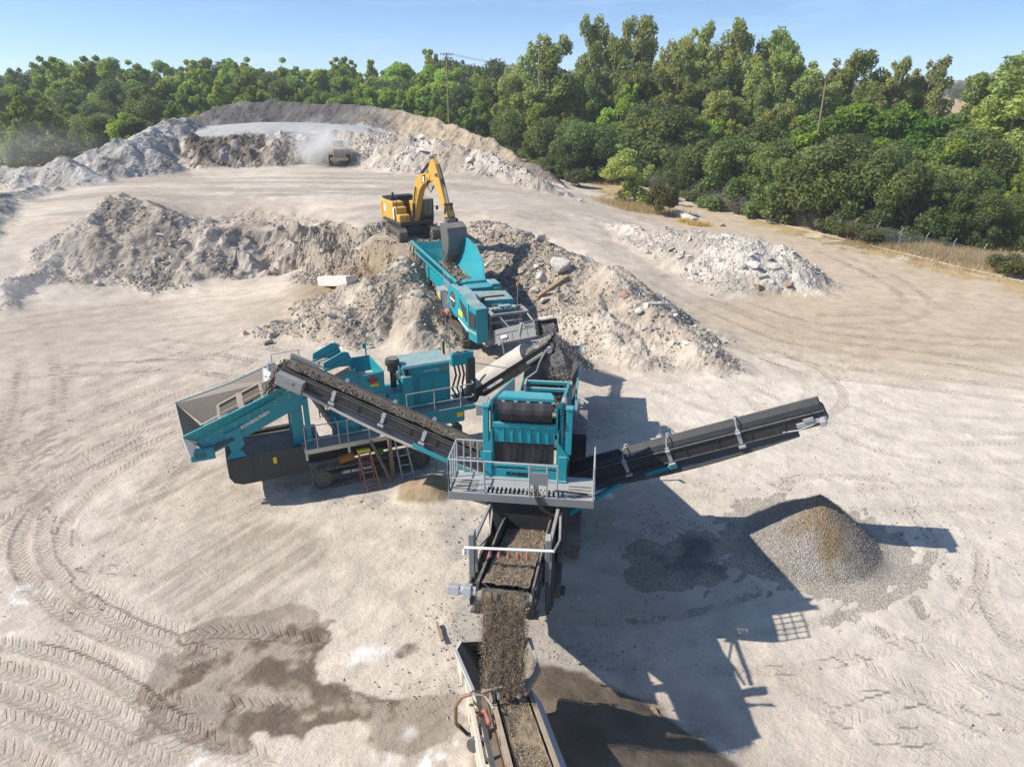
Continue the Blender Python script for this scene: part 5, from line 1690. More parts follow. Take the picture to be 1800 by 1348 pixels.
def curtain_of_stone(name, p, q, w0, w1, dirw, depth, n, smin, smax, pal, seed, core=True, drift=(0, 0, 0)):
    """falling stone between two places: a ragged core and loose pieces"""
    rs = np.random.RandomState(seed)
    p, q, d = np.array(p), np.array(q), np.array(Vector(dirw).normalized())
    e = np.array(Vector(d).cross(Vector((0, 0, 1))).normalized())
    t = rs.uniform(0, 1, n)
    u = rs.normal(0, .30, n).clip(-.75, .75) if not core else rs.uniform(-.52, .52, n) + rs.normal(0, .03, n)
    w = w0 + (w1 - w0) * t
    P = p + (q - p) * t[:, None] + d * (u * w)[:, None] + e * (rs.normal(0, depth, n))[:, None]
    P += np.array(drift) * (t * (1 - t))[:, None]
    V, F, C = stones(P, smin * (smax / smin) ** (rs.uniform(0, 1, n) ** 2), stone_cols(n, rs, pal), rs, PEBBLE)
    if core:
        ts = np.linspace(0, 1, 30); us = np.linspace(-.5, .5, 22)
        Tt, Uu = np.meshgrid(ts, us, indexing='ij'); tt, uu = Tt.ravel(), Uu.ravel()
        uu = uu * (.93 + .10 * fbm(tt * 2.4, np.sign(uu), .3, 3, seed + 5))
        ww = w0 + (w1 - w0) * tt
        CP = p + (q - p) * tt[:, None] + d * (uu * ww)[:, None] - e * (.02 + .05 * fbm(tt * 3, uu * 3, .3, 3, seed))[:, None] + np.array(drift) * (tt * (1 - tt))[:, None]
        nx_ = len(us); I = (np.arange(len(ts) - 1)[:, None] * nx_ + np.arange(nx_ - 1)[None]).ravel()
        Q = np.stack([I, I + 1, I + nx_ + 1, I + nx_], 1); Ft = np.concatenate([Q[:, [0, 1, 2]], Q[:, [0, 2, 3]]])
        CC = np.tile(np.array(pal[0]), (len(CP), 1)) * (1 + .35 * fbm(tt * 2, uu * 6, .25, 3, seed + 1))[:, None]
        V, F, C = np.concatenate([CP, V]), np.concatenate([Ft, F + len(CP)]), np.concatenate([CC, C])
    return stuff(name, V, F, np.clip(C, .02, .8))


DAMPC = np.array([(.225, .17, .11), (.26, .20, .135), (.16, .12, .08), (.32, .265, .20), (.20, .15, .10)])
curtain_of_stone("falling_gravel", B(.10, -4.13, 5.95), B(.16, -4.75, 3.55), 1.14, 1.0, B.u, .15, 19000, .012, .046, np.concatenate([DAMPC * .85, np.array([(.36, .31, .25), (.12, .09, .06)])]), 3)
# stone leaving the recirculating belt above the cone crusher
curtain_of_stone("falling_stone", LEFT_FR(0, LEFT_L + .12, .05), LEFT_FR(0, LEFT_L + .42, -1.5), .85, .8, LEFT_FR.u, .13, 900, .04, .15,
                 np.array([(.26, .225, .19), (.19, .165, .14), (.36, .33, .29)]), 4)

# ================================================================== CONE CRUSHER (near the middle left)
CY = math.radians(23.3)
Cf = Frame((-6.6, 30.3, 0), CY)
cone = empty("cone_crusher", Cf(0, 0, 0), "teal tracked cone crusher with a long sloping feed hopper, engine housing and railed walkways", "crusher")


def cone_crusher():
    R_ = cone; X = Cf
    FACE = lambda u, v, c, pitch=0.0: Frame(X(u, v, c), u=X.d(math.cos(pitch), 0, math.sin(pitch)), v=X.d(0, 1, 0), w=X.d(-math.sin(pitch), 0, math.cos(pitch)))
    # chassis trough
    m = MB(X)
    m.prism([(-6.6, 2.05), (-6.62, 1.25), (-6.45, .95), (-6.1, .80), (-3.5, .80), (-3.3, 1.0), (-3.3, 2.05)], -1.35, -1.25, 'v')
    m.prism([(-6.6, 2.05), (-6.62, 1.25), (-6.45, .95), (-6.1, .80), (-3.5, .80), (-3.3, 1.0), (-3.3, 2.05)], 1.15, 1.25, 'v')
    m.box(-6.58, -3.3, -1.25, 1.15, 1.84, 1.90); m.box(-6.62, -6.5, -1.25, 1.15, 1.2, 2.05); m.box(-6.1, -3.3, -1.24, 1.14, .82, .9)
    m.box(-6.62, -3.3, -1.42, -1.30, 1.98, 2.10); m.box(-6.62, -3.3, 1.2, 1.32, 1.98, 2.10)
    for u in (-5.6, -4.5, -3.9): m.box(u - .02, u + .02, -1.375, -1.35, .95, 1.95)
    m.build("chassis_trough", M['dark'], R_)
    g = MB(X); g.box(-4.75, -4.6, -1.385, -1.36, 1.55, 1.85); g.build("sticker", M['sticker'], R_)
    m = MB(X)
    m.box(-3.3, 4.2, -.75, -.55, .9, 1.35); m.box(-3.3, 4.2, .65, .85, .9, 1.35)
    for u in (-3.0, -1.2, .8, 2.6, 4.1): m.box(u - .1, u + .1, -.55, .65, .95, 1.3)
    m.box(-3.3, -2.6, -1.0, 1.0, 1.35, 2.0)
    m.build("main_frame", M['dark'], R_)
    t1 = crawler(R_, X, -3.25, 2.2, -1.75, -1.2, .95, axis='u')
    crawler(R_, X, -3.25, 2.2, 1.1, 1.65, .95, axis='u')
    text_mesh("1300 MAXTRAK", .20, FACE(-1.95, -1.70, .55), M['white'], R_, bold=.006)
    # walkway
    m = MB(X)
    m.box(-3.35, 1.15, -1.72, -.6, 1.98, 2.04)
    m.build("walkway", M['grey'], R_)
    m = MB(X); m.box(-3.38, 1.2, -1.78, -1.72, 1.88, 2.10); m.box(-3.42, -3.36, -1.72, -.6, 1.88, 2.10)
    for u in (-3.35, -1.5, .9): m.box(u - .05, u + .05, -1.72, -1.6, 1.55, 1.9)
    m.build("walkway_edge", M['cream'], R_)
    q = MB(X); z = 2.05
    us = (-3.35, -2.85, -1.9, -1.5, -.55, .3, 1.1)
    rail(q, [(-3.35, -1.74, z), (1.1, -1.74, z)], [(u, -1.74, z) for u in us], 1.15, .024, (.5,))
    q.build("handrail", M['galv'], R_)
    # feed hopper, sloping up to the right
    m = MB(X)
    m.plate([(-8.02, -1.55, 3.61), (-3.9, -1.5, 5.06), (-3.75, -1.1, 4.75), (-7.55, -1.12, 3.15)], .05)
    m.plate([(-7.6, -1.12, 3.15), (-3.4, -1.1, 4.80), (-2.95, -1.1, 4.72), (-3.05, -1.1, 4.05), (-5.6, -1.1, 2.98), (-7.2, -1.1, 2.40)], .06)
    for i in range(7):
        t = i / 6.5
        a, b = lerp3((-7.9, -1.50, 3.6), (-3.95, -1.46, 5.0), t), lerp3((-7.5, -1.13, 3.18), (-3.7, -1.13, 4.72), t)
        m.bar((a[0], a[1] - .03, a[2]), (b[0], b[1] - .03, b[2]), .05)
    for a, b in (((-8.05, -1.58, 3.62), (-3.88, -1.53, 5.08)), ((-7.6, -1.16, 3.14), (-3.3, -1.15, 4.84))): m.bar(a, b, .09)
    m.build("hopper_near_side", M['teal'], R_)
    m = MB(X)
    m.plate([(-8.30, 1.55, 3.85), (-6.09, 1.55, 4.36), (-4.3, 1.5, 4.98), (-3.6, .9, 4.55), (-7.4, .9, 3.0)], .05)
    m.build("hopper_far_side", M['worn'], R_)
    m = MB(X); m.bar((-8.33, 1.6, 3.86), (-6.09, 1.6, 4.38), .07); m.bar((-6.09, 1.6, 4.38), (-4.3, 1.55, 5.0), .07)
    for i in range(3):
        p = lerp3((-7.95, 1.47, 3.72), (-6.7, 1.47, 4.1), i / 2.0)
        m.box(p[0] - .05, p[0] + .12, 1.40, 1.49, p[2] - .13, p[2] + .05)
    m.build("hopper_rim", M['teal_dusty'], R_)
    m = MB(X)
    m.plate([(-8.05, -1.55, 3.6), (-8.33, 1.58, 3.85), (-7.5, .95, 2.9), (-7.45, -1.1, 2.75)], .05)
    m.build("hopper_end_plate", M['worn'], R_)
    m = MB(X)
    m.plate([(-8.08, -1.58, 3.58), (-7.62, -1.18, 3.12), (-7.75, -1.2, 2.55), (-7.95, -1.45, 2.6)], .04)
    m.build("corner_plate", M['white'], R_)
    m = MB(X); m.box(-7.95, -7.0, -1.32, -1.08, 2.28, 2.82); m.box(-7.9, -7.05, -1.34, -1.32, 2.34, 2.76)
    m.build("drive_guard", M['teal'], R_)
    m = MB(X)
    for i in range(5): m.box(-7.75 + .09 * i, -7.71 + .09 * i, -1.352, -1.34, 2.42, 2.68)
    m.build("guard_louvre", M['dark'], R_)
    m = MB(X); m.bar((-7.0, -1.2, 2.72), (-6.2, -1.2, 3.0), .16); m.build("ram", M['dark'], R_)
    m = MB(X); m.plate([(-6.55, -1.18, 3.25), (-5.85, -1.18, 3.5), (-5.8, -1.18, 2.65), (-6.1, -1.18, 2.35), (-6.35, -1.18, 2.35)], .08)
    m.plate([(-6.35, -1.2, 2.4), (-5.95, -1.2, 2.4), (-5.75, -1.28, 2.1), (-6.6, -1.28, 2.1)], .06)
    m.build("hopper_stay", M['teal'], R_)
    m = MB(X)
    m.plate([(-7.5, -1.05, 2.85), (-7.5, .9, 2.85), (-2.9, .9, 4.75), (-2.9, -1.05, 4.75)], .04)
    m.build("feeder_belt", M['belt_dusty'], R_)
    # grizzly frame resting in the hopper
    m = MB(X)
    p = [(-6.6, -.95, 3.75), (-4.75, -.95, 4.5), (-4.75, .75, 4.5), (-6.6, .75, 3.75)]
    m.bar(p[0], p[3], .13); m.bar(p[3], p[2], .14); m.bar(p[2], p[1], .13); m.bar(lerp3(p[0], p[1], .5), lerp3(p[3], p[2], .5), .26); m.bar((-6.6, -.2, 3.74), (-4.75, -.2, 4.49), .05)
    m.build("grizzly_frame", M['worn'], R_)
    m = MB(X); m.plate([(-4.5, 1.5, 4.95), (-3.7, .9, 4.9), (-3.9, -.2, 5.05), (-4.6, .6, 4.6)], .04); m.box(-4.3, -3.95, 1.0, 1.4, 4.95, 5.3)
    m.build("deflector_plate", M['galv'], R_)
    text_mesh("POWERSCREEN", .19, FACE(-5.80, -1.20, 3.36, math.radians(24.5)), M['white'], R_, bold=.006)
    m = MB(X); m.cyl((-5.95, -1.14, 3.36), (-5.95, -1.21, 3.36), .08, 12); m.build("emblem", M['orange'], R_)
    m = MB(X)
    for i in range(7):
        for k in range(2):
            u = -7.2 + i * .58; c = 3.06 + (u + 7.2) * .40 + k * .13
            m.cyl((u, -1.13, c), (u, -1.155, c), .03, 6)
    m.build("bolt", M['galv'], R_)
    # hopper support column and ladder
    m = MB(X); m.box(-3.75, -3.25, -.95, -.45, 2.0, 4.3); m.box(-3.2, -2.98, -1.2, -.9, 2.0, 4.3); m.box(-3.75, -3.3, .4, .8, 2.0, 4.2)
    m.build("hopper_column", M['teal'], R_)
    m = MB(X)
    m.bar((-2.75, -.7, 4.1), (-1.9, -.7, 2.3), .14); m.bar((-2.75, .6, 4.1), (-1.9, .6, 2.3), .14)
    for i in range(4): m.tube([(-2.3 + .12 * i, .9, 2.3), (-2.3 + .12 * i, .9, 3.8)], .03, 6)
    for i in range(4): m.tube([(-2.35, .9, 2.6 + .3 * i), (-1.85, .9, 2.6 + .3 * i)], .025, 6)
    m.build("support_strut", M['grey'], R_)
    # crusher bowl
    m = MB(X)
    m.cyl((-1.0, 0, 1.5), (-1.0, 0, 2.5), .95, 22); m.cyl((-1.0, 0, 2.5), (-1.0, 0, 2.75), 1.08, 22); m.cyl((-1.0, 0, 2.75), (-1.0, 0, 3.4), .85, 22, r2=.75)
    for i in range(10):
        a = i * math.pi / 5; m.cyl((-1.0 + 1.02 * math.cos(a), 1.02 * math.sin(a), 2.3), (-1.0 + 1.02 * math.cos(a), 1.02 * math.sin(a), 2.95), .07, 8)
    m.build("crusher_bowl", M['teal'], R_, True)
    # surge bin above the bowl
    m = MB(X)
    A, Bq, Cq, D = (-.78, -.6, 4.66), (.55, -.6, 4.78), (.25, .95, 5.05), (-.75, .95, 5.05)
    a, b, c, d = (-.8, -.55, 3.75), (.53, -.55, 3.75), (.3, .7, 3.75), (-.75, .7, 3.75)
    m.plate([A, Bq, b, a], .05); m.plate([Bq, Cq, c, b], .05); m.plate([Cq, D, d, c], .05); m.plate([D, A, a, d], .05)
    m.box(-.85, .6, -.62, .78, 3.3, 3.75)
    m.build("surge_bin", M['teal'], R_)
    m = MB(X); m.plate([(-.7, -.5, 4.2), (.45, -.5, 4.2), (.25, .8, 4.35), (-.65, .8, 4.35)], .05); m.build("bin_fill", M['rock'], R_)
    m = MB(X); m.cyl((.02, -.64, 4.42), (.02, -.66, 4.42), .17, 18); m.build("emblem", M['red'], R_)
    m = MB(X); m.box(-.25, .28, -.665, -.652, 4.40, 4.44); m.build("emblem_stripe", M['dark'], R_)
    m = MB(X); m.box(-.1, .3, -.62, -.605, 4.10, 4.22); m.build("sticker", M['sticker'], R_)
    m = MB(X); m.bar((.12, .95, 5.0), (.12, .95, 5.55), .06); m.box(-.02, .12, .9, 1.0, 5.42, 5.68); m.build("lamp_bracket", M['teal'], R_)
    # feed chute cheeks above the feeder's end
    for v, k in ((.8, 0), (-.55, .25)):
        m = MB(X); m.plate([(-2.35 + k, v, 5.30), (-2.3 + k, v, 5.56), (-1.45 + k, v, 5.95), (-1.2 + k, v, 5.9), (-1.05 + k, v, 5.5), (-1.15 + k, v, 5.25)], .07)
        m.bar((-2.5 + k, v - .04, 5.15), (-1.1 + k, v - .04, 5.62), .10)
        m.build("chute_cheek", M['teal'], R_)
    m = MB(X); m.plate([(-3.2, -.5, 4.85), (-3.2, .8, 4.85), (-1.1, .8, 5.35), (-1.1, -.5, 5.35)], .06); m.plate([(-3.0, -.75, 4.5), (-1.0, -.75, 5.3), (-1.0, -.75, 4.6), (-2.6, -.75, 4.0)], .05)
    m.build("feed_chute", M['worn'], R_)
    m = MB(X)
    m.plate([(-2.9, -.78, 4.45), (-.75, -.78, 5.15), (-.75, -.78, 4.5), (-2.5, -.78, 4.0)], .06)
    m.build("chute_side", M['teal'], R_)
    m = MB(X); rail(m, [(-4.1, .9, 4.9), (-2.9, .9, 4.95)], None, .85, .022, ()); m.build("handrail", M['galv'], R_)
    # engine housing
    m = MB(X)
    m.box(1.5, 3.8, -.35, 1.25, 2.4, 4.62, b=.05)
    m.hexa([(1.45, -.4, 4.62), (3.85, -.4, 4.62), (3.85, 1.3, 4.62), (1.45, 1.3, 4.62)], [(1.5, -.34, 4.72), (3.8, -.34, 4.72), (3.8, 1.24, 4.72), (1.5, 1.24, 4.72)])
    m.box(1.38, 1.95, -.58, -.3, 2.6, 4.3, b=.05)
    m.box(2.2, 3.65, -.38, -.35, 2.7, 4.1); m.box(2.15, 3.7, -.40, -.35, 4.12, 4.17)
    m.build("engine_housing", M['teal_dusty'], R_)
    for u0, u1 in ((2.24, 2.88), (2.95, 3.6)):
        m = MB(X); m.box(u0, u1, -.405, -.38, 2.75, 4.05); m.box(u0 + .05, u0 + .09, -.43, -.4, 3.2, 3.5); m.build("service_door", M['teal'], R_)
    text_mesh("1300 MAXTRAK", .11, FACE(2.5, -.37, 4.32), M['white'], R_)
    m = MB(X); m.box(3.35, 3.65, -.365, -.352, 4.25, 4.45); m.build("sticker", M['wood'], R_)
    m = MB(X); m.cyl((1.15, .15, 4.45), (1.15, .15, 4.75), .26, 16); m.cyl((1.15, .15, 4.75), (1.15, .15, 4.95), .34, 16); m.cyl((1.15, .15, 4.95), (1.15, .15, 5.05), .30, 16); m.cyl((1.15, .15, 3.6), (1.15, .15, 4.45), .15, 12)
    m.build("air_cleaner", M['dark'], R_, True)
    m = MB(X)
    for k in range(5): m.tube([(1.15 + .05 * k, -.1, 4.3 - .1 * k), (1.4, -.25 - .03 * k, 4.4 - .12 * k), (1.55 + .04 * k, -.45, 3.9 - .1 * k), (1.3, -.45, 3.2)], .045, 7)
    m.build("hose_bundle", M['hose'], R_, True)
    m = MB(X); m.cyl((1.65, -.42, 4.3), (1.65, -.42, 4.62), .1, 10); m.build("exhaust", M['black'], R_, True)
    m = MB(X); m.box(.7, 1.5, -.5, .9, 2.0, 3.5); m.box(.2, .7, -.45, .7, 2.2, 3.2); m.build("hydraulic_tank", M['teal'], R_)
    # walkway along the engine
    m = MB(X); m.box(1.4, 4.75, -1.05, -.36, 2.42, 2.48); m.box(4.1, 4.75, -.36, .6, 2.42, 2.48); m.build("engine_walkway", M['grey'], R_)
    m = MB(X); m.box(1.38, 4.8, -1.11, -1.05, 2.32, 2.55); m.box(4.75, 4.81, -1.05, .6, 2.32, 2.55); m.build("walkway_edge", M['teal_dusty'], R_)
    q = MB(X); rail(q, [(1.42, -1.07, 2.48), (4.62, -1.07, 2.48), (4.75, -1.0, 2.48), (4.75, -.4, 2.48)], [(1.42, -1.07, 2.48), (2.75, -1.07, 2.48), (4.05, -1.07, 2.48), (4.75, -.4, 2.48)], 1.15, .027, (.5,))
    q.build("handrail", M['galv'], R_)
    m = MB(X); m.box(2.3, 4.25, -1.02, .3, 1.72, 2.38, b=.03); m.build("fuel_tank", M['teal'], R_)
    text_mesh("POWERSCREEN", .10, FACE(2.75, -1.03, 2.22), M['galv'], R_)
    m = MB(X); m.box(3.85, 4.18, -1.035, -1.02, 2.0, 2.25); m.build("sticker", M['sticker'], R_)
    # gantry over the product conveyor's tail
    m = MB(X); m.box(3.85, 4.95, -.55, -.25, 4.45, 5.05); m.build("gantry_beam", M['teal'], R_)
    m = MB(X); m.box(4.65, 5.0, -.62, -.15, 2.5, 4.75); m.box(3.82, 3.92, .7, .8, 2.5, 5.3); m.build("gantry_post", M['dark'], R_)
    m = MB(X)
    for k in range(5): m.box(3.9 + .18 * k, 4.03 + .18 * k, -.5, -.3, 5.05, 5.12 + .05 * (k % 2))
    m.tube([(3.88, -.2, 4.9), (3.88, -.2, 6.3)], .025, 6)
    m.build("valve_block", M['grey'], R_)
    m = MB(X)
    for k in range(3): m.tube([(4.0 + .2 * k, -.35, 4.5), (4.1 + .2 * k, -.38, 3.9), (3.9 + .25 * k, -.3, 3.2), (4.2 + .15 * k, -.2, 2.6)], .05, 7)
    m.build("hose_bundle", M['hose'], R_, True)
    # product conveyor
    tail = PZ(828, 688, 2.1); head = PZ(972, 596, 5.35)
    fr, L = conveyor(R_, tail, head, 1.3, .42, (), 0, 'belt_dusty', 'blackframe', cover=(-.4, 3.8), strap=0)
    text_mesh("POWERSCREEN", .18, Frame(fr(.825, 1.0, -.24), u=fr.v, v=-fr.u, w=fr.w), M['white'], R_, bold=.006)
    m = MB(fr)
    m.box(.78, .95, L - 1.5, L - .5, -.25, -.12); m.cyl((.72, L - .12, -.19), (1.05, L - .12, -.19), .15, 12)
    m.tube([(.9, L - .25, -.1), (1.0, L - .9, -.45), (.95, L - 1.3, -.75), (.85, L - 2.0, -.8)], .05, 8)
    m.build("head_motor", M['grey'], R_, True)
    belt_load("crushed_stone", fr, L, 1.1, 3.5, L + .05, .15, 15, np.array([(.30, .28, .25), (.20, .185, .165), (.40, .38, .34)]), 500, .2, (.24, .22, .19))
    m = MB(WORLD); m.tube([X(4.9, -.4, 4.45), fr(.72, L - 2.1, -.3)], .018, 6); m.build("stay_cable", M['hose'], R_)
    return fr, L


PROD_FR, PROD_L = cone_crusher()
curtain_of_stone("falling_stone", PROD_FR(0, PROD_L + .15, .0), PROD_FR(0, PROD_L + .75, -2.3), .95, .9, PROD_FR.u, .16, 1500, .04, .15,
                 np.array([(.24, .22, .19), (.17, .155, .135), (.34, .32, .29)]), 14)
# oversize material still lying on the feeder
_rs = np.random.RandomState(77)
_v = np.array([list(Cf(_rs.uniform(-3.9, -1.2), _rs.uniform(-.6, .7), 0)) for _ in range(260)])
_t = np.array([(Cf.u.dot(Vector(p) - Cf.o)) for p in _v])
_v[:, 2] = 5.35 + (_t + 1.1) * .24 + .06
_w = np.array([list(Cf(_rs.uniform(-.6, .35), _rs.uniform(-.4, .7), 4.28)) for _ in range(160)])
_v = np.concatenate([_v, _w])
stuff("crushed_stone", *stones(_v, .05 * 4 ** (_rs.uniform(0, 1, len(_v)) ** 2), stone_cols(len(_v), _rs), _rs))


# ladders, planks, drum beside it
def ladder_thing(name, label, a, b, width, mat, n=5, back=None, cap=None):
    side = (Vector(b) - Vector(a)).normalized().cross(Vector((0, 0, 1)))
    w = Cf.u * width / 2
    root = empty(name, b, label, "ladder")
    for s in (-1, 1):
        m = MB(WORLD); m.beam(Vector(a) + w * s * .8, Vector(b) + w * s, .05, .08); m.build("side_rail", M[mat], root)
    for i in range(n):
        t = (i + .6) / n; p = Vector(a).lerp(Vector(b), t); k = .8 + .2 * t
        m = MB(WORLD); m.beam(p - w * k, p + w * k, .08, .035); m.build("rung", M[mat], root)
    if back:
        m = MB(WORLD)
        for s in (-1, 1): m.beam(Vector(a) + w * s * .8, Vector(back) + w * s * 1.05, .045)
        m.beam(Vector(a).lerp(Vector(back), .7) - w, Vector(a).lerp(Vector(back), .7) + w, .04)
        m.build("rear_leg", M[mat], root)
    if cap:
        m = MB(Frame(a, CY)); m.box(-width * .45, width * .45, -.1, .12, -.03, .06); m.build("top_step", M[cap], root)
    return root


ladder_thing("stepladder", "faded red stepladder with a yellow top standing beside the crawler track", Cf(-.95, -2.15, 1.75), Cf(-.75, -2.75, .02), .62, 'salmon', 5, Cf(-.85, -1.95, .02), 'sticker')
ladder_thing("ladder", "grey aluminium ladder leaning on the cone crusher's walkway", Cf(.72, -1.85, 2.3), Cf(.95, -2.35, .03), .55, 'galv', 5)
prism_thing("plank", "weathered plank propped at a slant against the walkway beside the stepladder", "plank", Cf(-.55, -1.86, 2.0), Cf(.15, -2.35, .02), .14, .08, 'wood', .02)
prism_thing("post", "upright weathered timber post holding up the cone crusher's walkway", "post", Cf(.28, -1.9, 2.4), Cf(.30, -2.05, .02), .16, .16, 'wood', .02)
for u, lab in ((1.75, "thin prop rod under the recirculating conveyor, nearer the ladder"), (2.35, "thin prop rod under the recirculating conveyor, nearer the screener")):
    m = MB(WORLD); p = Cf(u, -2.2, 0); m.tube([p, p + Vector((0, 0, 1.9))], .025, 6)
    tag(m.build("prop_rod", M['track']), lab, "rod")
m = MB(Cf); m.cyl((-1.95, -1.55, 1.22), (-1.3, -1.55, 1.3), .2, 14); m.cyl((-1.98, -1.55, 1.22), (-1.94, -1.55, 1.22), .21, 14)
M["dull_orange"] = plain("dull_orange", (.30, .13, .04), .8)
tag(m.build("drum", M["dull_orange"], None, True), "small dusty orange drum lying on the crawler track under the walkway", "drum")
m = MB(Cf); m.box(-.25, .1, -1.5, -1.25, .98, 1.2, b=.05); m.box(-.2, .05, -1.45, -1.3, 1.2, 1.3, b=.04)
M['lime'] = plain("lime_cloth", (0.16, 0.27, 0.04), .9)
tag(m.build("bag", M['lime']), "lime green bag lying on the crawler track behind the planks", "bag")

# ================================================================== JAW CRUSHER
JY = math.radians(20.4)
J = Frame((-2.2, 46.3, 0), JY)
jaw = empty("jaw_crusher", J(0, 2, 0), "teal tracked jaw crusher with a winged hopper being loaded under the excavator's bucket", "crusher")


def jaw_crusher():
    R_ = jaw
    crawler(R_, J, -.2, 5.6, -1.3, -.75, .95)
    crawler(R_, J, -.2, 5.6, 1.35, 1.9, .95)
    m = MB(J)
    for u in (-.55, .95): m.box(u, u + .22, -1.5, 10.5, .95, 1.45)
    for v in (-1.2, 1.5, 4.5, 8.0, 10.2): m.box(-.33, .95, v - .12, v + .12, 1.0, 1.4)
    m.box(-.6, 1.3, 2.2, 5.2, 1.45, 3.3); m.box(-.5, 1.2, 5.2, 10.0, 1.8, 2.9)
    m.build("main_frame", M['dark'], R_)
    m = MB(J)
    m.cyl((-.75, 4.0, 2.5), (-.6, 4.0, 2.5), .7, 20); m.cyl((1.3, 4.0, 2.5), (1.5, 4.0, 2.5), .7, 20)
    m.build("flywheel", M['dark'], R_, True)
    # left cabinets
    def cab(pts, u0, u1, z0, z1, nm="cabinet"):
        pass
    m = MB(J); m.prism([(2.7, 2.35), (2.95, 2.6), (3.0, 3.2), (2.8, 3.72), (2.45, 3.9), (.40, 3.98), (.42, 2.1), (1.2, 1.9), (2.2, 2.1)], -1.38, -.55, 'u')
    m.build("cabinet", M['teal_dusty'], R_)
    m = MB(J); m.prism([(.38, 3.98), (-.6, 3.98), (-1.2, 3.72), (-1.95, 3.68), (-1.95, 1.75), (-1.4, 1.65), (.40, 1.95)], -1.40, -.5, 'u')
    m.build("cabinet", M['teal_dusty'], R_)
    m = MB(J)
    m.hexa([(-1.40, -1.98, 1.35), (-1.02, -2.55, 1.15), (-.20, -2.5, 1.15), (-.45, -1.98, 1.35)], [(-1.36, -1.98, 3.68), (-1.05, -2.5, 3.42), (-.28, -2.46, 3.46), (-.45, -1.98, 3.70)])
    m.build("cabinet", M['teal_dusty'], R_)
    m = MB(J)
    m.cyl((-1.385, 1.72, 3.0), (-1.40, 1.72, 3.0), .58, 24); m.build("emblem", M['dark'], R_)
    m = MB(J); m.box(-1.415, -1.402, 1.2, 2.24, 2.95, 3.07); m.build("emblem_stripe", M['white'], R_)
    for z in (3.2, 2.68):
        m = MB(J); m.box(-1.415, -1.402, 1.5, 1.95, z, z + .14); m.build("emblem_stripe", M['red'], R_)
    m = MB(J); m.plate([(-1.42, .05, 3.6), (-1.42, -1.5, 3.3), (-1.42, -1.75, 2.4), (-1.42, -1.2, 2.5), (-1.42, -.2, 3.2)], .02); m.build("window_mesh", M['dark'], R_)
    m = MB(J); m.plate([(-1.395, -2.08, 3.3), (-1.12, -2.47, 3.1), (-1.12, -2.49, 2.1), (-1.42, -2.06, 2.2)], .03); m.build("window_mesh", M['dark'], R_)
    m = MB(J); m.box(-1.425, -1.405, -.65, .25, 2.35, 2.75); m.build("sticker", M['sticker'], R_)
    m = MB(J); m.bar((-1.42, .35, 2.06), (-1.42, -1.9, 1.9), .05, .07); m.build("white_stripe", M['white'], R_)
    m = MB(J); m.plate([(-1.43, -2.03, 1.95), (-1.06, -2.57, 1.75), (-1.06, -2.57, 1.83), (-1.43, -2.03, 2.03)], .02); m.build("cream_stripe", M['cream'], R_)
    m = MB(J); m.box(-1.2, -.8, -1.6, .2, 1.0, 1.55); m.box(-1.25, -.85, -.9, -.3, .96, 1.5); m.build("battery_box", M['black'], R_)
    # middle: conveyor hood, engine, radiator boxes
    m = MB(J); m.box(-.5, 1.15, .75, 1.9, 3.55, 3.95, b=.05); m.box(-.45, 1.1, 1.9, 2.6, 3.6, 4.12, b=.04); m.build("hood", M['teal'], R_)
    m = MB(J); m.box(1.15, 1.8, .8, 2.0, 3.3, 4.1, b=.04); m.box(1.3, 1.7, .7, .8, 3.5, 3.8); m.build("radiator_box", M['teal_dusty'], R_)
    m = MB(J)
    m.hexa([(-.42, -1.1, 2.7), (2.1, -1.3, 2.7), (2.1, .15, 2.7), (-.42, .35, 2.7)], [(-.42, -1.0, 3.55), (2.0, -1.2, 3.5), (1.9, .1, 3.75), (-.35, .3, 3.85)])
    m.build("engine_cover", M['teal_dusty'], R_)
    m = MB(J); m.box(.5, 1.2, -1.25, -1.16, 3.0, 3.25); m.box(0.1, 1.5, -.7, -.3, 3.68, 3.72); m.build("vent_panel", M['worn'], R_)
    m = MB(J); m.cyl((-.2, -1.35, 3.3), (-.2, -1.35, 3.75), .12, 12); m.cyl((-.2, -1.35, 3.75), (-.2, -1.35, 3.85), .16, 12); m.build("air_cleaner", M['black'], R_, True)
    # gantry and rams over the discharge conveyor
    m = MB(J)
    m.box(-.2, 2.3, -2.1, -1.95, 3.15, 3.3); m.box(-.2, -.05, -3.3, -2.1, 3.1, 3.28); m.box(2.15, 2.3, -3.3, -2.1, 3.1, 3.28); m.box(-.05, 2.15, -3.35, -3.2, 3.12, 3.27)
    m.box(-.05, .1, -2.2, -2.05, 1.2, 3.15); m.box(2.1, 2.25, -2.2, -2.05, 1.2, 3.15); m.box(-.05, 2.2, -2.4, -2.28, 2.3, 2.42)
    m.build("gantry_frame", M['grey'], R_)
    m = MB(J)
    for k in range(6): m.box(-.1 + .32 * k, .1 + .32 * k, -2.6, -2.3 + .06 * (k % 3), 3.3, 3.38 + .04 * (k % 2))
    m.build("valve_bank", M['galv'], R_)
    m = MB(J); m.box(.55, 1.35, -2.55, -2.15, 3.39, 3.5); m.build("control_box", M['teal_dusty'], R_)
    for a, b in (((.25, -3.25, 3.1), (1.15, -4.4, 1.95)), ((2.17, -3.3, 3.1), (2.15, -5.2, 2.75))):
        m = MB(J); m.tube([a, lerp3(a, b, .65)], .06, 10); m.build("ram", M['grey'], R_, True)
        m = MB(J); m.tube([lerp3(a, b, .6), b], .035, 8); m.build("ram_rod", M['chrome'], R_, True)
    m = MB(J); m.tube([(2.25, -3.2, 3.3), (2.65, -3.4, 3.45), (2.75, -3.6, 3.2), (2.5, -3.9, 2.7)], .03, 6); m.build("hose", M['hose'], R_, True)
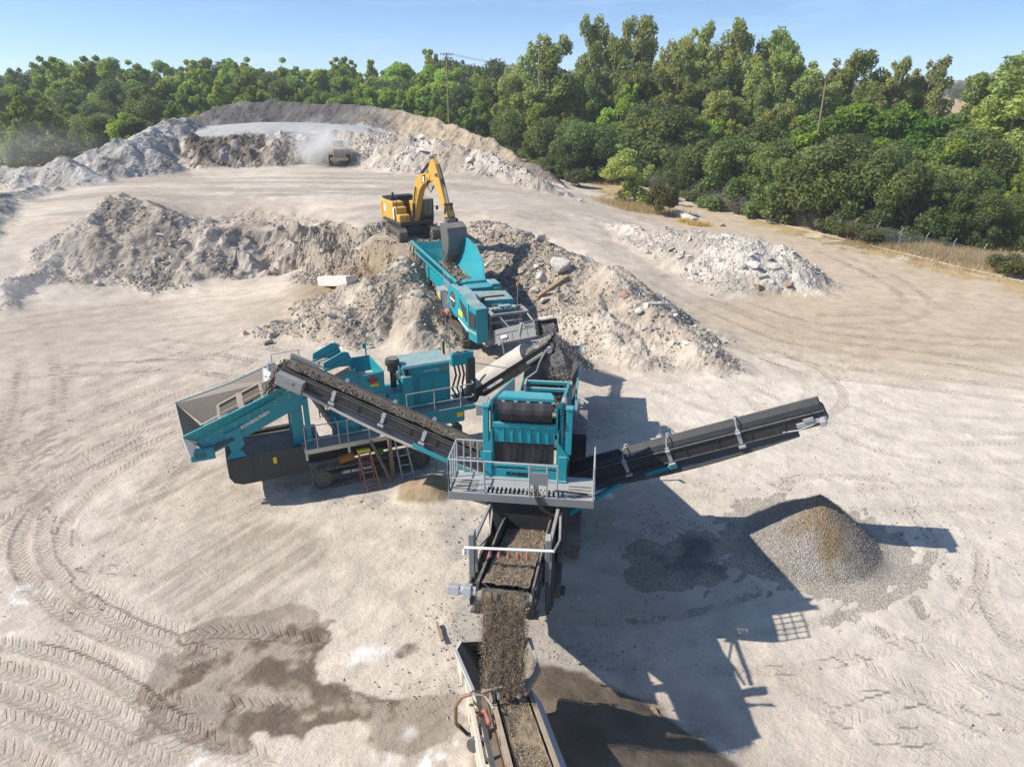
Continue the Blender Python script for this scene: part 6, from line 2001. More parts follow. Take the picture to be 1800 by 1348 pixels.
    m = MB(J); m.tube([(1.95, -2.1, 3.3), (1.95, -2.1, 4.65)], .025, 6); m.build("beacon_mast", M['grey'], R_)
    m = MB(J); m.cyl((1.95, -2.1, 4.65), (1.95, -2.1, 4.85), .08, 10); m.build("beacon", M['orange'], R_, True)
    # discharge conveyor
    fr, L = conveyor(R_, J(.6, -1.0, .85), J(1.45, -8.15, 3.85), 1.05, .45, (2.4,), 0, 'belt_dusty', 'grey', strap=0)
    m = MB(fr)
    m.box(-.66, -.60, .9, L - 2.0, .12, .42); m.box(.60, .66, .9, L - 1.5, .12, .42); m.box(-.72, -.62, L - 2.0, L - .1, .05, .3)
    m.bar((.75, L * .38, -.3), (.75, L * .38, -1.2), .08)
    m.build("side_board", M['grey'], R_)
    m = MB(fr); m.tube([(-.62, L - 2.0, .55), (-.62, L - .1, .5)], .04, 8); m.build("water_pipe", M['pvc'], R_)
    m = MB(fr); m.bar((.68, L - 2.3, -.2), (.70, L - 1.7, .45), .12); m.bar((.70, L - 1.7, .45), (-.66, L - 2.0, .52), .08); m.build("pipe_bracket", M['galv'], R_)
    m = MB(fr); m.box(.745, .755, 2.9, 3.8, -.2, -.02); m.build("white_plate", M['white'], R_)
    m = MB(fr); m.box(-.64, .66, L - .15, L + .2, -.5, .35); m.build("head_guard", M['black'], R_)
    belt_load("crushed_stone", fr, L - .1, 1.0, 1.6, L - .15, .16, 25, np.array([(.30, .28, .25), (.20, .185, .165), (.40, .38, .34)]), 700, .2, (.24, .22, .19))
    # hopper
    m = MB(J)
    m.plate([(-1.05, 1.7, 4.18), (-1.72, 12.2, 4.95), (-.75, 11.6, 3.3), (-.55, 2.2, 3.2)], .06)
    for i in range(9):
        t = .05 + i * .105
        m.bar(lerp3((-1.09, 1.7, 4.1), (-1.76, 12.2, 4.85), t), lerp3((-.63, 2.2, 3.1), (-.83, 11.6, 3.2), t), .09)
    m.bar((-1.08, 1.6, 4.2), (-1.76, 12.3, 4.97), .16); m.bar((-1.22, 3.0, 3.8), (-1.62, 11.8, 4.2), .10)
    m.plate([(-.62, 2.2, 3.2), (-.82, 11.6, 3.3), (-.82, 11.6, 2.2), (-.62, 2.2, 2.0)], .05)
    m.build("hopper_side", M['teal'], R_)
    m = MB(J)
    m.plate([(1.15, 2.4, 3.75), (1.65, 4.2, 4.7), (2.0, 7.2, 5.45), (1.85, 8.4, 5.72), (1.5, 9.2, 5.6), (1.1, 9.6, 3.6), (1.0, 2.6, 3.2)], .07)
    m.bar((1.17, 2.3, 3.78), (1.68, 4.2, 4.74), .1); m.bar((1.68, 4.2, 4.74), (2.03, 7.2, 5.5), .1)
    m.build("hopper_wing", M['teal'], R_)
    m = MB(J)
    m.plate([(-1.7, 12.1, 4.9), (1.7, 11.2, 5.0), (1.0, 10.8, 3.3), (-.8, 11.5, 3.2)], .07)
    m.plate([(1.5, 9.2, 5.5), (1.7, 11.2, 5.0), (1.0, 10.8, 3.3), (1.2, 9.5, 3.5)], .06)
    m.build("hopper_back", M['teal'], R_)
    m = MB(J); m.plate([(-.6, 2.2, 3.2), (1.05, 2.4, 3.2), (1.05, 11.2, 3.15), (-.8, 11.5, 3.15)], .05); m.build("feeder_pan", M['worn'], R_)
    m = MB(J); m.bar((-.9, 1.9, 4.0), (1.4, 2.2, 4.0), .14); m.plate([(-.8, 2.0, 3.95), (1.2, 2.3, 3.95), (1.1, 2.3, 3.4), (-.6, 2.1, 3.4)], .05); m.bar((1.25, 2.4, 3.8), (1.9, .9, 3.7), .12)
    m.build("hopper_front", M['teal'], R_)
    q = MB(J); rail(q, [(-1.25, 2.9, 3.3), (-1.3, 4.3, 3.35)], [(-1.25, 2.9, 3.3), (-1.27, 3.4, 3.3), (-1.29, 3.9, 3.3), (-1.3, 4.3, 3.35)], .95, .025, (.4,)); q.build("handrail", M['galv'], R_)
    m = MB(J); m.box(-1.45, -.8, 2.9, 4.5, 3.22, 3.28); m.build("service_platform", M['galv'], R_)
    m = MB(J)
    for k in range(8): m.tube([(-1.2 - .04 * k, 3.2 + .16 * k, 3.0), (-1.35, 3.1 + .2 * k, 2.3 - .1 * k), (-1.2, 3.0 + .22 * k, 1.4)], .035, 6)
    m.box(-1.35, -.9, 5.2, 6.4, 1.8, 2.7); m.box(-1.3, -.95, 3.3, 4.6, 1.3, 1.9)
    m.build("pipework", M['galv'], R_)
    m = MB(J); m.box(-1.37, -1.352, 5.4, 5.8, 2.1, 2.5); m.build("sticker", M['sticker'], R_)
    for u, v in ((-.75, 10.6), (1.0, 10.2)):
        m = MB(J); m.box(u - .12, u + .12, v - .12, v + .12, .05, 3.2); m.box(u - .3, u + .3, v - .3, v + .3, 0, .05); m.build("support_leg", M['dark'], R_)
    return fr, L


JAW_FR, JAW_L = jaw_crusher()
GREYC = np.array([(.15, .14, .13), (.22, .205, .19), (.10, .095, .09), (.32, .30, .28)])
curtain_of_stone("falling_stone", JAW_FR(0, JAW_L + .2, .1), B(.05, 18.0, 2.9), .8, .75, JAW_FR.u, .11, 1600, .05, .17, GREYC, 24)
# rubble in the hopper
_rs = np.random.RandomState(91)
_v = np.array([list(J(_rs.uniform(-.6, .95), _rs.uniform(2.6, 11), 3.3 + .25 * _rs.uniform())) for _ in range(900)])
stuff("rubble_in_hopper", *stones(_v, .08 * 5 ** (_rs.uniform(0, 1, 900) ** 2), stone_cols(900, _rs, np.array([(.30, .235, .16), (.24, .19, .135), (.36, .32, .27)])), _rs))
_sh = np.array([list(B(_rs.uniform(-.75, .75), _rs.uniform(13.6, 19.2), 2.15 + .5 * _rs.uniform())) for _ in range(1100)])
stuff("stone_in_hopper", *stones(_sh, .06 * 4 ** (_rs.uniform(0, 1, 1100) ** 2), stone_cols(1100, _rs, np.array([(.13, .12, .11), (.19, .175, .16), (.09, .085, .08), (.26, .22, .17)])), _rs))
# slim signal post with two red lamps beside the jaw crusher
root = empty("signal_post", PZ(785, 608, 0), "slim grey post with two red lamps in front of the jaw crusher's track", "post")
m = MB(Frame(PZ(785, 608, 0))); m.tube([(0, 0, 0), (0, 0, 2.3)], .03, 7); m.box(-.25, .25, -.03, .03, 2.2, 2.26); m.box(-.2, .2, -.2, .2, 0, .03); m.build("pole", M['grey'], root)
for s in (-1, 1):
    m = MB(Frame(PZ(785, 608, 0))); m.cyl((s * .2, 0, 2.26), (s * .2, 0, 2.5), .09, 10); m.build("red_lamp", M['red'], root, True)

# ================================================================== EXCAVATOR
EO = Vector((-8.75, 62.6, 4.05))
EO.z = PAD[2] + .02
E = Frame(EO, math.radians(210.5))
exc = empty("excavator", EO, "yellow excavator on the bench, its grey bucket emptying into the teal jaw crusher", "excavator")


def excavator():
    R_ = exc
    U = Frame(EO, math.radians(203))
    crawler(R_, U, -2.5, 2.5, 1.1, 1.8, 1.0); crawler(R_, U, -2.5, 2.5, -1.8, -1.1, 1.0)
    m = MB(U); m.box(-1.15, 1.15, -.9, .9, .45, .95); m.cyl((0, 0, .95), (0, 0, 1.15), .85, 24); m.build("undercarriage", M['dark'], R_)
    m = MB(E)
    m.box(-1.55, 1.55, -3.0, 1.2, 1.15, 1.45, b=.03)
    m.build("turntable_deck", M['dark'], R_)
    m = MB(E)
    # u>0 is the machine's right, seen at the viewer's left
    m.box(.55, 1.6, -2.9, -.3, 1.45, 2.95, b=.06)
    m.box(-1.6, 1.6, -3.35, -2.5, 1.2, 2.85, b=.14)
    m.box(-1.6, -.6, -2.6, -.85, 1.45, 2.75, b=.06)
    m.build("engine_housing", M['yellow'], R_)
    m = MB(E); m.box(.6, 1.6, -.3, .45, 1.45, 2.6, b=.05); m.build("tool_box", M['yellow'], R_)
    m = MB(E); m.box(.62, 1.58, .45, 1.15, 1.45, 2.05, b=.05); m.build("step_box", M['yellow'], R_)
    m = MB(E)
    m.box(1.6, 1.615, -2.3, -1.9, 2.0, 2.6); m.box(1.6, 1.615, -.25, .02, 1.6, 2.5); m.build("side_badge", M['white'], R_)
    m = MB(E); m.plate([(1.62, .05, 2.5), (1.62, .3, 2.5), (1.62, .4, 1.5), (1.62, .1, 1.5)], .015); m.build("side_stripe", M['black'], R_)
    m = MB(E); m.plate([(1.625, .06, 1.5), (1.625, .16, 1.5), (1.625, .12, 1.95)], .012); m.build("red_wedge", M['red'], R_)
    m = MB(E); m.box(-1.2, 1.4, -3.2, -2.0, 2.95, 3.15, b=.06); m.box(.6, 1.35, -2.0, -1.3, 2.95, 3.12, b=.05)
    m.cyl((1.0, -1.6, 3.1), (1.0, -1.6, 3.6), .09, 10); m.tube([(.6, .4, 2.6), (.6, .4, 3.5), (.6, -.3, 3.5), (.6, -.3, 2.9)], .03, 6); m.tube([(1.5, .4, 2.6), (1.5, .4, 3.5), (1.5, -.3, 3.5), (1.5, -.3, 2.9)], .03, 6)
    m.build("engine_hood", M['black'], R_)
    m = MB(E)
    for k in range(2): m.box(.75, .95, 1.15, 1.16, 1.6 + .2 * k, 1.66 + .2 * k); 
    m.build("grab_handle", M['black'], R_)
    # cab at the machine's left
    x0, x1, y0, y1, z0, z1 = -1.55, -.55, -.75, 1.15, 1.45, 3.15
    m = MB(E)
    for x in (x0, x1):
        for y in (y0, y1 - .02): m.box(x - .045, x + .045, y - .05, y + .05, z0, z1)
        m.box(x - .03, x + .03, y0, y1, z0, z0 + .75 if x > -1 else z0 + .35); m.box(x - .03, x + .03, .1, .18, z0, z1)
    m.box(x0, x1, y0 - .04, y0, z0, z0 + .9); m.box(x0, x1, y1 - .03, y1 + .01, z0, z0 + .35)
    m.box(x0 - .05, x1 + .05, y0, y1, z0 - .05, z0)
    m.build("cab_frame", M['black'], R_)
    m = MB(E); m.box(x0 - .05, x1 + .05, y0 - .05, y1 + .08, z1, z1 + .12, b=.05); m.build("cab_roof", M['worn'], R_)
    m = MB(E)
    m.box(x0 + .05, x1 - .05, y1 - .012, y1 + .004, z0 + .36, z1); m.box(x0 - .008, x0 + .008, y0 + .06, y1 - .06, z0 + .36, z1); m.box(x1 - .008, x1 + .008, y0 + .06, y1 - .06, z0 + .76, z1); m.box(x0 + .05, x1 - .05, y0 - .008, y0 + .008, z0 + .9, z1)
    m.build("cab_glass", M['glass'], R_)
    m = MB(E); m.box(-1.35, -.75, -.4, .1, z0, z0 + .45, b=.05); m.box(-1.35, -.75, -.5, -.36, z0 + .4, z0 + 1.15, b=.05); m.build("seat", M['black'], R_)
    for s in (x0 - .12,):
        m = MB(E); m.tube([(s + .1, y1, z1 - .5), (s - .15, y1 + .25, z1 - .6)], .02, 6); m.box(s - .25, s - .05, y1 + .22, y1 + .27, z1 - .85, z1 - .5); m.build("mirror", M['black'], R_)
    # boom: side outline in forward/up, thickness across
    def arm(name, prof, th, mat, uc=0.0):
        q = MB(E); q.prism(prof, uc - th / 2, uc + th / 2, 'u'); return q.build(name, M[mat], R_)
    arm("boom", [(.55, 1.5), (1.0, 1.35), (1.45, 2.2), (2.05, 3.4), (2.6, 4.25), (3.3, 4.75), (4.55, 5.25), (4.75, 5.45), (4.6, 5.75), (3.9, 5.75), (2.6, 5.45), (1.85, 4.95), (1.35, 4.1), (.8, 2.6)], .52, 'yellow')
    m = MB(E); m.plate([(.275, 3.3, 5.45), (.275, 3.95, 5.62), (.275, 3.85, 5.05), (.275, 3.2, 4.85)], .02); m.build("boom_badge", M['black'], R_)
    m = MB(E); m.plate([(.29, 3.45, 5.40), (.29, 3.75, 5.46), (.29, 3.68, 5.0), (.29, 3.4, 4.95)], .012); m.build("badge_letter", M['white'], R_)
    arm("stick", [(4.55, 5.45), (4.45, 6.1), (4.85, 6.75), (5.3, 6.95), (5.75, 6.6), (6.4, 5.6), (7.8, 2.9), (7.75, 2.55), (7.45, 2.6), (6.2, 4.2), (5.2, 5.3), (4.8, 5.2)], .42, 'yellow')
    for uu in (-.38, .38):
        m = MB(E); m.tube([(uu, 1.25, 1.65), (uu, 1.5, 3.0)], .11, 12); m.tube([(uu, 1.5, 3.0), (uu, 2.1, 4.45)], .06, 10); m.build("boom_ram", M['dark'], R_, True)
    m = MB(E); m.tube([(0, 2.7, 5.62), (0, 4.1, 6.45)], .13, 12); m.tube([(0, 4.1, 6.45), (0, 4.8, 6.7)], .07, 10); m.build("stick_ram", M['dark'], R_, True)
    m = MB(E); m.tube([(0, 5.9, 6.55), (0, 6.9, 5.0)], .12, 12); m.build("bucket_ram", M['dark'], R_, True)
    m = MB(E); m.tube([(0, 6.9, 5.0), (0, 7.5, 3.75)], .06, 10); m.build("ram_rod", M['chrome'], R_, True)
    m = MB(E)
    for uu in (-.25, .25):
        m.bar((uu, 7.5, 3.75), (uu, 7.3, 3.0), .09, .16); m.bar((uu, 7.5, 3.75), (uu, 8.05, 2.7), .09, .16)
    m.cyl((-.36, 7.5, 3.75), (.36, 7.5, 3.75), .1, 10); m.cyl((-.36, 7.62, 2.7), (.36, 7.62, 2.7), .12, 10)
    m.build("bucket_link", M['dark'], R_)
    m = MB(E); m.box(-.32, .32, 7.45, 8.15, 2.22, 2.68); m.box(-.2, .2, 7.6, 8.0, 2.1, 2.22); m.build("quick_hitch", M['bucket'], R_)
    m = MB(E)
    for k in range(3): m.tube([(.15 + .08 * k, 4.3, 5.4), (.3, 4.45, 4.6), (.3, 5.0, 4.35), (.22 + .05 * k, 5.5, 4.9)], .03, 6)
    for k in range(2): m.tube([(-.1 + .2 * k, 1.0, 2.9), (-.1 + .2 * k, 1.5, 4.5), (-.1 + .2 * k, 2.3, 5.4), (-.1 + .2 * k, 4.2, 5.85)], .03, 6)
    m.build("hose", M['hose'], R_, True)
    m = MB(E); m.tube([(.3, 6.4, 5.7), (.55, 6.6, 5.9)], .05, 6); m.cyl((.55, 6.6, 5.75), (.55, 6.6, 6.0), .13, 10); m.build("work_lamp", M['grey'], R_, True)
    # bucket, curled down and emptying: outline in forward/up
    outer = [(7.6, 2.35), (8.3, 2.45), (8.85, 2.15), (9.05, 1.45), (8.98, .65), (8.6, -.15)]
    m = MB(E); w = .80
    for (a, b) in zip(outer[:-1], outer[1:]):
        m.plate([(-w, a[0], a[1]), (w, a[0], a[1]), (w, b[0], b[1]), (-w, b[0], b[1])], .06)
    for s in (-1, 1):
        m.plate([(s * w, 7.6, 2.35)] + [(s * w, p[0], p[1]) for p in outer[1:]] + [(s * w, 7.75, .8)], .06)
        m.plate([(s * .45, 7.6, 2.1), (s * .45, 7.7, 2.7), (s * .45, 8.15, 2.7), (s * .45, 8.4, 2.15)], .08)
    m.bar((-w, 9.09, 1.4), (w, 9.09, 1.4), .07); m.bar((-w, 9.05, .9), (w, 9.05, .9), .06); m.bar((-w, 8.93, .35), (w, 8.93, .35), .05)
    m.build("bucket", M['bucket'], R_)
    for k in range(5):
        m = MB(E); x = -.7 + .35 * k
        m.plate([(x - .09, 8.66, -.08), (x + .09, 8.66, -.08), (x + .04, 8.4, -.45), (x - .04, 8.4, -.45)], .08); m.build("bucket_tooth", M['bucket'], R_)


excavator()
curtain_of_stone("falling_soil", E(0, 8.25, .3), E(0, 8.0, -.75), 1.7, 1.4, E.u, .28, 1700, .03, .16, np.array([(.24, .18, .115), (.30, .235, .16), (.18, .14, .095)]), 34)

# operator in the excavator's cab
M['skin'] = plain("skin", (.45, .28, .20), .6, var=.08, bump=.05)
M['vest'] = plain("lime_vest", (.32, .55, .06), .85, var=.1)
M['denim'] = plain("blue_trousers", (.05, .07, .12), .9, var=.15)


def skin_body(name, joints, bones, mat, parent, sub=1):
    me = bpy.data.meshes.new(name)
    root = Vector((0, 0, 0)); q = parent
    while q is not None: root += q.location; q = q.parent
    me.from_pydata([Vector(j[0]) - root for j in joints], bones, [])
    o = link_mesh(name, me, parent)
    sm = o.modifiers.new("skin", 'SKIN')
    sv = me.skin_vertices[0].data
    for i, j in enumerate(joints): sv[i].radius = (j[1], j[1] if len(j) < 3 else j[2])
    sv[0].use_root = True
    ss = o.modifiers.new("sub", 'SUBSURF'); ss.levels = sub; ss.render_levels = sub
    dg = bpy.context.evaluated_depsgraph_get(); dg.update()
    m2 = bpy.data.meshes.new_from_object(o.evaluated_get(dg))
    o.modifiers.clear(); o.data = m2
    m2.materials.clear()
    for k in (mat if isinstance(mat, (list, tuple)) else [mat]): m2.materials.append(k)
    m2.polygons.foreach_set("use_smooth", [True] * len(m2.polygons))
    return o


def operator():
    pt = lambda a, b, c: E(a - 1.05, b - .12, c + 1.9)
    root = empty("person", pt(0, 0, 0), "operator in a lime vest seated in the excavator's cab, hands on the levers", "person")
    body = [(pt(0, 0, .06), .15, .13), (pt(0, -.03, .28), .15, .11), (pt(0, -.02, .46), .17, .11), (pt(0, .0, .57), .07), (pt(0, .02, .66), .085, .095), (pt(0, .03, .78), .07, .08),
            (pt(.2, 0, .5), .06), (pt(.27, .08, .27), .047), (pt(.27, .33, .24), .037), (pt(.27, .42, .25), .034),
            (pt(-.2, 0, .5), .06), (pt(-.27, .08, .27), .047), (pt(-.27, .33, .24), .037), (pt(-.27, .42, .25), .034),
            (pt(.11, .1, .05), .09), (pt(.14, .48, .08), .068), (pt(.14, .52, -.32), .05), (pt(.14, .64, -.38), .04),
            (pt(-.11, .1, .05), .09), (pt(-.14, .48, .08), .068), (pt(-.14, .52, -.32), .05), (pt(-.14, .64, -.38), .04)]
    bones = [(0, 1), (1, 2), (2, 3), (3, 4), (4, 5), (2, 6), (6, 7), (7, 8), (8, 9), (2, 10), (10, 11), (11, 12), (12, 13), (0, 14), (14, 15), (15, 16), (16, 17), (0, 18), (18, 19), (19, 20), (20, 21)]
    o = skin_body("body", body, bones, [M['vest'], M['skin'], M['denim']], root)
    hz = pt(0, 0, .60).z; lz = pt(0, 0, .12).z
    for p in o.data.polygons:
        c = o.matrix_basis @ p.center + root.location
        l = Vector((E.u.dot(c - EO) + 1.05, E.v.dot(c - EO) + .12, c.z))
        p.material_index = 1 if (c.z > hz or (l.y > .22 and c.z > pt(0, 0, .17).z)) else (2 if c.z < lz or l.y > .2 else 0)
    m = MB(E); m.cyl((-1.05, -.09, 2.7), (-1.05, -.09, 2.78), .11, 14, r2=.07); m.cyl((-1.05, -.04, 2.69), (-1.05, -.04, 2.705), .13, 14); m.build("hard_hat", M['white'], root, True)
    for s in (-1, 1):
        m = MB(E); x = -1.05 + s * .27
        for k in range(5): m.tube([(x - .03 + .015 * k, .29, 2.16), (x - .03 + .015 * k, .35 - .01 * abs(k - 2), 2.17), (x - .03 + .015 * k, .37 - .01 * abs(k - 2), 2.13)], .008, 5)
        m.build("hand", M['skin'], root, True)
        m = MB(E); m.tube([(x, .34, 1.75), (x, .34, 2.16)], .015, 6); 
        m.build("lever", M['black'], exc)


operator()

# ================================================================== WHEEL LOADER
LO = Vector(PZ(596, 292, 4.45)); LO.y += .6
LO.z = float(base_z(np.array([LO.x]), np.array([LO.y]))[0][0])
Lf = Frame(LO, math.radians(14))
loader = empty("wheel_loader", LO, "dusty pale yellow wheel loader seen from behind, working against the white rubble bank", "wheel loader")


def wheel_loader():
    R_ = loader; X = Lf
    for s in (-1, 1):
        for v in (-.2, 3.4):
            m = MB(X); u0, u1 = s * 1.0, s * 1.62
            n = 20
            m.cyl((u0, v, .85), (u1, v, .85), .85, n)
            for k in range(n):
                a = 2 * math.pi * k / n
                m.box(min(u0, u1), max(u0, u1), -.04, .04, .82, .90, Frame(X(0, v, .85), u=X.u, v=X.d(0, -math.sin(a), math.cos(a)), w=X.d(0, math.cos(a), math.sin(a))))
            wh = m.build("wheel", M['rubber'], R_)
            h = MB(X); h.cyl((u0 + s * .1, v, .85), (u1 + s * .03, v, .85), .45, 16); h.cyl((u1, v, .85), (u1 + s * .08, v, .85), .18, 10); h.build("rim", M['yellow_dull'], wh, True)
    m = MB(X)
    m.hexa([(-1.0, -1.7, 1.1), (1.0, -1.7, 1.1), (1.05, 1.1, 1.2), (-1.05, 1.1, 1.2)], [(-.85, -1.55, 2.45), (.85, -1.55, 2.45), (.9, 1.1, 2.65), (-.9, 1.1, 2.65)])
    m.build("engine_hood", M['yellow_dull'], R_)
    m = MB(X); m.plate([(-.82, -1.71, 1.25), (.82, -1.71, 1.25), (.74, -1.61, 2.3), (-.74, -1.61, 2.3)], .05); m.build("rear_grille", M['grey'], R_)
    m = MB(X)
    for i in range(7): m.box(-.78, .78, -1.76 + .015 * i, -1.72 + .015 * i, 1.33 + .13 * i, 1.37 + .13 * i)
    m.build("grille_slats", M['worn'], R_)
    m = MB(X); m.box(-1.35, 1.35, -1.75, -1.35, .75, 1.2, b=.06); m.box(-1.5, -1.0, -1.4, .7, 1.65, 1.8, b=.04); m.box(1.0, 1.5, -1.4, .7, 1.65, 1.8, b=.04); m.build("counterweight", M['yellow_dull'], R_)
    m = MB(X); m.box(-.5, .5, -1.0, 4.0, .7, 1.15); m.build("chassis", M['dark'], R_)
    x0, x1, y0, y1, z0, z1 = -.8, .8, 1.1, 2.5, 1.5, 3.45
    m = MB(X)
    for x in (x0, x1):
        for y in (y0, y1): m.box(x - .06, x + .06, y - .06, y + .06, z0, z1)
    m.box(x0, x1, y0, y1, z0 - .2, z0 + .45); m.build("cab_frame", M['yellow_dull'], R_)
    m = MB(X); m.box(x0 - .15, x1 + .15, y0 - .15, y1 + .2, z1, z1 + .14, b=.05); m.build("cab_roof", M['cream'], R_)
    m = MB(X); m.box(x0 + .06, x1 - .06, y0 - .01, y0 + .01, z0 + .45, z1); m.box(x0 - .01, x0 + .01, y0 + .06, y1 - .06, z0 + .45, z1); m.box(x1 - .01, x1 + .01, y0 + .06, y1 - .06, z0 + .45, z1); m.box(x0 + .06, x1 - .06, y1 - .01, y1 + .01, z0 + .45, z1)
    m.build("cab_glass", M['glass'], R_)
    for s in (-.5, .5):
        m = MB(X); m.bar((s, 3.0, 1.9), (s, 4.6, 1.9), .2, .35); m.bar((s, 4.6, 1.9), (s, 5.6, 1.0), .2, .3); m.build("lift_arm", M['yellow_dull'], R_)
    m = MB(X); prof = [(5.6, 1.5), (5.5, .8), (5.7, .25), (6.8, .2), (6.9, .3), (6.2, 1.6)]
    for a, b in zip(prof[:-1], prof[1:]): m.plate([(-1.6, a[0], a[1]), (1.6, a[0], a[1]), (1.6, b[0], b[1]), (-1.6, b[0], b[1])], .07)
    for s in (-1.6, 1.6): m.plate([(s, p[0], p[1]) for p in prof], .07)
    m.build("bucket", M['bucket'], R_)
    m = MB(X); m.tube([(.55, .5, 2.6), (.55, .5, 3.2)], .07, 8); m.build("exhaust", M['dark'], R_)
    for s in (-1, 1):
        m = MB(X); m.box(s * .95 - .1, s * .95 + .1, -1.78, -1.74, 1.0, 1.12); m.build("tail_lamp", M['red'], R_)


wheel_loader()

# ================================================================== CREAM WASH PLANT at the near edge
wash = empty("wash_conveyor", PZ(880, 1260, 0), "cream wash plant with an open hopper catching the falling gravel, nearest the viewer", "conveyor")


def wash_plant():
    R_ = wash; z = 3.75
    P = lambda px, py, zz: PZ(px, py, zz)
    W = WORLD
    a1, a2, a3 = P(811, 1127, z + .2), P(801, 1144, z + .1), P(832, 1215, z - .15)
    b1, b2, b3 = P(932, 1121, z + .2), P(948, 1176, z), P(921, 1222, z - .3)
    c1, c2 = P(842, 1150, z - .75), P(858, 1206, z - .85)
    d1, d2 = P(914, 1150, z - .75), P(906, 1206, z - .85)
    m = MB(W); m.plate([a1, a2, a3, c2, c1], .04); m.build("hopper_wing", M['worn2'], R_)
    m = MB(W); m.plate([b1, b2, b3, d2, d1], .04); m.build("hopper_wing", M['worn2'], R_)
    m = MB(W); m.plate([a1, c1, d1, b1], .04); m.plate([c1, c2, d2, d1], .04); m.build("hopper_back", M['worn2'], R_)
    m = MB(W); m.beam(a1, a2, .05); m.beam(a2, a3, .10); m.beam(b1, b2, .05); m.build("hopper_rim", M['galv'], R_)
    m = MB(W); m.beam(b2 + Vector((0, 0, .03)), b3 + Vector((0, 0, .02)), .14, .10); m.beam(P(846, 1217, z - .1), b2.lerp(b3, .35), .07); m.build("cross_bar", M['rusty'], R_)
    for px in (877, 893, 912):
        m = MB(W); p = P(px, 1207, z - .12); m.tube([p, p + Vector((0, -.06, -.28))], .035, 8); m.build("spray_nozzle", M['salmon'] if px == 893 else M['pvc'], R_, True)
    tail, head = P(889, 1196, 2.55), P(952, 1400, 4.15)
    fr, L = conveyor(R_, tail, head, .72, .28, (), 0, 'belt_dusty', 'rusty', strap=0)
    belt_load("damp_gravel", fr, L, .68, .3, L + .02, .08, 45, np.array([(.26, .20, .13), (.32, .26, .185), (.20, .15, .095), (.36, .31, .24)]), 2200, .045, (.25, .19, .12))
    m = MB(fr)
    # +u of this frame is the viewer's left
    m.hexa([(-.50, .55, -.05), (-.78, .55, -.42), (-.78, L, -.42), (-.50, L, -.05)], [(-.48, .55, .14), (-.82, .55, -.40), (-.82, L, -.40), (-.48, L, .14)])
    m.build("side_guard", M['bluegrey'], R_)
    m = MB(fr)
    m.box(.72, .84, -.9, L, -.30, -.16); m.box(.95, 1.06, -1.1, L, .0, .12); m.box(.95, 1.03, -.9, L, -.95, -.86)
    n = 7
    for i in range(n):
        y0, y1 = -.8 + (L + .7) * i / n, -.8 + (L + .7) * (i + 1) / n
        m.bar((1.0, y0, .05), (1.0, y1, -.9), .06); m.bar((.78, y0, -.23), (1.0, y0, .05), .05); m.bar((1.0, y1, -.9), (1.0, y1, .05), .045)
    m.build("lattice_frame", M['cream'], R_)
    m = MB(fr); m.plate([(1.12, -1.5, .35), (1.1, -.2, .3), (1.12, -.2, -.1), (1.14, -1.5, -.1)], .05); m.build("side_board", M['cream'], R_)
    m = MB(fr); m.box(.82, 1.0, .9, 1.7, -.75, -.2, b=.04); m.build("gear_box", M['dark'], R_)
    m = MB(fr); m.cyl((.7, 1.4, -.55), (1.1, 1.9, -.5), .16, 14); m.build("drive_motor", M['dark'], R_, True)
    m = MB(fr); m.tube([(.9, 1.15, -.2), (.7, 1.35, .0), (.65, 1.7, -.1), (.85, 1.9, -.4)], .06, 8); m.build("red_hose", M['salmon'], R_, True)
    m = MB(W)
    q = [P(828, 1219, z - .2), P(812, 1224, z - .3), P(801, 1240, z - .9), P(801, 1270, z - 1.8), P(806, 1276, z - 2.0)]
    m.tube(q, .05, 8); m.build("water_hose", M['pipe'], R_, True)
    m = MB(W); m.tube([P(806, 1274, z - 2.0), P(822, 1290, 1.4), P(848, 1294, 1.5), P(862, 1292, 1.8)], .05, 8); m.build("water_hose", M['hose'], R_, True)
    m = MB(W); m.tube([P(828, 1219, z - .15), P(852, 1222, z - .2), P(868, 1245, z - .1)], .022, 6); m.build("nozzle_pipe", M['galv'], R_)
    for (y, s) in ((.4, .85), (.4, -.55), (3.0, .85), (3.0, -.55)):
        m = MB(W); a = fr(s, y, -.35); m.beam(a, Vector((a.x, a.y, .02)), .12); m.box(a.x - .2, a.x + .2, a.y - .2, a.y + .2, 0, .04); m.build("support_leg", M['cream'], R_)
    for s in (.85, -.55):
        m = MB(W); p, q2 = fr(s, .4, -.35), fr(s, 3.0, -.35); m.beam(Vector((p.x, p.y, .5)), Vector((q2.x, q2.y, 2.2)), .07); m.build("leg_brace", M['cream'], R_)
    m = MB(W); m.beam(c1.lerp(c2, .5) - Vector((.1, 0, .1)), Vector((c1.x - .1, c1.y, .02)), .12); m.beam(d1.lerp(d2, .5) + Vector((.1, 0, -.1)), Vector((d1.x + .1, d1.y, .02)), .12); m.build("hopper_leg", M['rusty'], R_)
    # material caught in the hopper
    rs = np.random.RandomState(8)
    cc = np.array((c1 + c2 + d1 + d2) / 4); pts = []
    corners = [np.array(p) for p in (c1, c2, d2, d1)]
    for _ in range(2600):
        s, t = rs.uniform(0, 1), rs.uniform(0, 1)
        p = (corners[0] * (1 - s) + corners[3] * s) * (1 - t) + (corners[1] * (1 - s) + corners[2] * s) * t
        p = cc + (p - cc) * 1.3
        p[2] += .10 + .34 * (1 - (2 * s - 1) ** 2) * (1 - (2 * t - 1) ** 2)
        pts.append(p)
    stuff("damp_gravel", *stones(np.array(pts), rs.uniform(.03, .075, len(pts)), stone_cols(len(pts), rs, DAMPC), rs, PEBBLE))


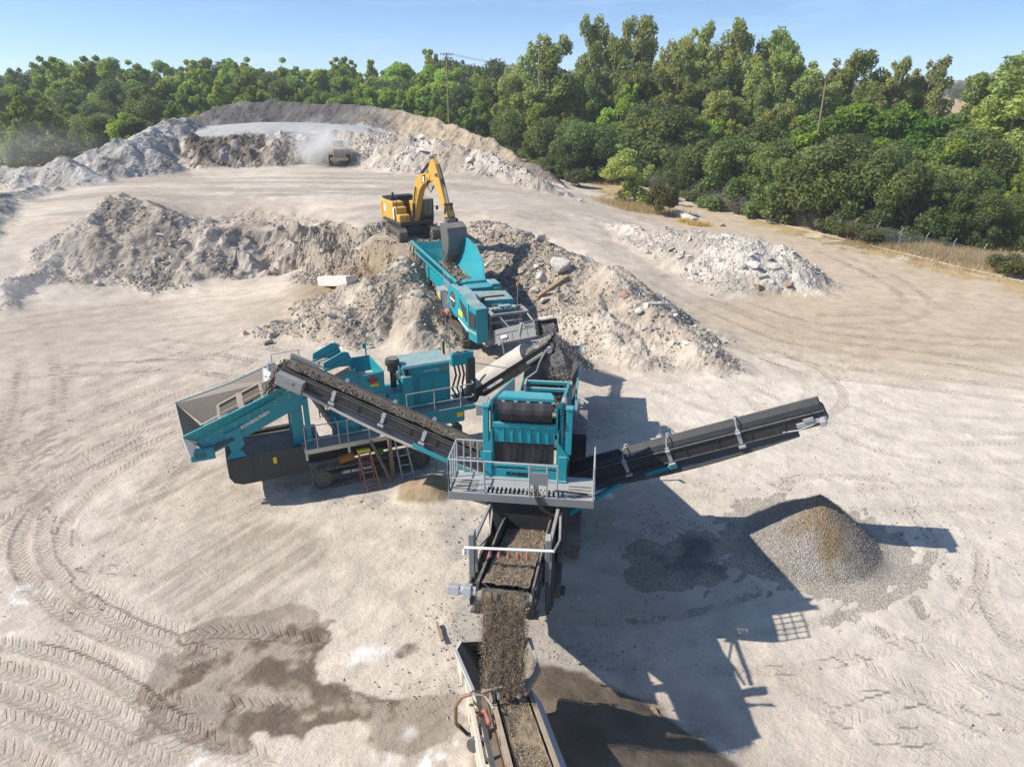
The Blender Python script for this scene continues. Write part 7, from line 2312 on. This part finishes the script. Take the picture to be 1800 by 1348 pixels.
M['worn2'] = paint("muddy_plate", (0.15, 0.135, 0.115), .6, .1, dust=.9, wear=.5)
M['rusty'] = paint("muddy_frame", (0.26, 0.19, 0.12), .75, 0, dust=.7, wear=.5)
M['bluegrey'] = paint("blue_grey_plate", (0.26, 0.33, 0.42), .42, .2, dust=.25, wear=.3)
wash_plant()
curtain_of_stone("spilled_gravel", PZ(893, 1214, 3.3), PZ(896, 1238, 2.75), .5, .55, (1, 0, 0), .10, 700, .02, .05, DAMPC, 44)

# ================================================================== FENCE, KERB, POLES
M['wire'], _nt, _b = new_mat("chain_link")
_tr = _nt.nodes.new("ShaderNodeBsdfTransparent"); _ms = _nt.nodes.new("ShaderNodeMixShader"); _ms.inputs[0].default_value = .075
_b.inputs["Base Color"].default_value = (.20, .21, .21, 1); _b.inputs["Roughness"].default_value = .5
_nt.links.new(_tr.outputs[0], _ms.inputs[1]); _nt.links.new(_b.outputs[0], _ms.inputs[2])
_nt.links.new(_ms.outputs[0], _nt.nodes["Material Output"].inputs[0])


def fence_line():
    p = np.array(catmull([tuple(PZ(a, b, 0)[:2]) for a, b in FENCE_PX], 12))
    d = np.r_[0, np.cumsum(np.hypot(*np.diff(p, axis=0).T))]
    L = d[-1]; k = int(L / 3.0)
    s = np.linspace(0, L, k + 1)
    q = np.stack([np.interp(s, d, p[:, 0]), np.interp(s, d, p[:, 1])], 1)
    z = base_z(q[:, 0], q[:, 1])[0]
    # fence stands a little outside the kerb line
    t = np.gradient(q, axis=0); t /= np.linalg.norm(t, axis=1)[:, None]
    nrm = np.stack([-t[:, 1], t[:, 0]], 1)
    nrm *= np.sign(nrm[:, :1] + .001)
    return q, q + nrm * 1.0, z


KQ, FQ, FZ = fence_line()
fence = empty("chain_link_fence", (FQ[0][0], FQ[0][1], FZ[0]), "galvanised chain link fence with angled post tops along the dirt road", "fence")
m = MB(WORLD)
for i in range(len(FQ) - 1):
    a, b = FQ[i], FQ[i + 1]
    m.hexa([(a[0], a[1], FZ[i] + .05), (b[0], b[1], FZ[i + 1] + .05), (b[0], b[1] + .012, FZ[i + 1] + .05), (a[0], a[1] + .012, FZ[i] + .05)],
           [(a[0], a[1], FZ[i] + 2.0), (b[0], b[1], FZ[i + 1] + 2.0), (b[0], b[1] + .012, FZ[i + 1] + 2.0), (a[0], a[1] + .012, FZ[i] + 2.0)])
m.build("wire_mesh", M['wire'], fence)
for i in range(len(FQ)):
    a = FQ[i]
    m = MB(WORLD); m.tube([(a[0], a[1], FZ[i]), (a[0], a[1], FZ[i] + 2.05), (a[0] + .25, a[1] + .1, FZ[i] + 2.4)], .04, 6); m.build("fence_post", M['grey'], fence)
m = MB(WORLD)
for i in range(len(KQ) - 1):
    a, b = KQ[i], KQ[i + 1]
    if i % 7 == 3: continue
    m.beam((a[0], a[1], FZ[i] + .06), (b[0], b[1], FZ[i + 1] + .06), .15, .10)
kb = m.build("kerb", M['rock']); tag(kb, kind="structure")


def pole(px, ytop, Y, zb, leanx, label, arms):
    top = PY(px, ytop, Y); base = Vector((top.x + leanx, Y, zb))
    root = empty("utility_pole", base, label, "utility pole")
    m = MB(WORLD); m.tube([base, base.lerp(top, .5), top], .19, 10, None, .12); m.build("pole", M['wood'], root, True)
    ends = []
    for dz, w in arms:
        c = top.lerp(base, dz / (top - base).length)
        m = MB(WORLD); m.beam(c - Vector((w / 2, .12, 0)), c + Vector((w / 2, -.12, 0)), .12, .14); m.beam(c - Vector((w * .3, .12, 0)), c - Vector((0, .1, .7)), .06); m.beam(c + Vector((w * .3, -.12, 0)), c - Vector((0, .1, .7)), .06)
        arm_o = m.build("cross_arm", M['wood'], root)
        for k in range(4):
            x = -w / 2 + .15 + (w - .3) * k / 3
            m = MB(WORLD); p = c + Vector((x, -.12, .07)); m.tube([p, p + Vector((0, 0, .18))], .05, 8); m.build("insulator", M['grey'], arm_o)
            if dz == arms[0][0]: ends.append(p + Vector((0, 0, .2)))
    return ends


e1 = pole(785, 93, 152, 2.5, .0, "tall wooden utility pole with two cross arms rising behind the spoil bank", [(.3, 2.6), (2.6, 2.4)])
e2 = pole(1454, 130, 112, 0.0, .1, "brown wooden utility pole among the trees above the bright green crown", [(.3, 3.2)])


def wire(a, b, sag, name, label):
    a, b = Vector(a), Vector(b)
    m = MB(WORLD)
    m.tube([a.lerp(b, t) - Vector((0, 0, sag * 4 * t * (1 - t))) for t in [i / 16 for i in range(17)]], .018, 4)
    o = m.build(name, M['hose']); tag(o, label, "power line", "power lines between the poles"); return o


for k in range(3):
    wire(e2[k], e1[k], 2.2, "power_line", "thin dark power line strung from one wooden utility pole to the other")

# ================================================================== TREES
def leaf_mat(name, trans=.48):
    m, nt, b = new_mat(name)
    at = nt.nodes.new("ShaderNodeAttribute"); at.attribute_name = "Col"
    oi = nt.nodes.new("ShaderNodeObjectInfo")
    hs = nt.nodes.new("ShaderNodeHueSaturation")
    nt.links.new(ramp(nt, oi.outputs["Random"], 0, 1, .482, .528), hs.inputs["Hue"])
    nt.links.new(ramp(nt, math_n(nt, 'FRACT', math_n(nt, 'MULTIPLY', oi.outputs["Random"], 7.31)), 0, 1, .74, 1.42), hs.inputs["Value"])
    nt.links.new(at.outputs["Color"], hs.inputs["Color"])
    nt.links.new(hs.outputs[0], b.inputs["Base Color"])
    b.inputs["Roughness"].default_value = .55; b.inputs["Specular IOR Level"].default_value = .25
    tr = nt.nodes.new("ShaderNodeBsdfTranslucent"); nt.links.new(hs.outputs[0], tr.inputs[0])
    ms = nt.nodes.new("ShaderNodeMixShader"); ms.inputs[0].default_value = trans
    nt.links.new(b.outputs[0], ms.inputs[1]); nt.links.new(tr.outputs[0], ms.inputs[2])
    nt.links.new(ms.outputs[0], nt.nodes["Material Output"].inputs[0])
    return m


M['leaf'] = leaf_mat("leaves")
M['bark'] = plain("bark", (.14, .115, .09), .9, var=.3, scale=4)
M['bark_pale'] = plain("pale_bark", (.34, .30, .25), .9, var=.3, scale=4)
M['twig'] = plain("grey_twigs", (.20, .17, .14), .95, var=.3)


def leaves(cent, rad, n, size, rs, col, colvar, droop=0.0, outw=.55, squash=.8):
    """leaf faces spread through clusters"""
    k = rs.choice(len(cent), n, True, rad ** 2 / (rad ** 2).sum())
    d = rs.normal(0, 1, (n, 3)); d /= np.linalg.norm(d, axis=1)[:, None]
    r = rad[k] * rs.uniform(.35, 1.08, n) ** .7
    p = cent[k] + d * r[:, None] * (1, 1, squash)
    nrm = d * outw + rs.normal(0, .55, (n, 3)) + np.array([0, 0, .35])
    nrm /= np.linalg.norm(nrm, axis=1)[:, None]
    t = rs.normal(0, 1, (n, 3)); t[:, 2] -= droop
    t -= nrm * (t * nrm).sum(1)[:, None]; t /= np.linalg.norm(t, axis=1)[:, None] + 1e-9
    b = np.cross(nrm, t)
    s = size * rs.uniform(.5, 1.55, n)
    V = np.stack([p - t * s[:, None] * .9, p + b * s[:, None] * .5 + nrm * s[:, None] * .1, p + t * s[:, None] * .9, p - b * s[:, None] * .5 + nrm * s[:, None] * .1], 1).reshape(-1, 3)
    F = np.arange(4 * n).reshape(n, 4)
    cv = rs.uniform(-1, 1, len(cent))[k] * .6 + rs.uniform(-1, 1, n) * .5
    C = np.array(col)[None] * (1 + colvar * cv)[:, None]
    C = mixc(C, np.array(col) * (1.5, 1.25, .75), np.clip(rs.uniform(-.5, .5, len(cent))[k] + .1, 0, 1))
    return V, F, np.repeat(np.clip(C, .004, .6), 4, 0)


def limb(mb, a, b, r0, r1, rs, n=4, wob=.06):
    a, b = np.array(a, float), np.array(b, float); L = np.linalg.norm(b - a)
    P = [a + (b - a) * i / n + (rs.normal(0, wob * L / n, 3) if 0 < i < n else 0) for i in range(n + 1)]
    mb.tube([tuple(p) for p in P], r0, 6, None, r1)
    return P


def make_tree(kind, seed):
    """prototype: unit metres, base at the origin. returns (trunk mesh, crown mesh, height)"""
    rs = np.random.RandomState(seed); tb = MB(WORLD)
    cents, rads, sq = [], [], .85
    if kind == 'oak':
        H, R = 10.0, 5.2
        lean = rs.normal(0, .4, 2)
        limb(tb, (0, 0, -.4), (lean[0], lean[1], 3.0), .38, .26, rs)
        for i in range(17):
            a = i * 2.4 + rs.uniform(0, .7); f = rs.uniform(.15, 1) ** .6; rr = R * .72 * f
            hh = 2.4 + (H - 4.2) * (1 - .5 * f ** 2) * rs.uniform(.35, 1.12) + rs.uniform(-.5, .5)
            c = (lean[0] + rr * math.cos(a), lean[1] + rr * math.sin(a), hh)
            cents.append(c); rads.append(rs.uniform(1.25, 2.1))
            if i % 2 == 0: limb(tb, (lean[0], lean[1], 2.6), c, .16, .04, rs)
        for i in range(18):
            a = i * 2.4 + rs.uniform(0, .6); k = rs.uniform(.62, .92); cents.append((R * k * math.cos(a), R * k * math.sin(a), rs.uniform(.7, 3.4))); rads.append(rs.uniform(.8, 1.5))
        n, s, col, cv, dr, oh = 19000, .20, (.135, .178, .055), .42, 0, .55
    elif kind == 'eucalyptus':
        H, R = 22.0, 4.8
        for q in range(4):
            a0 = q * 1.57 + rs.uniform(-.5, .5); sp = rs.uniform(.5, 2.6); hq = H * rs.uniform(.72, .97) if q else H * .95
            fx, fy = sp * math.cos(a0), sp * math.sin(a0)
            P = limb(tb, (fx * .1, fy * .1, -.5), (fx * 1.2, fy * 1.2, hq - 1.2), .30, .05, rs, 6, .05)
            for i in range(15):
                t = rs.uniform(.30, 1.0) ** .8; p = P[min(6, int(t * 6))]
                w = 3.3 * math.sin(math.pi * (.12 + .80 * t)) * rs.uniform(.25, 1.1) + .2; a = rs.uniform(0, 6.28)
                c = (fx * 1.2 * t + w * math.cos(a), fy * 1.2 * t + w * math.sin(a), hq * t * .97)
                cents.append(c); rads.append(rs.uniform(.8, 1.75) * (1.15 - .4 * t))
                if i % 3 == 0: limb(tb, (fx * 1.2 * t * .85, fy * 1.2 * t * .85, hq * t * .82), c, .09, .02, rs)
        n, s, col, cv, dr, oh, sq = 17000, .27, (.275, .32, .098), .36, 1.6, .3, 1.3
    elif kind == 'broadleaf':
        H, R = 13.0, 4.6
        T = limb(tb, (0, 0, -.5), (rs.normal(0, .4), rs.normal(0, .4), H * .6), .32, .14, rs)
        for i in range(22):
            t = rs.uniform(0, 1); a = i * 2.4 + rs.uniform(0, .8)
            w = R * .78 * math.sqrt(max(0, 1 - (t * 1.55 - .55) ** 2 * .85)) * rs.uniform(.3, 1)
            c = (w * math.cos(a), w * math.sin(a), 2.2 + (H - 3.4) * t)
            cents.append(c); rads.append(rs.uniform(1.0, 1.9) * (1.12 - .4 * t))
            if i % 3 == 0: limb(tb, (0, 0, 1.8 + (H - 4) * t * .7), c, .13, .03, rs)
        n, s, col, cv, dr, oh = 10500, .27, (.225, .305, .052), .45, .2, .5
    elif kind == 'bright':
        H, R = 9.0, 5.5
        limb(tb, (0, 0, -.4), (0, 0, 3.5), .3, .2, rs)
        for i in range(26):
            a = i * 2.4; f = math.sqrt(rs.uniform(.02, 1)); c = (R * .8 * f * math.cos(a), R * .8 * f * math.sin(a), 3.2 + (H - 4.6) * (1 - .75 * f * f) * rs.uniform(.75, 1.1))
            cents.append(c); rads.append(rs.uniform(.8, 1.35))
            if i % 3 == 0: limb(tb, (0, 0, 3.0), c, .12, .03, rs)
        n, s, col, cv, dr, oh = 12000, .24, (.135, .225, .026), .35, .3, .5
    elif kind == 'willow':
        H, R = 7.0, 3.2
        for i in range(4): limb(tb, (0, 0, -.3), (rs.normal(0, .9), rs.normal(0, .9), H * .7), .11, .04, rs)
        for i in range(30):
            a = i * 2.4; t = rs.uniform(.06, 1); w = R * .8 * math.sin(math.pi * min(1, t * .72 + .26)) * rs.uniform(.3, 1)
            cents.append((w * math.cos(a), w * math.sin(a), H * t * .94)); rads.append(rs.uniform(.6, 1.1))
        n, s, col, cv, dr, oh = 9000, .16, (.36, .40, .12), .3, .8, .4
    elif kind == 'bush':
        H, R = 2.6, 2.0
        for i in range(6): limb(tb, (rs.normal(0, .3), rs.normal(0, .3), -.2), (rs.normal(0, 1), rs.normal(0, 1), 1.6), .05, .02, rs)
        for i in range(13):
            a = i * 2.4; f = math.sqrt(rs.uniform(0, 1)); cents.append((R * .75 * f * math.cos(a), R * .75 * f * math.sin(a), .5 + 1.5 * (1 - .6 * f * f) * rs.uniform(.6, 1.15))); rads.append(rs.uniform(.45, .85))
        n, s, col, cv, dr, oh = 4200, .14, (.150, .165, .062), .42, .2, .5
    elif kind == 'dead':
        for i in range(150):
            a = rs.uniform(0, 6.28); b = rs.uniform(0, 6.28)
            p = np.array((.9 * rs.uniform() * math.cos(a), .9 * rs.uniform() * math.sin(a), -.1)); q = p + np.array((rs.normal(0, .8), rs.normal(0, .8), rs.uniform(.7, 2.1)))
            P = limb(tb, p, q, .022, .012, rs, 3, .25)
            for j in range(3):
                s0 = P[rs.randint(1, 4)]; limb(tb, s0, s0 + np.array((rs.normal(0, .4), rs.normal(0, .4), rs.uniform(0, .5))), .012, .008, rs, 2, .2)
        cents, rads = [(0, 0, .8), (.6, .2, .6), (-.5, -.3, .7)], [.7, .5, .5]
        n, s, col, cv, dr, oh = 500, .10, (.13, .115, .06), .4, .2, .5
    if kind not in ('dead', 'bush'):
        for _ in range(10):          # sprays that break the outline
            c = np.array(cents[rs.randint(len(cents))]); d = rs.normal(0, 1, 3); d[2] = abs(d[2]) * 1.1; d /= np.linalg.norm(d)
            q = c + d * rs.uniform(1.3, 2.3) * (.6 if kind == 'willow' else 1)
            limb(tb, c, q, .05, .015, rs); cents.append(tuple(q)); rads.append(rs.uniform(.35, .75))
    V, F, C = leaves(np.array(cents), np.array(rads), n, s, rs, col, cv, dr, oh, sq)
    crown = np_mesh("crown", V, F, M['leaf'], C)
    tm = bpy.data.meshes.new("trunk"); tm.from_pydata(tb.v, [], tb.f)
    tm.materials.append(M['twig'] if kind == 'dead' else M['bark_pale'] if kind in ('eucalyptus',) else M['bark'])
    return tm, crown


TREES = {k: [make_tree(k, 1000 + 37 * i + len(k)) for i in range(n)] for k, n in
         (('oak', 4), ('eucalyptus', 5), ('broadleaf', 5), ('bright', 2), ('willow', 2), ('bush', 4), ('dead', 3))}
NAMES = dict(oak="oak_tree", eucalyptus="eucalyptus_tree", broadleaf="broadleaf_tree", bright="bright_green_tree", willow="willow_tree", bush="bush", dead="dry_bush")
HT = dict(oak=10.0, eucalyptus=22.0, broadleaf=13.0, bright=9.0, willow=7.0, bush=2.4, dead=2.0)
_tr = random.Random(99)


def tree(kind, px, Y, top=None, h=None, wide=1.0, label=None, group=None, zb=None):
    """a tree standing at distance Y in photo column px, whose tip reaches photo row top (or with height h)"""
    x = XD(px, Y, 2.0)[0]
    z = float(base_z(np.array([x]), np.array([float(Y)]))[0][0]) if zb is None else zb
    if h is None: h = PY(px, top, Y).z - z
    tm, cm = TREES[kind][_tr.randrange(len(TREES[kind]))]
    sc = h / HT[kind]
    root = empty(NAMES[kind], (x, Y, z), label, "bush" if kind in ('bush', 'dead') else "tree", group)
    root.rotation_euler = (0, 0, _tr.uniform(0, 6.28))
    sw = sc * wide if sc * wide > .35 else .35
    root.scale = (sw * _tr.uniform(.92, 1.1), sw * _tr.uniform(.92, 1.1), sc)
    link_mesh("trunk" if kind not in ('bush', 'dead') else "stem", tm, root); link_mesh("crown" if kind not in ('bush', 'dead') else "foliage", cm, root)
    return root


# single trees one can point to on the right-hand side
for kind, px, Y, top, wide, label in [
    ('willow', 1098, 108, 260, 1.2, "small pale yellow-green willow standing alone beside the dirt road"),
    ('willow', 1090, 106, 335, .9, "tiny pale willow sapling in front of the pale yellow-green willow"),
    ('bush', 1163, 97, 318, .62, "small dark green bushy tree beside the patch of dry grass"),
    ('eucalyptus', 1046, 168, 14, .75, "tall thin dark eucalyptus with a narrow top, first above the others"),
    ('eucalyptus', 1108, 172, 8, .85, "tallest eucalyptus, dense dark upright top beside the thin one"),
    ('eucalyptus', 1204, 168, 28, .8, "tall eucalyptus with a pointed olive top"),
    ('eucalyptus', 1282, 160, 22, .95, "broad tall green eucalyptus with open sky gaps in its crown"),
    ('eucalyptus', 1352, 158, 36, .95, "tall brownish olive eucalyptus next to the open green one"),
    ('eucalyptus', 950, 152, 50, 1.25, "wide pale olive eucalyptus standing apart beside the wooden pole's wood"),
    ('eucalyptus', 1465, 150, 70, 1.0, "light green eucalyptus above the brown utility pole"),
    ('eucalyptus', 1540, 150, 92, .9, "small topped eucalyptus second from the dry field"),
    ('eucalyptus', 1604, 150, 90, .95, "open light green eucalyptus beside the gap with the dry field"),
    ('eucalyptus', 1760, 118, 80, 1.45, "large spreading olive eucalyptus beyond the dry field gap"),
    ('eucalyptus', 1712, 132, 112, 1.3, "rounded olive eucalyptus just past the dry field gap"),
    ('eucalyptus', 1830, 112, 90, 1.3, "olive eucalyptus cut by the picture's edge"),
    ('bright', 1500, 128, 168, 1.2, "bright yellow-green round tree behind the brown utility pole"),
    ('bright', 1570, 126, 180, 1.1, "bright yellow-green tree with a lower crown, beside its round twin"),
    ('oak', 1290, 104, 232, 1.0, "grey-green oak at the head of the front row by the fence"),
    ('oak', 1375, 95, 236, 1.0, "dark oak behind the dry grey bushes of the fence"),
    ('oak', 1455, 90, 228, 1.05, "largest dark round oak of the front row, below the utility pole"),
    ('oak', 1535, 86, 252, 1.0, "dark oak next to the largest round one"),
    ('oak', 1590, 82, 275, .95, "yellowish-leaved oak in the front row by the fence"),
    ('oak', 1655, 80, 300, .95, "low dark oak drooping over the chain link fence"),
    ('oak', 1715, 78, 330, .9, "small fresh green oak last in the front row"),
    ('bush', 1792, 65.5, 445, 1.25, "round dark green bush on the road side of the fence at the picture's edge"),
]:
    tree(kind, px, Y, top, None, wide, label)
for kind, lab, grp, rows in [
    ('oak', "dark dense oak crown in the thicket between the willow and the tall eucalyptus trees", "oaks below the eucalyptus trees",
     [(905, 148, 190), (945, 140, 195), (990, 136, 185), (1040, 130, 190), (1085, 142, 165), (1130, 136, 170), (1180, 132, 175), (1235, 128, 200), (1190, 121, 240), (1240, 113, 235), (1060, 138, 225), (1000, 130, 230)]),
    ('eucalyptus', "olive eucalyptus crown in the middle of the tall stand", "eucalyptus trees in the tall stand",
     [(905, 160, 105), (1000, 160, 110), (1075, 158, 62), (1120, 152, 85), (1165, 156, 60), (1175, 146, 110), (1235, 158, 55), (1240, 145, 110), (1310, 150, 85), (1330, 140, 130), (1390, 152, 75), (1400, 140, 125), (1430, 142, 130), (1265, 138, 140), (1090, 148, 120), (1030, 150, 130), (1500, 142, 130), (1350, 132, 165), (870, 165, 120)]),
    ('oak', "dark green tree in the dense growth behind the front row of oaks", "trees behind the front row",
     [(1330, 112, 205), (1410, 104, 215), (1490, 104, 230), (1560, 100, 240), (1640, 98, 235), (1690, 100, 225), (1740, 98, 240), (1800, 96, 235), (1640, 88, 270), (1720, 90, 275), (1790, 86, 290), (1840, 84, 270), (1780, 78, 345)]),
]:
    for i, (px, Y, top) in enumerate(rows):
        k2 = 'broadleaf' if (kind == 'oak' and i % 3 == 1) else kind
        tree(k2, px, Y, top, None, _tr.uniform(.9, 1.2), lab if k2 == kind else lab.replace("dark dense oak crown", "fresh green leafy tree").replace("dark green tree", "lighter leafy tree"), grp if k2 == kind else grp.replace("oaks", "leafy trees").replace("trees behind", "lighter trees behind"))
for kind, n, lab, grp in [('bush', 40, "olive green bush in the low hedge along the chain link fence", "bushes along the fence"), ('dead', 20, "dry grey leafless bush in the hedge along the fence", "dry bushes along the fence")]:
    for i in range(n):
        t = (i + _tr.uniform(.2, .8)) / n
        fpx = 900 + FPX * FQ[:, 0] / (FQ[:, 1] * _cp + CAM_H * _sp)
        j = int(np.argmin(np.abs(fpx - (1085 + t * (470 if kind == 'bush' else 420)))))
        p = FQ[min(j, len(FQ) - 1)]; off = _tr.uniform(.6, 3.2)
        x, y = p[0] + off * .8, p[1] + off * .9
        dep = y * _cp + CAM_H * _sp
        tree(kind, 900 + FPX * x / dep, y, None, _tr.uniform(1.3, 2.7) if kind == 'bush' else _tr.uniform(1.6, 2.6), 1.1, lab, grp, 0.0)
for px, Y, h, lab in [(1018, 118, 2.6, "fresh green bush beside the fence behind the spoil bank's end"), (960, 128, 2.2, "low green bush at the foot of the dark thicket"), (260, 128, 4.5, "grey-green shrub at the back corner of the pit beside the spoil bank"),
                      (120, 112, 5.0, "light green shrub in the dust at the left end of the pit"), (735, 150, 4, "bright green shrub on the crest of the spoil bank"), (715, 152, 5, "olive shrub on the crest of the spoil bank below the pole"), (820, 146, 5, "dry olive shrub on the slope between the utility pole and the thicket")]:
    tree('bush', px, Y, None, h, 1.0, lab, None)

# the wood behind the pit
_n = 0
for Y, step, tops in [(108, 62, (-120, 95, 195, 245)), (128, 60, (-140, 240, 165, 215)), (160, 62, (-140, 890, 150, 200)), (182, 58, (-140, 890, 130, 165)), (205, 60, (-140, 880, 112, 145)), (232, 56, (-140, 880, 96, 128)), (262, 58, (-140, 880, 92, 122))]:
    px = tops[0] + _tr.uniform(0, 30)
    while px < tops[1]:
        k = 'broadleaf' if _tr.random() < .8 else 'oak'
        dip = 16 * math.exp(-((px - 560) / 70.0) ** 2) + 10 * math.exp(-((px - 30) / 60.0) ** 2)
        t = _tr.uniform(tops[2], tops[3]) + dip
        near = Y < 130
        tree(k, px, Y + _tr.uniform(-8, 8), t, None, _tr.uniform(.85, 1.15) * (1.0 if k == 'broadleaf' else .9),
             ("sunlit green tree at the near edge of the wood beside the ramp" if near else "green broadleaf tree in the dense wood behind the pit") if k == 'broadleaf' else
             ("dark oak at the near edge of the wood beside the ramp" if near else "darker rounded tree in the dense wood behind the pit"),
             ("edge trees of the wood" if near else "trees of the wood") if k == 'broadleaf' else ("edge oaks of the wood" if near else "darker trees of the wood"))
        px += step * _tr.uniform(.75, 1.25) * 150.0 / (Y + 20)

# far tree line on the plain, one mass
_rs = np.random.RandomState(17)
_c = []
for i in range(1900):
    Y = _rs.uniform(430, 1500); a = _rs.uniform(-.95, 1.0)
    if -.1 < a < .1 and False: continue
    _c.append((a * Y, Y, _rs.uniform(2, 12)))
_c = np.array(_c); _r = _rs.uniform(3.5, 7, len(_c))
V, F, C = leaves(_c, _r, 80000, 1.5, _rs, (.05, .075, .03), .4, 0, .5, .8)
stuff("far_woods", V, F, C, M['leaf'])

# dry grass
def grass(name, px_list, n, hmin, hmax, col, seed):
    rs = np.random.RandomState(seed)
    ctr = [(PZ(a, b, 0), sx, sy) for a, b, sx, sy in px_list]
    k = rs.randint(0, len(ctr), n)
    P = np.array([[ctr[i][0].x, ctr[i][0].y, 0] for i in k]) + rs.normal(0, 1, (n, 3)) * np.array([[ctr[i][1], ctr[i][2], 0] for i in k])
    P[:, 2] = base_z(P[:, 0], P[:, 1])[0] - .02
    h = rs.uniform(hmin, hmax, n); a = rs.uniform(0, 6.28, n); w = .035
    d = np.stack([np.cos(a), np.sin(a), np.zeros(n)], 1)
    tip = P + rs.normal(0, .16, (n, 3)) * (1, 1, 0); tip[:, 2] = P[:, 2] + h
    V = np.stack([P - d * w, P + d * w, tip], 1).reshape(-1, 3); F = np.arange(3 * n).reshape(n, 3)
    C = np.array(col)[None] * rs.uniform(.7, 1.3, (n, 1))
    return stuff(name, V, F, np.repeat(C, 3, 0), M['leaf'])


grass("dry_grass", [(1100, 366, 2.2, 1.6), (1140, 374, 2.2, 1.3), (1600, 432, 3, 1.5), (1660, 440, 3, 2), (1720, 455, 3, 2), (1780, 470, 3, 2), (1560, 420, 2, 1.2), (1790, 430, 4, 3), (1010, 305, 3, 2), (970, 285, 3, 2.5), (1060, 325, 2, 2)], 24000, .25, .8, (.58, .45, .22), 61)
grass("dry_grass", [(1205, 392, .6, .4), (1230, 398, .8, .4)], 900, .3, .8, (.48, .36, .13), 63)

# ================================================================== DUST
def dust(name, c, r, dens, seed, label_kind="stuff"):
    bm = bmesh.new(); bmesh.ops.create_icosphere(bm, subdivisions=3, radius=1.0)
    me = bpy.data.meshes.new(name); bm.to_mesh(me); bm.free()
    o = link_mesh(name, me); o.location = c; o.scale = r
    m = bpy.data.materials.new(name); m.use_nodes = True; nt = m.node_tree
    nt.nodes.remove(nt.nodes["Principled BSDF"])
    pv = nt.nodes.new("ShaderNodeVolumePrincipled"); pv.inputs["Color"].default_value = (.97, .96, .94, 1); pv.inputs["Anisotropy"].default_value = .25
    tc = nt.nodes.new("ShaderNodeTexCoord")
    ln = nt.nodes.new("ShaderNodeVectorMath"); ln.operation = 'LENGTH'; nt.links.new(tc.outputs["Object"], ln.inputs[0])
    fall = ramp(nt, ln.outputs["Value"], .15, .98, 1, 0)
    n = noise_n(nt, 2.2, 3, .6, tc.outputs["Object"])
    d = math_n(nt, 'MULTIPLY', math_n(nt, 'MULTIPLY', math_n(nt, 'MULTIPLY', fall, fall), ramp(nt, n, .36, .68)), dens)
    nt.links.new(d, pv.inputs["Density"])
    nt.links.new(pv.outputs[0], nt.nodes["Material Output"].inputs["Volume"])
    me.materials.append(m)
    return tag(o, kind=label_kind)


dust("dust_cloud", Lf(-2.6, 1.0, 2.4), (6.5, 5.5, 4.8), 1.5, 1)
dust("dust_cloud", PZ(-10, 490, 2.5), (13, 20, 6), .05, 2)
dust("dust_cloud", PY(20, 265, 100), (20, 12, 6), .03, 3)
dust("dust_cloud", E(0, 8.3, .2), (1.8, 1.8, 1.5), .35, 4)
dust("dust_cloud", B(.1, 17.3, 2.9), (1.8, 2.4, 1.6), .22, 5)

# ================================================================== AIR
bm = bmesh.new(); bmesh.ops.create_cube(bm, size=1.0)
me = bpy.data.meshes.new("haze"); bm.to_mesh(me); bm.free()
hz = link_mesh("haze", me); hz.scale = (2600, 1500, 48); hz.location = (0, 600, 22.5)
tag(hz, kind="stuff")
hm = bpy.data.materials.new("haze"); hm.use_nodes = True; hm.node_tree.nodes.remove(hm.node_tree.nodes["Principled BSDF"])
_pv = hm.node_tree.nodes.new("ShaderNodeVolumePrincipled"); _pv.inputs["Color"].default_value = (.82, .91, 1.0, 1); _pv.inputs["Density"].default_value = .0003; _pv.inputs["Anisotropy"].default_value = .2
hm.node_tree.links.new(_pv.outputs[0], hm.node_tree.nodes["Material Output"].inputs["Volume"])
me.materials.append(hm)
